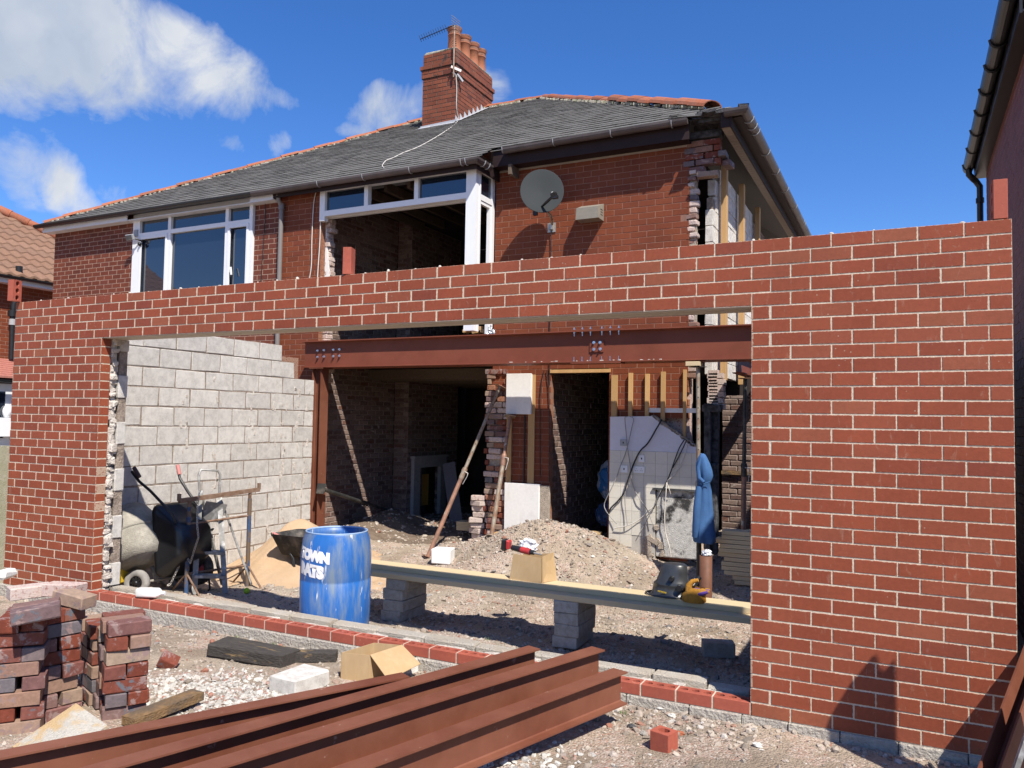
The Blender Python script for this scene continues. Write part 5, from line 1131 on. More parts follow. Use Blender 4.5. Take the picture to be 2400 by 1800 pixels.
# ---------------- fireplace ----------------
fp = thing('fireplace', 'grey fireplace surround with an amber slatted grate in the dark back room', 'fireplace', (XBR, 7.6, -.05))
fr = MB(); fr.box(XBR+.002, XBR+.07, 6.98, 7.18, -.05, 1.02); fr.box(XBR+.002, XBR+.07, 7.88, 8.08, -.05, 1.02); fr.box(XBR+.002, XBR+.075, 7.181, 7.879, .85, 1.02); fr.box(XBR+.002, XBR+.10, 6.95, 8.11, 1.021, 1.06); fr.build('surround', M('grey_surround', (.42, .39, .37), .8, var=.2, bmp=.3), fp)
op = MB(); op.box(XBR-.26, XBR-.25, 7.18, 7.88, -.05, .85); op.build('fire_back', m_char, fp)
for k in range(13): MB().box(XBR-.14, XBR-.125, 7.30+k*.038, 7.318+k*.038, .12, .70).build('grate_slat', M('amber_slat', (.55, .27, .05), .5) if k == 0 else bpy.data.materials['amber_slat'], fp)
# ---------------- bench of planks on block piers ----------------
def blk(c, sz, ang, mat, label, group, ch=.006):
    mb = MB(); mb.cbox(c, sz, rotz(ang), ch, .004); return solo(mb, 'concrete_block', mat, label, 'concrete block', group)
nm = ['bottom', 'second from bottom', 'third from bottom', 'top']
for (x0, nmn, off) in ((-4.90, 'left-hand bench pier beside the blue barrel', 0), (-3.12, 'right-hand bench pier in the middle of the opening', .01)):
    g0 = -.205
    for k in range(4):
        blk((x0+random.uniform(-.012, .012)+(.03 if k == 3 and x0 < -4 else 0)-(.02 if k == 0 else 0), 1.61+random.uniform(-.01, .01), g0+.0505+k*.1015), (.225, .43, .1), random.uniform(-.03, .03), m_blockd, nm[k]+' concrete block of the '+nmn, 'blocks in the bench piers')
g1 = -.205+4*.1015+.0
def plank(x0, x1, y0, y1, z0, z1, label, ang=0.0, mat=m_pine):
    mb = MB(); mb.cbox(((x0+x1)/2, (y0+y1)/2, (z0+z1)/2), (x1-x0, y1-y0, z1-z0), rotz(ang), .003, .001); return solo(mb, 'plank', mat, label, 'plank', 'pine planks of the makeshift bench')
plank(-5.55, -1.10, 1.385, 1.58, g1, g1+.047, 'pale pine plank at the front and bottom of the makeshift bench', -.002)
plank(-5.60, -1.10, 1.59, 1.80, g1+.0, g1+.047, 'pale pine plank at the back of the bench under the upper plank')
plank(-5.45, -1.05, 1.50, 1.70, g1+.048, g1+.096, 'pale pine plank lying on top of the makeshift bench', .002)
BT = g1+.096
blk((-1.93, 1.86, -.145), (.26, .15, .12), .35, m_blockd, 'lone dark block on the shaded ground near the brick pier', None)
# folded cardboard box on the bench
cb_ = thing('cardboard_box', 'squashed brown cardboard box standing on the pine bench', 'box', (-3.45, 1.6, BT))
P0 = at(1194, 1352, y=1.53); P1 = at(1270, 1365, y=1.53); P2 = at(1308, 1350, y=1.72); h_ = .225
f = MB(); f.hexa([(P0.x, 1.53, BT), (P1.x, 1.51, BT), (P1.x, 1.52, BT), (P0.x, 1.54, BT), (P0.x+.02, 1.56, BT+h_), (P1.x-.01, 1.53, BT+h_-.01), (P1.x-.01, 1.535, BT+h_-.01), (P0.x+.02, 1.57, BT+h_)]); f.build('panel', m_card, cb_)
f = MB(); f.hexa([(P1.x+.012, 1.53, BT+.005), (P2.x, 1.70, BT), (P2.x-.006, 1.706, BT), (P1.x+.004, 1.54, BT+.005), (P1.x-.0, 1.53, BT+h_-.0), (P2.x-.045, 1.72, BT+h_+.02), (P2.x-.05, 1.726, BT+h_+.02), (P1.x-.008, 1.54, BT+h_)]); f.build('panel', m_card, cb_)
for k in range(3): f = MB(); x = P1.x-.022+k*.013; f.hexa([(x, 1.512+k*.004, BT), (x+.006, 1.512+k*.004, BT), (x+.006, 1.68, BT), (x, 1.68, BT), (x-.01, 1.53, BT+h_-.02), (x-.004, 1.53, BT+h_-.02), (x-.004, 1.69, BT+h_-.02), (x-.01, 1.69, BT+h_-.02)]); f.build('flap', m_card, cb_)
f = MB(); f.hexa([(P0.x, 1.70, BT), (P2.x-.02, 1.72, BT), (P2.x-.02, 1.725, BT), (P0.x, 1.705, BT), (P0.x+.05, 1.70, BT+h_-.02), (P2.x-.05, 1.72, BT+h_+.01), (P2.x-.05, 1.725, BT+h_+.01), (P0.x+.05, 1.705, BT+h_-.02)]); f.build('panel', m_card, cb_)
# power tool on the box
tl = thing('power_tool', 'red and black cordless tool lying on top of the squashed cardboard box', 'power tool', tuple(at(1225, 1292, y=1.58)))
a, b = at(1200, 1283, y=1.60), at(1252, 1296, y=1.58); MB().tube([a, a.lerp(b, .3), a.lerp(b, .75), b], [.024, .028, .026, .018], 12).build('body', m_blackpl, tl)
MB().tube([a.lerp(b, .42), a.lerp(b, .82)], [.030, .029], 12).build('band', m_red, tl)
a2 = at(1192, 1275, y=1.61); MB().cbox(a2+Vector((.0, 0, -.005)), (.035, .07, .085), Matrix.Rotation(.15, 3, 'Y'), .01).build('casing', m_red, tl); MB().cbox(a2+Vector((-.04, 0, -.01)), (.05, .075, .11), Matrix.Rotation(.1, 3, 'Y'), .014).build('battery', m_blackpl, tl)
MB().tube([b, b+(b-a).normalized()*.08], [.010, .006], 8).build('nose', m_galv, tl)
def crumple(c, r, sc, n=14, m=9, amp=.25):
    mb = MB(); mb.sphere(c, r, n, m, sc); V = []
    rs = random.Random(int(abs(c[0])*1000)); 
    mb.v = [tuple(Vector(c)+(Vector(p)-Vector(c))*(1+rs.uniform(-amp, amp))) for p in mb.v]; mb.sm = [False]*len(mb.f); return mb
solo(crumple(at(1238, 1278, y=1.74), .075, (1.2, .7, .75)), 'polythene_sheet', m_clear, 'crumpled clear polythene bundle behind the power tool on the bench', 'plastic')
# welding mask
mk = thing('welding_mask', 'black welding mask resting face-up on the pine bench beside the glove', 'welding mask', tuple(at(1566, 1395, y=1.60)))
c = at(1566, 1399, y=1.62); c.z = BT+.002; prof = [(.165, 0), (.168, .012), (.152, .02), (.146, .10), (.150, .108), (.128, .13), (.110, .21), (.098, .275), (.085, .285), (0, .29)]
mb = MB(); mb.lathe(prof, (0, 0, 0), 28); mb.v = [(c.x+x*1.05-.10*(z/.29)*-.35*1.0+.02, c.y+y*.75, c.z+z*.93) for x, y, z in mb.v]; mb.build('shell', m_mask, mk)
bnd = MB(); bnd.lathe([(.171, .0), (.180, .004), (.180, .012), (.17, .014)], (0, 0, 0), 28); bnd.v = [(c.x+x*1.08+.0, c.y+y*.78, c.z+z) for x, y, z in bnd.v]; bnd.build('rim', m_mask, mk)
kn = MB()
for px, py, r in ((1573, 1357, .022), (1592, 1379, .028)): q = at(px, py, y=c.y-.12); kn.tube([q+Vector((0, .03, 0)), q+Vector((.0, -.012, 0))], [r, r*.85], 14)
kn.build('knob', m_blackpl, mk); q = at(1571, 1330, y=c.y-.03); MB().cbox(q, (.035, .004, .02), None, .001).build('label', m_yellow, mk)
tx = MB(); q = at(1543, 1385, y=c.y-.125)
for k in range(6): tx.cbox(q+Vector((.012*k, -.001+.0016*k, -.002*k)), (.008, .003, .012), None, .0)
tx.build('lettering', m_yellow, mk)
st = MB(); st.tube([at(1606, 1395, y=1.72), at(1625, 1372, y=1.86), at(1640, 1352, y=1.9)], .022, 8); st.tube([at(1612, 1370, y=1.75), at(1628, 1358, y=1.8)], .02, 8); st.build('head_band', m_blackpl, mk)
# glove
gl = thing('work_glove', 'tan and purple leather work glove propped on the pine bench', 'glove', tuple(at(1628, 1425, y=1.55)))
A = at(1626, 1422, y=1.52); A.z = BT-.02
gb = MB(); gb.lathe([(.062, -.02), (.070, .0), (.066, .04), (.058, .07), (.05, .10)], (0, 0, 0), 18); gb.v = [(A.x+x*1.45+(.02 if z > .05 else 0), A.y+y*.8-.0, A.z+.03+z*1.0) for x, y, z in gb.v]; gb.build('cuff', m_leather, gl)
th_ = MB(); b0 = Vector((A.x-.04, A.y, A.z+.09)); th_.tube([b0, b0+Vector((.0, 0, .05)), b0+Vector((.03, .0, .085)), b0+Vector((.075, 0, .10))], [.034, .026, .02, .014], 10); th_.build('thumb', m_leather, gl)
pm = MB(); pm.sphere((A.x+.025, A.y, A.z+.095), .052, 14, 9, (1.1, .62, .62)); pm.build('palm', m_purple, gl)
for k in range(4):
    s = Vector((A.x+.045+k*.004, A.y-.03+k*.02, A.z+.085+k*.006)); f_ = MB(); f_.tube([s, s+Vector((.04, .0, .008)), s+Vector((.078-.006*abs(k-1), .004, .022-k*.004))], [.018, .016, .011], 8); f_.build('finger', m_leather if k % 2 else m_purple, gl)
# pipe offcut, board pack
pc_ = at(1654, 1385, y=3.55); pc_.z = gh(pc_.x, 3.55); t = MB(); hh = at(1654, 1302, y=3.55).z-pc_.z
t.lathe([(.066, 0), (.066, hh), (.056, hh), (.056, .05)], pc_, 20); pt = solo(t, 'clay_pipe', m_pipeb, 'brown pipe offcut standing upright below the blue fleece', 'pipe')
solo(crumple((pc_.x+.01, pc_.y, pc_.z+hh+.02), .05, (1, 1, .8)), 'plastic_wrap', m_clear, 'scrap of pale plastic stuffed in the top of the brown pipe', 'plastic')
z = gh(-2.0, 4.35)+.02; xb = at(1692, 1368, y=4.30).x
for k in range(12):
    dx = [.10, .09, 0, -.02, -.04, .0, -.06, -.07, -.05, -.1, -.02, -.04][k]; w = .05
    mb = MB(); mb.cbox((xb+.52+dx+.03, 4.42, z+w/2), (1.05+random.uniform(-.02, .04), .20, w-.004), rotz(random.uniform(-.02, .03)), .003, .001)
    solo(mb, 'board', m_pine, ('bottom', 'second from bottom', 'third from bottom', 'fourth from bottom', 'fifth from bottom', 'sixth from bottom', 'sixth from top', 'fifth from top', 'fourth from top', 'third from top', 'second from top', 'top')[k]+' board of the timber pack behind the right brick pier', 'board', 'boards in the timber pack'); z += w
for k in range(7):
    a = Vector((xb+.25+k*.07, 4.4, z+.01)); solo(MB().bar(a, a+Vector((random.uniform(.05, .25), random.uniform(-.1, .1), random.uniform(.02, .22))), .02, .012), 'timber_offcut', m_pine, 'thin splintered offcut lying across the timber pack', 'offcut', 'offcuts on the timber pack')
# odds and ends in the house
solo(MB().cbox(at(1038, 1300, y=4.0)+Vector((0, 0, -.01)), (.26, .22, .19), rotz(.25), .012), 'foam_box', m_upvc, 'small white foam box on the rubble at the foot of the leaning prop', 'box')
solo(MB().cbox(at(1198, 1250, y=4.62), (.46, .10, .06), rotz(.1) @ Matrix.Rotation(-.12, 3, 'Y'), .003), 'timber_offcut', m_stud, 'orange timber offcut on the crest of the spoil heap', 'offcut')
solo(MB().cbox(at(1290, 1240, y=4.72)+Vector((0, 0, -.01)), (.42, .25, .05), rotz(-.1) @ Matrix.Rotation(.05, 3, 'Y'), .008, .004), 'stone_slab', m_foot, 'pale flat slab on top of the spoil heap below the doorway', 'slab')
for k in range(6): p = at(1098, 1240-k*3.4, y=5.5); solo(MB().cbox(p, (.30, .22, .018), rotz(.1+random.uniform(-.05, .05)), .002), 'board', m_pine, 'short thin board stacked on the floor left of the brick pier', 'board', 'thin boards by the pier')
bg_ = crumple(at(1430, 1125, y=6.3), .24, (.8, .6, 1.2), 18, 12, .10); solo(bg_, 'sack', m_bag, 'large blue and white sack just inside the dark doorway', 'sack')
solo(crumple(at(1425, 1205, y=6.0), .20, (.9, .6, .9), 18, 12, .14), 'plastic_bag', m_bagb, 'blue plastic bag below the sack in the dark doorway', 'bag')
solo(MB().cbox(at(1384, 1255, y=5.0)+Vector((0, 0, 0)), (.28, .2, .10), rotz(.15), .005), 'carton', m_card, 'small dirty carton on the ground in front of the doorway', 'box')
lp = MB(); lp.bar(at(1070, 1225, y=6.6), at(1052, 1085, y=6.9), .22, .02, (1, .2, 0)); solo(lp, 'board', M('grey_board', (.14, .14, .16), .8), 'grey board leaning in the dark back room right of the fireplace', 'board')
ins = crumple(at(1148, 790, y=4.9), .14, (.55, .4, 1.0), 12, 8, .3); solo(ins, 'foil_insulation', m_foil, 'crumpled silver foil insulation above the beam', 'insulation')
for k in range(9): p = at(1090+k*6.5, 772+random.uniform(-3, 6), y=5.0); solo(MB().cbox(p, (random.uniform(.06, .12), .1, random.uniform(.03, .07)), rotz(random.uniform(-.4, .4)) @ Matrix.Rotation(random.uniform(-.5, .5), 3, 'Y'), .006, .01), 'broken_board', m_stud, 'splintered floorboard end in the gap above the steel beam', 'board', 'splintered floorboard ends')
# ---------------- barrel ----------------
by = .60; bc = at(785, 1420, y=by); bz = gh(bc.x, by)-.005; bt = at(785, 1243, y=by).z; H = bt-bz
bar = thing('barrel', 'blue plastic barrel with worn white stencilled lettering behind the brick plinth', 'barrel', (bc.x, by, bz)); R0 = .300
prof = [(.255, 0), (.275, .015), (R0*.955, .06), (R0*.99, .20), (R0, H*.30), (R0*1.006, H*.58), (R0*.992, H*.585), (R0*1.004, H*.60), (R0, H*.80), (R0*.95, H*.93), (R0*.885, H-.012), (R0*.875, H), (R0*.855, H), (R0*.86, H*.93), (R0*.97, H*.8), (R0*.97, .1), (0, .08)]
mb = MB(); mb.lathe(prof, (bc.x, by, bz), 48); mb.build('shell', m_barrel, bar)
MB().lathe([(R0*.878, H-.004), (R0*.889, H+.002), (R0*.878, H+.008), (R0*.852, H+.006), (R0*.850, H-.004)], (bc.x, by, bz), 48).build('rim', M('pale_barrel_edge', (.30, .42, .60), .5), bar)
def Rz(z):
    for (r0, z0), (r1, z1) in zip(prof[:11], prof[1:12]):
        if z0 <= z <= z1: return r0+(r1-r0)*(z-z0)/max(1e-6, z1-z0)
    return R0
for ti, (txt, zc, size, a_off) in enumerate((('TOWN', H*.80, .115, 0), ('RATS', H*.665, .135, .03))):
    cu = bpy.data.curves.new('lettering', 'FONT'); cu.body = txt; cu.size = size; cu.offset = .0115; cu.space_character = .86; cu.resolution_u = 3
    to = bpy.data.objects.new('lettering', cu); COL.objects.link(to); bpy.context.view_layer.update()
    me = bpy.data.meshes.new_from_object(to.evaluated_get(bpy.context.evaluated_depsgraph_get())); bpy.data.objects.remove(to)
    import bmesh
    bm = bmesh.new(); bm.from_mesh(me); bmesh.ops.triangulate(bm, faces=bm.faces); bmesh.ops.subdivide_edges(bm, edges=[e_ for e_ in bm.edges if e_.calc_length() > .02], cuts=2); bmesh.ops.triangulate(bm, faces=bm.faces)
    w_ = max(v.co.x for v in bm.verts); camang = math.atan2(CP[1]-by, CP[0]-bc.x)
    for v in bm.verts:
        x, z = v.co.x, v.co.y; ang = camang-math.radians(72)+a_off+(x/R0)*.92; zz = zc+z*.95-x*.10; r = Rz(zz)+.0025
        v.co = (bc.x+r*math.cos(ang)-wl(bar).x, by+r*math.sin(ang)-wl(bar).y, zz)
    bm.to_mesh(me); bm.free(); me.materials.append(m_stencil); lo = bpy.data.objects.new('lettering', me); COL.objects.link(lo); lo.parent = bar
# balls
def ball(px, py, y, label):
    c = at(px, py, y=y); c.z = gh(c.x, y)+.033; mb = MB(); mb.sphere(c, .033, 18, 12); return solo(mb, 'tennis_ball', m_ball, label, 'tennis ball')
ball(578, 1387, 1.60, 'lime green tennis ball on the sand between the trestle and the barrel'); ball(862, 1389, 1.9, 'lime green tennis ball half hidden behind the right side of the barrel')
# ---------------- mixer ----------------
mxr = thing('cement_mixer', 'small cement mixer with a grey caked drum and spoked wheel', 'cement mixer', (-8.0, 1.45, -.2))
dcn = at(318, 1262, y=.98); axis = Vector((-.50, .15, .62)).normalized(); QM = axis.to_track_quat('Z', 'Y').to_matrix()
MB().lathe([(0, -.30), (.20, -.29), (.27, -.22), (.30, -.05), (.305, .02), (.30, .08), (.235, .25), (.19, .34), (.18, .34), (.22, .24), (.28, .08), (.27, -.1), (0, -.2)], dcn, 30, QM).build('drum', m_drum, mxr)
MB().lathe([(.309, -.01), (.318, .0), (.318, .02), (.309, .035)], dcn, 30, QM).build('drum_ring', m_drum, mxr)
def wheel(par, c, r, w, ax, tyre, hub, spokes=True):
    ax = Vector(ax).normalized(); Q = ax.to_track_quat('Z', 'Y').to_matrix(); c = Vector(c)
    MB().lathe([(r*.52, -w*.35), (r*.62, -w/2), (r*.9, -w/2), (r, -w*.3), (r, w*.3), (r*.9, w/2), (r*.62, w/2), (r*.52, w*.35)], c, 28, Q).build('tyre', tyre, par)
    h = MB(); h.lathe([(r*.14, -w*.45), (r*.18, w*.5), (0, w*.5)], c, 14, Q)
    if spokes:
        for k in range(8): a = k*math.pi/4; d = Q@Vector((math.cos(a), math.sin(a), 0)); h.bar(c+d*r*.12+ax*w*.2, c+d*r*.54+ax*w*.2, r*.11, w*.3, ax)
    else: h.lathe([(r*.54, -w*.3), (r*.54, w*.3), (r*.3, w*.42), (0, w*.45)], c, 20, Q)
    h.build('hub', hub, par)
wc = at(321, 1366, y=.90); wheel(mxr, wc, .138, .075, (.35, -1, .05), m_tyre, m_blackpl)
wheel(mxr, wc+Vector((.08, .50, 0)), .138, .075, (.35, -1, .05), m_tyre, m_blackpl)
fr = MB(); fr.tube([wc+Vector((.02, .05, 0)), wc+Vector((.13, .5, 0))], .014, 8); fr.tube([wc+Vector((.06, .2, 0)), dcn+Vector((.06, .12, -.2))], .022, 8); fr.tube([wc+Vector((.06, .2, .0)), at(400, 1380, y=1.5)], .020, 8); fr.build('stand', m_drum, mxr)
yc = at(281, 1335, y=.80); MB().cbox(yc+Vector((0, 0, .06)), (.045, .25, .42), rotz(.2), .02).build('motor_cover', m_yellow, mxr); MB().cbox(yc+Vector((0.01, 0, .33)), (.03, .1, .1), rotz(.2), .01).build('switch', M('orange_plastic', (.75, .16, .04), .5), mxr)
ty = crumple(at(302, 1215, y=1.18), .24, (.9, .8, .42), 20, 12, .07); solo(ty, 'cement_bag', m_bag, 'blue and white plastic cement bag draped behind the mixer drum', 'bag')
# ---------------- upright wheelbarrow ----------------
def rrect(c, a, b, ha, hb, r, n=5):
    P = []
    for (sx, sy, a0) in ((1, 1, 0), (-1, 1, 90), (-1, -1, 180), (1, -1, 270)):
        for k in range(n+1):
            t = math.radians(a0+90*k/n); P.append(c+a*(sx*(ha-r)+r*math.cos(t))+b*(sy*(hb-r)+r*math.sin(t)))
    return P
def loft(mb, loops, cap=True):
    n = len(loops[0]); base = 0; V = [p for l in loops for p in l]
    F = [(i*n+k, i*n+(k+1) % n, (i+1)*n+(k+1) % n, (i+1)*n+k) for i in range(len(loops)-1) for k in range(n)]
    if cap: F.append(tuple(range((len(loops)-1)*n, len(loops)*n)))
    mb.add(V, F, True)
wb = thing('wheelbarrow', 'black wheelbarrow standing upright on its nose beside the cement mixer', 'wheelbarrow', (-7.55, 1.35, -.2))
tl_, bl_ = at(357, 1190, y=.98), at(366, 1350, y=.98); xm = (tl_.x+bl_.x)/2; zm = (tl_.z+bl_.z)/2; hz = (tl_.z-bl_.z)/2+.02
u_ = Vector((.10, 1, 0)).normalized(); v_ = Vector((bl_.x-tl_.x, 0, bl_.z-tl_.z)).normalized()*-1; o_ = u_.cross(v_); o_ = -o_ if o_.x < 0 else o_
c0 = Vector((xm, .98, zm))+u_*.28
loops = [rrect(c0-o_*.0, u_, v_, .28, hz, .09), rrect(c0+o_*.012, u_, v_, .295, hz+.015, .09), rrect(c0+o_*.03, u_, v_, .27, hz-.01, .09), rrect(c0+o_*.24-v_*.03, u_, v_, .22, hz-.16, .09), rrect(c0+o_*.32-v_*.03, u_, v_, .19, hz-.21, .07)]
tb = MB(); loft(tb, loops); inner = [[p-o_*.006 for p in rrect(c0, u_, v_, .27, hz-.01, .09)], rrect(c0+o_*.23-v_*.03, u_, v_, .21, hz-.17, .08), rrect(c0+o_*.31-v_*.03, u_, v_, .18, hz-.22, .07)]; loft(tb, inner); tb.build('tub', m_blackm, wb)
whc = at(462, 1332, y=1.50); wheel(wb, whc, .185, .085, (.35, -1, .05), m_rubber, m_red, False)
hn = MB()
h1 = [at(p[0], p[1], y=.99) for p in ((309, 1105), (326, 1128), (352, 1150), (404, 1205))]; h2 = [at(p[0], p[1], y=1.42) for p in ((417, 1104), (422, 1122), (440, 1152), (475, 1200))]
for hh_ in (h1, h2): hn.tube(hh_+[hh_[-1].lerp(whc, .75), whc], .0155, 8)
hn.build('handle_frame', m_blackpl, wb)
for hh_, m__, ends in ((h1, M('dark_grip', (.10, .06, .06), .7), ((314, 1096), (327, 1118))), (h2, m_pink, ((416, 1090), (421, 1112)))):
    y = .99 if hh_ is h1 else 1.42; MB().tube([at(*ends[0], y=y), at(*ends[1], y=y)], .022, 10).build('grip', m__, wb)
lg = MB(); lg.tube([at(475, 1243, y=1.5), at(500, 1240, y=1.55), at(480, 1262, y=1.6), whc], .013, 8); lg.tube([at(462, 1385, y=1.45), at(480, 1392, y=1.45), at(492, 1380, y=1.45), at(487, 1330, y=1.55)], .012, 8); lg.build('leg', m_blackpl, wb)
# second barrow behind the barrel
wb2 = thing('wheelbarrow', 'dark wheelbarrow mostly hidden behind the left side of the blue barrel', 'wheelbarrow', (-6.7, 2.5, -.2))
c0 = at(715, 1275, y=2.6); loops = [rrect(c0+Vector((0, 0, .13)), Vector((1, 0, 0)), Vector((0, 1, 0)), .34, .28, .08), rrect(c0+Vector((0, 0, .11)), Vector((1, 0, 0)), Vector((0, 1, 0)), .33, .27, .08), rrect(c0+Vector((0, 0, -.12)), Vector((1, 0, 0)), Vector((0, 1, 0)), .24, .18, .07)]
tb = MB(); loft(tb, loops); loft(tb, [rrect(c0+Vector((0, 0, .128)), Vector((1, 0, 0)), Vector((0, 1, 0)), .32, .26, .08), rrect(c0+Vector((0, 0, -.10)), Vector((1, 0, 0)), Vector((0, 1, 0)), .22, .17, .07)]); tb.build('tub', m_rubber, wb2)
hA, hB = at(652, 1257, y=2.42), at(688, 1310, y=2.42); MB().tube([hA, at(664, 1270, y=2.42), hB, at(691, 1345, y=2.42)], .016, 8).build('handle_frame', m_blackpl, wb2)
MB().tube([at(640, 1251, y=2.42), at(652, 1256, y=2.42)], .022, 10).build('grip', m_pink, wb2)
# ---------------- step ladder ----------------
ld = thing('step_ladder', 'splashed aluminium step ladder standing behind the chained trestle', 'step ladder', (-7.2, 1.35, -.2))
fl0, fr0 = at(455, 1399, y=1.22), at(528, 1393, y=1.44); fl0.z = gh(fl0.x, fl0.y); fr0.z = gh(fr0.x, fr0.y)
tL, tR = at(470, 1150, y=1.40), at(514, 1160, y=1.62)
s1 = MB(); s1.bar(fl0, tL, .055, .025, (fr0-fl0)); s1.build('stile', m_alu, ld); s1 = MB(); s1.bar(fr0, tR, .055, .025, (fr0-fl0)); s1.build('stile', m_alu, ld)
for py in (1290, 1347):
    a = at(460, py, y=1.26+(1395-py)*.0007); b = at(531, py-1, y=1.47+(1395-py)*.0007)
    t0 = (a.z-fl0.z)/(tL.z-fl0.z); a = fl0.lerp(tL, t0); b = fr0.lerp(tR, t0); MB().bar(a-(b-a)*.03, b+(b-a)*.03, .11, .03, Vector((.25, -1, 0))).build('tread', m_alu, ld)
pA, pB = fl0.lerp(tL, .80), fr0.lerp(tR, .80); MB().bar(pA+Vector((0, .05, .0)), pB+Vector((0, .05, 0)), .012, .22, Vector((.25, -1, 0))).build('platform', m_alu, ld)
hp = MB(); hp.tube([tL+Vector((0, 0, -.15)), at(466, 1112, y=1.42), at(471, 1101, y=1.44), at(511, 1103, y=1.62), at(516, 1112, y=1.63), tR+Vector((0, .0, -.15))], .014, 8); hp.build('hand_rail', m_alu, ld)
for a, b in ((tL, Vector((fl0.x-.12, fl0.y+.50, fl0.z))), (tR, Vector((fr0.x-.12, fr0.y+.50, fr0.z)))): MB().bar(a, b, .035, .02).build('rear_leg', m_alu, ld)
# ---------------- trestle ----------------
tr = thing('trestle', 'adjustable steel trestle with worn blue legs and a rusty top bar', 'trestle', (-7.33, 1.54, -.2))
A = at(436, 1397, y=1.165); B = at(579, 1372, y=1.91); A.z = gh(A.x, A.y); B.z = gh(B.x, B.y)
At = at(437, 1170, y=1.165); Bt = at(582, 1150, y=1.91); At.x = A.x; Bt.x = B.x
for nmx, P, T in (('leg', A, At), ('leg', B, Bt)):
    MB().tube([P, P.lerp(T, .92)], .024, 10).build('leg', m_bluep, tr); MB().tube([P.lerp(T, .85), T], .019, 10).build('inner_tube', m_rust, tr)
d = (Bt-At).normalized(); e0 = At-d*.12; e1 = Bt+d*.12
MB().bar(e0, e1, .045, .045).build('top_bar', m_rust, tr)
for e in (e0, e1): MB().bar(e, e+Vector((0, 0, .075)), .03, .03, (1, 0, 0)).build('stop', m_rust, tr)
MB().tube([A.lerp(At, .74), B.lerp(Bt, .74)], .013, 8).build('rail', m_rust, tr); MB().tube([A.lerp(At, .22), B.lerp(Bt, .22)], .013, 8).build('rail', m_rust, tr)
for P, T in ((A, At), (B, Bt)):
    for sg in (-1, 1): q = P.lerp(T, .22); MB().tube([q, P+Vector((sg*.28, -sg*.06, .01))], .011, 8).build('foot', m_rust, tr)
# chain
ch_ = MB(); path = [at(468, 1150, y=1.12), at(463, 1185, y=1.12), at(462, 1230, y=1.11), at(465, 1260, y=1.11), at(455, 1290, y=1.12), at(446, 1320, y=1.13), at(430, 1290, y=1.13), at(418, 1330, y=1.12), at(400, 1368, y=1.08), at(384, 1378, y=1.02)]
pts = []
for i in range(len(path)-1):
    n = max(1, int((path[i+1]-path[i]).length/.026)); pts += [path[i].lerp(path[i+1], k/n) for k in range(n)]
for i in range(len(pts)-1):
    a, b = pts[i], pts[i+1]; t = (b-a).normalized(); s = t.cross(Vector((0, 1, 0)) if i % 2 else Vector((1, 0, .2))).normalized(); m = (a+b)/2; ring = [m+t*.019*math.cos(2*math.pi*k/8)+s*.010*math.sin(2*math.pi*k/8) for k in range(9)]; ch_.tube(ring, .0038, 4, True, False)
solo(ch_, 'chain', m_galv, 'galvanised chain hanging from the trestle and trailing to the mixer wheel', 'chain')
# plastic bottle on the plinth
bo = thing('plastic_bottle', 'dirty white plastic bottle lying on the low brick plinth', 'bottle', tuple(at(348, 1408, y=.05)))
a = at(322, 1398, y=.03); b = at(372, 1389, y=.10); a.z = b.z = PC+.045; t = (b-a).normalized(); w_ = Vector((0, 0, 1)).cross(t).normalized()
l_ = [rrect(a+t*x, w_, Vector((0, 0, 1)), h1_, h2_, r_) for x, h1_, h2_, r_ in ((0, .035, .03, .015), (.012, .045, .040, .02), (.19, .045, .040, .02), (.215, .03, .03, .02), (.228, .016, .016, .01), (.24, .015, .015, .01))]; mb = MB(); loft(mb, l_); mb.add(l_[0], [tuple(range(len(l_[0])))[::-1]]); mb.build('body', m_milk, bo)
MB().tube([a+t*.235, a+t*.262], .018, 12).build('cap', m_upvc, bo)
# ---------------- foreground: steel beams ----------------
def proj(p):
    d = np.array(p)-CP; z = d@CF; return 1200+FPX*(d@CR)/z, 900-FPX*(d@CU)/z
def lying(pa, pb, T, L_, w, label):
    a = at(*pa, z=T); b = at(*pb, z=T); d = (a-b).normalized(); s = Vector((-d.y, d.x, 0)).normalized(); c = a+s*w/2
    mb = MB(); ibeam(mb, Vector((c.x, c.y, T-.19)), Vector((c.x-d.x*L_, c.y-d.y*L_, T-.19)), .19, w, .009, .007)
    return solo(mb, 'steel_beam', m_steel, label, 'steel beam', 'red oxide beams lying in front of the wall')
w_ = (at(1434, 1566.8, z=.25)-at(1471, 1574.6, z=.25)).length
lying((1471, 1574.6), (862.7, 1800), .25, 3.6, w_, 'nearest of the red oxide steel beams in the foreground, its end lowest and furthest right')
lying((1418, 1523), (740, 1731), .33, 3.9, w_, 'second nearest foreground steel beam, its cut end standing higher behind the nearest one')
lying((1266.6, 1520.7), (740, 1668.5), .33, 3.9, w_*.95, 'third foreground steel beam, ending level with the middle of the low brick plinth')
lying((960, 1586), (0, 1777), .285, 3.2, w_*.9, 'rearmost foreground steel beam, touching the pale stained slab')
br_ = MB()
for (px, py) in ((700, 1790),):
    p = at(px, py, z=.05); solo(MB().cbox((p.x, p.y, .03), (.75, .09, .07), rotz(-.25), .005, .004), 'timber_bearer', m_oldwood, 'timber bearer under the foreground steel beams '+('near their cut ends' if px == 1250 else 'towards the bottom left'), 'timber', None)
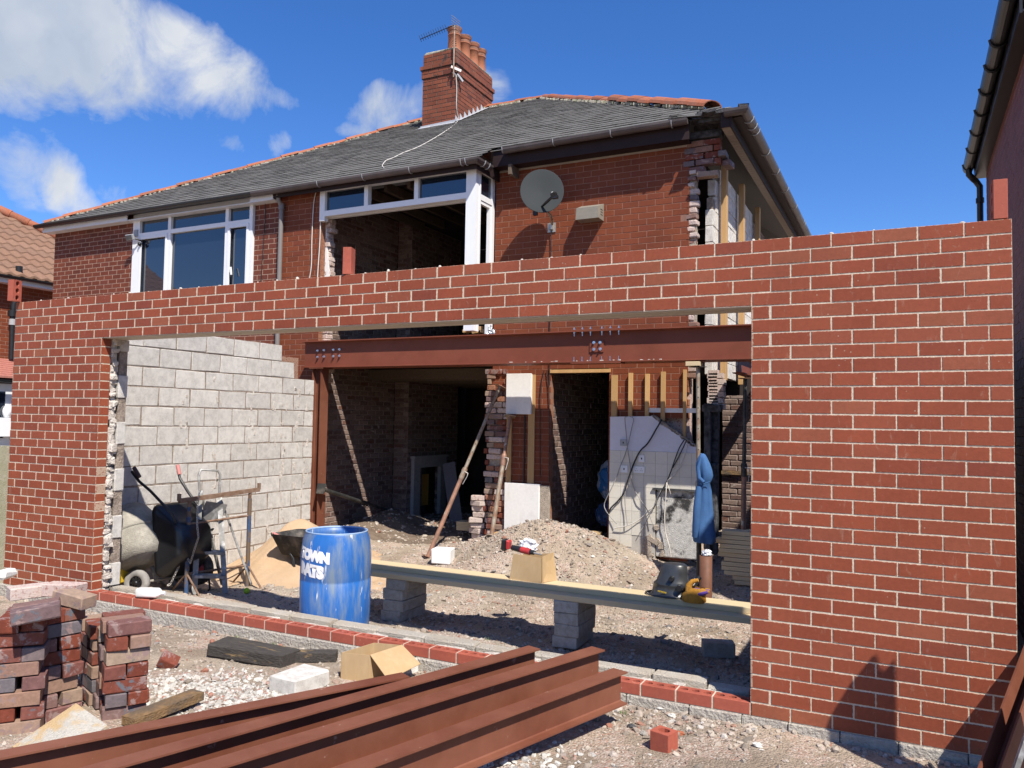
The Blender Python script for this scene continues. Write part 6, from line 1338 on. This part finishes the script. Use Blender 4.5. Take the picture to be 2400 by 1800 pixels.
# leaning steel at the right edge and the shadow it throws on the wall
def onedge(Sp):   # slide from the shadow towards the sun until it meets the photographed edge
    best = None
    for k in range(1, 400):
        t = k*.004; p = Sp+Vector((.61, -.48, 1))*t; x, y = proj(p); ex = 2400+(y-1518)*(2294-2400)/(1800-1518)
        if best is None or abs(x-ex) < best[0]: best = (abs(x-ex), p)
    return best[1]
B1 = onedge(at(2378, 1566, y=0)); B2 = onedge(at(2250, 1735, y=0)); d = (B1-B2).normalized(); k_ = (B2.z-gh(B2.x, B2.y))/d.z; foot = B2-d*k_
ls = MB(); ibeam(ls, foot, foot+d*2.6, .10, .20, .010, .008, up=(.75, -.2, .3)); ls.v = [(x+.055, y-.01, z) for x, y, z in ls.v]; solo(ls, 'steel_beam', m_steel, 'red oxide steel leaning against the bottom right corner of the new brick wall', 'steel beam')
p = at(2385, 1760, y=-.75); solo(MB().bar(p+Vector((-.02, 0, -.12)), p+Vector((.10, .02, .28)), .02, .05), 'spirit_level', m_alu, 'silver spirit level propped at the bottom right edge beside the leaning steel', 'spirit level')
# added upright shape out of view, outlined from the forked shadow on the wall
t_ = 1.4; sh_ = [(1975, 1740), (1978, 1640), (1990, 1605), (2020, 1570), (2044, 1538), (2054, 1536), (2059, 1548), (2062, 1566), (2074, 1572), (2084, 1560), (2093, 1545), (2100, 1560), (2101, 1740)]
P = [at(px, py, y=0)+Vector((.61, -.48, 1))*t_ for px, py in sh_]; P = [P[0]+Vector((-.06, -.0, -1.1))]+P+[P[-1]+Vector((0, 0, -1.1))]
sk = MB().prism(P, (.02, -.10, 0)); solo(sk, 'shadow_caster', m_oldwood, 'unseen upright shape added right of the view to throw a forked shadow on the wall', 'shadow caster')
# ---------------- reclaimed brick stacks ----------------
GS = 'reclaimed bricks stacked at the bottom left'
def rbrick(c, ang, tilt=0, mat=None, label='', group=GS, sz=(.228, .110, .073), roll=0, half=False):
    mb = MB(); R = rotz(ang) @ Matrix.Rotation(tilt, 3, 'Y') @ Matrix.Rotation(roll, 3, 'X'); mb.cbox(c, (sz[0]*(.55 if half else 1), sz[1], sz[2]), R, .0045, .0035)
    return solo(mb, 'brick', mat or m_old, label, 'brick', group)
def stack(corner, ang, n, labels, h=.077, z0=None, skip=()):
    e1 = Vector((math.cos(ang), math.sin(ang), 0)); e2 = Vector((-math.sin(ang), math.cos(ang), 0)); z = z0
    for k in range(n):
        for j in range(3):
            if (k, j) in skip: continue
            off = Vector((random.uniform(-.014, .014), random.uniform(-.014, .014), 0)); a = ang+random.uniform(-.08, .08)
            if k % 2 == 0: c = corner+e1*.11+e2*(.058+.117*j); aa = a
            elif j == 2: c = corner+e1*.115+e2*.285; aa = a
            else: c = corner+e1*(.058+.117*j)+e2*.115; aa = a+math.pi/2
            rbrick(c+off+Vector((0, 0, z+h/2-corner.z)), aa, random.uniform(-.012, .012), label=labels(k, j, n))
        z += h
    return z
def lab(name):
    def f(k, j, n):
        side = ('nearest', 'middle', 'furthest')[j]
        if k == 0: return '%s brick, bottom course of the %s' % (side, name)
        if k == n-1: return '%s brick, top course of the %s' % (side, name)
        return '%s brick, course %s of the %s' % (side, ('two', 'three', 'four', 'five', 'six', 'seven', 'eight', 'nine')[k-1], name)
    return f
z_ = .005
cA = at(243, 1688, z=z_); stack(cA, math.radians(60), 7, lab('small stack beside the gravel'), .0785, z_-.02)
cB = at(84, 1690, z=z_); zt = stack(cB, math.radians(74), 8, lab('column behind the stained slab'), .0785, z_-.03)
cC = at(-22, 1722, z=z_); zt2 = stack(cC, math.radians(50), 8, lab('column at the left picture edge'), .079, z_-.03)
# bricks behind, and the tipped ones on top
cD = at(150, 1560, z=.1); cD.z = 0
stack(Vector((cB.x-.02, cB.y+.34, z_)), math.radians(66), 6, lab('rear column between the two stacks'), .0785, z_-.03)
rbrick(cC+Vector((.09, .16, zt2+.04-cC.z)), math.radians(52), -.10, label='orange-topped reclaimed brick tipped on top of the left-hand column, left of a pair', mat=m_old)
rbrick(cC+Vector((.20, .09, zt2+.045-cC.z)), math.radians(56), -.12, label='pink and white streaked brick tipped on top of the left-hand column, right of a pair', mat=m_old)
rbrick(cB+Vector((.0, .20, zt+.04-cB.z)), math.radians(8), .12, label='long smooth red brick lying across the top of the middle column', mat=m_old)
rbrick(cB+Vector((-.24, .30, zt+.05-cB.z)), math.radians(20), .0, label='mortar-covered brick lying flat at the back of the brick pile', mat=m_broken)
rbrick(cB+Vector((-.45, .22, zt+.03-cB.z)), math.radians(70), .0, label='grey mortar-faced brick at the back left of the brick pile', mat=m_broken)
q = at(12, 1345, z=.55); solo(MB().cbox(q, (.10, .18, .06), rotz(.5), .02, .01), 'plastic_bottle', m_milk, 'white plastic container lying at the far left behind the brick pile', 'bottle')
# stained slab
a, b_, c_ = at(45, 1690, z=.06), at(190, 1640, z=.06), at(250, 1690, z=.06)
sv_ = MB(); S4 = [at(28, 1750, z=.02), at(178, 1648, z=.16), at(252, 1700, z=.10), at(130, 1790, z=.02)]
nrm = (S4[1]-S4[0]).cross(S4[3]-S4[0]).normalized(); nrm = -nrm if nrm.z < 0 else nrm
sv_.hexa([p-nrm*.075 for p in S4[::-1]]+[p for p in S4[::-1]]); sv_ = solo(sv_, 'concrete_slab', M('sand_stained_concrete', (.46, .43, .37), .93, col2=(.44, .31, .165), scale=5, thr=.47, soft=.05, var=.2, vscale=80, bmp=1.0, bscale=90, bd=.01), 'pale concrete slab stained with yellow sand leaning at the foot of the brick stacks', 'slab')
# sleeper offcuts, timber, box, blocks
def g0(px, py): 
    p = at(px, py, z=-.05); 
    for _ in range(4): p = at(px, py, z=gh(p.x, p.y))
    return p
a, b_ = g0(482, 1541), g0(657, 1566); m = (a+b_)/2; d = (b_-a); ang = math.atan2(d.y, d.x); nrm = Vector((-math.sin(ang), math.cos(ang), 0))
mb = MB(); R = rotz(ang); c = m+nrm*.11+Vector((0, 0, .045)); V = []
mb.cbox(c, (d.length, .22, .095), R, .010, .01); solo(mb, 'timber_offcut', m_oldwood, 'thick dark weathered sleeper offcut lying on the gravel', 'timber')
a, b_ = g0(690, 1558), g0(769, 1558); m = (a+b_)/2; d = b_-a; mb = MB(); mb.cbox(m+Vector((-.08, .06, .035)), (.42, .10, .075), rotz(math.atan2(d.y, d.x)), .006, .006); solo(mb, 'timber_offcut', m_oldwood, 'shorter dark timber end poking out behind the thick sleeper offcut', 'timber')
a = g0(300, 1705); b_ = g0(462, 1655); d = b_-a; mb = MB(); mb.bar(a+Vector((0, 0, .03)), b_+Vector((0, 0, .07)), .11, .05); solo(mb, 'timber_offcut', m_brownwood, 'rotten brown timber with a nail lying between the brick stacks and the steel beams', 'timber')
p1, p2, p3 = g0(633, 1625), g0(703, 1642), g0(768, 1602); v1 = p2-p1; v2 = p3-p2; an = math.atan2(v1.y, v1.x); c = (p1+p3)/2
mb = MB(); mb.cbox(Vector((c.x, c.y, gh(c.x, c.y)+.05)), (.235, .31, .105), rotz(an), .008, .004); solo(mb, 'concrete_block', m_blockw, 'speckled white concrete block lying on the gravel left of the open cardboard box', 'concrete block')
c = at(925, 1545, z=-.02); mb = MB(); mb.cbox((c.x-.03, c.y+.02, gh(c.x, c.y)+.05), (.40, .20, .10), rotz(-.45), .008, .004); solo(mb, 'concrete_block', m_blockw, 'white concrete block behind the open cardboard box against the plinth', 'concrete block')
c = g0(386, 1566); rbrick(c+Vector((0, .03, .04)), .8, .5, label='broken purple half brick lying alone on the bare earth', group=None, half=True, roll=.4)
# open cardboard box
bx = thing('cardboard_box', 'open brown cardboard box lying in front of the brick plinth', 'box', tuple(g0(830, 1600)))
q = .27125
A = at(650+545*q, 1150+1655*q, z=-.09); Bq = at(650+795*q, 1150+1680*q, z=-.09); Cq = at(650+1085*q, 1150+1575*q, z=-.09); A_ = A; u1 = (Bq-A)*1.0; u2 = (Cq-Bq)*.95; D = A+u2; h = Vector((0, 0, .20)); th = .005
def panel(mb, p, q_, r, s, n): n = Vector(n)*th; mb.hexa([p, q_, q_+n, p+n, s, r, r+n, s+n])
mb = MB(); nrm = u1.cross(Vector((0, 0, 1))).normalized(); panel(mb, A, Bq, Bq+h, A+h, -nrm); mb.build('panel', m_card, bx)
mb = MB(); n2 = u2.cross(Vector((0, 0, 1))).normalized(); panel(mb, Bq, Bq+u2, Bq+u2+h, Bq+h, -n2); mb.build('panel', m_card, bx)
mb = MB(); panel(mb, D, D+u1, D+u1+h, D+h, nrm); mb.build('panel', m_card, bx); mb = MB(); panel(mb, A, D, D+h, A+h, n2); mb.build('panel', m_card, bx)
mb = MB(); mb.hexa([A+Vector((0, 0, .004)), Bq+Vector((0, 0, .004)), Bq+u2+Vector((0, 0, .004)), D+Vector((0, 0, .004)), A+Vector((0, 0, .009)), Bq+Vector((0, 0, .009)), Bq+u2+Vector((0, 0, .009)), D+Vector((0, 0, .009))]); mb.build('base', m_card, bx)
e = n2 if n2.dot(u1) > 0 else -n2; mb = MB(); o1 = Bq+h+e*.17+Vector((.01, -.01, -.13)); o2 = Bq+u2+h+e*.18+Vector((.0, .0, -.10)); mb.hexa([Bq+h, Bq+u2+h, o2, o1, Bq+h+Vector((0, 0, .004)), Bq+u2+h+Vector((0, 0, .004)), o2+Vector((0, 0, .004)), o1+Vector((0, 0, .004))]); mb.build('flap', m_card, bx)
# single cored half brick standing at the bottom right
p = at(1563, 1778, z=-.085); me = cored(.115, .105, .10, 1, .026); me.materials.append(bpy.data.materials['cored_brick']); o = bpy.data.objects.new('brick', me); COL.objects.link(o)
pp = at(1546, 1774, z=-.085); o.location = (pp.x-.055, pp.y, gh(pp.x, pp.y)-.004); o.rotation_euler = (0, 0, -.28); tag(o, 'single bright red cut brick with one hole standing on the earth at the bottom right', 'brick')
# a few larger loose lumps that can be told apart
for i, (px, py, r, m__, lb_) in enumerate(((1478, 1650, .035, m_blockd, 'grey stone lump at the cut end of the nearest steel beam'), (1548, 1662, .030, m_gravel, 'chunk of white mortar lying below the plinth right of the steel beams'), (1575, 1680, .022, m_gravel, 'smaller white chip beside the white mortar chunk'), (1555, 1652, .024, m_ridge, 'orange brick chip behind the white mortar chunk'), (1480, 1705, .022, m_char, 'dark pebble on the sand below the nearest beam end'), (1510, 1722, .024, m_blockd, 'grey pebble between the dark pebble and the cut brick'), (1595, 1722, .022, m_ridge, 'orange brick chip on the sand left of the cut brick'), (1775, 1750, .024, m_gravel, 'white stone on the sand right of the cut brick'), (1690, 1678, .026, m_gravel, 'white upright stone chip against the footing'), (850, 1510, .04, m_blockd, 'grey mortar lump in front of the plinth above the cardboard box'))):
    c = g0(px, py); solo(crumple(c+Vector((0, 0, r*.35)), r, (1.2, .9, .6), 8, 6, .22), 'stone', m__, lb_, 'stone')
# ---------------- fence on the left ----------------
fn = thing('garden_fence', 'weathered fence with a concrete post at the far left edge', 'fence', (-9.35, -.6, -.1))
MB().box(-9.38, -9.28, .28, .38, -.2, 1.36).build('post', m_concp, fn); MB().box(-9.36, -9.30, -3.2, .275, -.2, .12).build('gravel_board', m_concp, fn)
for k in range(12): MB().cbox((-9.33+(.012 if k % 2 else 0), -.02-k*.148+.22, .72), (.02, .155, 1.18), None, .002).build('board', m_fwood, fn)
MB().box(-9.345, -9.295, -1.6, .275, 1.315, 1.35).build('rail', m_fwood, fn)
# ---------------- neighbouring house far left ----------------
NX = -17.6
nh = thing('brick_house', 'neighbouring brick house with a brown pantiled roof at the far left', 'house', (NX-3, 6, -.1)); NZ = 4.62
b, m_ = bond(0, 10.4, 0, NZ-.05, PCH, .225); wall(nh, (NX-.3, 1.0, 0), math.pi/2, b, .10, m_house, 0, stuffname='brickwork'); mortar(nh, (NX-.3, 1.0, 0), math.pi/2, m_, .10, m_hmort, rec=.003)
MB().box(NX-7, NX-.42, 1.0, 11.4, 0, NZ-.05).build('inner_wall', m_dark, nh)
MB().box(NX-.02, NX, .8, 11.8, NZ-.14, NZ+.02).build('fascia', m_fasc_w, nh); MB().box(NX-.3, NX-.021, .8, 11.8, NZ-.13, NZ-.115).build('soffit', m_fasc_w, nh)
gutter([(NX+.05, .8, NZ+.02), (NX+.05, 11.8, NZ+.0)], .055, m_blackpl, nh)
def hipx(Yf):   # where the hip line passes at picture height 530
    best = min(((abs(proj((NX+.05-s_*.05, Yf-s_*.05, NZ+.05+s_*.05*.62))[1]-530), proj((NX+.05-s_*.05, Yf-s_*.05, NZ+.05+s_*.05*.62))[0]) for s_ in range(0, 80)), key=lambda q: q[0]); return best[1]
YF = min((abs(hipx(y)-72), y) for y in np.arange(5.5, 14, .1))[1]
tv = MB(); rows_ = 15; gg = .30
for i in range(rows_):
    s0, s1 = i*gg, (i+1.12)*gg; ya, yb_ = -1.0, YF-s0; n = int((yb_-ya)/.05); V = []
    for k in range(n+1):
        y = ya+(yb_-ya)*k/n; wv = .022*math.sin(2*math.pi*y/.27)
        V += [(NX+.06-s0, y, NZ+.05+s0*.62+wv+.02), (NX+.06-s1, min(y, YF-s1*.0-.0), NZ+.05+s1*.62+wv-.012), (NX+.06-s0, y, NZ+.05+s0*.62+wv-.03)]
    tv.add(V, [(k*3, k*3+3, k*3+4, k*3+1) for k in range(n)]+[(k*3, k*3+2, k*3+5, k*3+3) for k in range(n)])
o = tv.build('pantile', m_pantile, nh); o['kind'] = 'stuff'
def hipn(p0, p1, n):
    p0 = Vector(p0); p1 = Vector(p1)
    for i in range(n): MB().tube([p0.lerp(p1, i/n), p0.lerp(p1, (i+1.03)/n)], [.12, .105], 10).build('ridge_tile', m_ridge, nh)
hipn((NX+.05, YF, NZ+.10), (NX+.05-4.4, YF-4.4, NZ+.10+4.4*.62), 15)
MB().add([(NX+.05, YF, NZ), (NX-4.4, YF-4.4, NZ+2.75), (NX-4.4, YF+4, NZ), (NX-9, YF, NZ)], [(0, 2, 1), (2, 3, 1)]).build('roof', m_pantile, nh)
pz_ = [(at(45, 660, x=NX-.1), at(45, 624, x=NX-.1)), (at(38, 745, x=NX-.1), at(30, 842, x=NX-.1))]
MB().tube(list(pz_[0]), .07, 10).build('soil_pipe', m_blackpl, nh); MB().tube([at(40, 690, x=NX-.1), at(32, 715, x=NX-.1), at(31, 735, x=NX-.1)], .06, 10).build('soil_pipe', m_blackpl, nh); MB().tube([at(30, 735, x=NX-.1), at(27, 842, x=NX-.1)], .06, 10).build('soil_pipe', m_blackpl, nh)
MB().tube([at(30.5, 728, x=NX-.1), at(30, 742, x=NX-.1)], .10, 10).build('pipe_collar', m_blackpl, nh); MB().tube([at(30, 748, x=NX-.1), at(29, 762, x=NX-.1)], .072, 10).build('pipe_collar', m_grey, nh)
# lean-to porch
p0 = at(0, 842, x=NX-.25); p1 = at(75, 842, x=NX-.25); e0 = at(0, 884, x=NX+.75)
for k in range(9):
    t0 = k/9; xx = NX-.25+t0*1.0; zz_ = p0.z+(e0.z-p0.z)*t0; xx2 = xx+.13; zz2 = p0.z+(e0.z-p0.z)*(t0+1.15/9)
    MB().hexa([(xx, 1, zz_), (xx2, 1, zz2), (xx2, 8.4, zz2), (xx, 8.4, zz_), (xx, 1, zz_+.02), (xx2, 1, zz2+.045), (xx2, 8.4, zz2+.045), (xx, 8.4, zz_+.02)]).build('tile_course', m_porch, nh)
gutter([(NX+.83, 1, e0.z-.04), (NX+.83, 8.4, e0.z-.05)], .055, m_blackpl, nh)
MB().box(NX-.2, NX+.6, 1, 8.3, -.1, e0.z-.12).build('porch', m_upvc, nh); 
ya = at(12, 1000, x=NX+.6).y
for (a, b) in ((ya-1.2, ya-.62), (ya-.45, ya-.03)): MB().box(NX+.601, NX+.61, a, b, 1.2, 2.15).build('pane', m_glass, nh)
cp = MB(); q1 = at(17, 965, x=NX+.65); cp.sphere(q1, .09, 10, 8, (1, 1, 1.5)); cp.box(q1.x-.1, q1.x+.1, q1.y-.2, q1.y+.12, q1.z-.5, q1.z-.12); cp.build('planter', m_upvc, nh)
# ---------------- neighbouring house on the right ----------------
rx = .36; rz0 = 4.86
nr = thing('brick_house', 'shaded brick side wall and black gutter of the house on the right edge', 'house', (rx+3, 4, -.1))
b, m_ = bond(0, 4.0, -.05, rz0, PCH, .225); wall(nr, (rx, 5.9, 0), -math.pi/2, b, .10, m_nbrick, 70, jy=.001, stuffname='brickwork'); mortar(nr, (rx, 5.9, 0), -math.pi/2, m_, .10, m_hmort, rec=.003)
MB().box(rx+.101, rx+6, 1.92, 5.9, -.1, rz0+.4).build('inner_wall', m_nbrick, nr)
gx_ = .185; gutter([(gx_, 6.1, rz0+.05), (gx_, 1.75, rz0+.07)], .06, m_blackpl, nr)
for y in (5.95, 5.3, 4.7, 4.1, 3.55, 3.0, 2.5): MB().tube([Vector((gx_+math.cos(math.pi*k/6)*.065, y, rz0+.06-math.sin(math.pi*k/6)*.075)) for k in range(7)], .012, 6).build('gutter_clip', m_blackpl, nr)
MB().box(.245, .265, 1.75, 6.1, rz0-.10, rz0+.12).build('fascia', m_blackpl, nr); MB().box(.266, rx+.05, 1.75, 6.1, rz0-.09, rz0-.075).build('soffit', m_blackpl, nr)
MB().add([(.20, 1.75, rz0+.13), (.20, 6.1, rz0+.13), (4.0, 6.1, rz0+2.3), (4.0, 1.75, rz0+2.3), (.20, 1.75, rz0+.10), (.20, 6.1, rz0+.10), (4.0, 6.1, rz0+2.26), (4.0, 1.75, rz0+2.26)], [(0, 3, 2, 1), (4, 5, 6, 7), (0, 1, 5, 4), (1, 2, 6, 5), (3, 0, 4, 7)]).build('roof', m_slate, nr)
MB().tube([(gx_, 5.95, rz0+.0), (gx_, 5.95, rz0-.07), (gx_+.05, 5.97, rz0-.13), (rx-.10, 5.99, rz0-.15), (rx-.06, 5.99, rz0-.22), (rx-.06, 5.99, .0)], .036, 10).build('downpipe', m_blackpl, nr)
MB().tube([(rx-.06, 5.99, rz0-.42), (rx-.06, 5.99, rz0-.36)], .045, 10).build('pipe_collar', m_blackpl, nr)
for o in [o for o in bpy.data.objects if o.parent is None and o.type == 'MESH' and 'label' not in o and 'kind' not in o]: print('UNTAGGED', o.name)
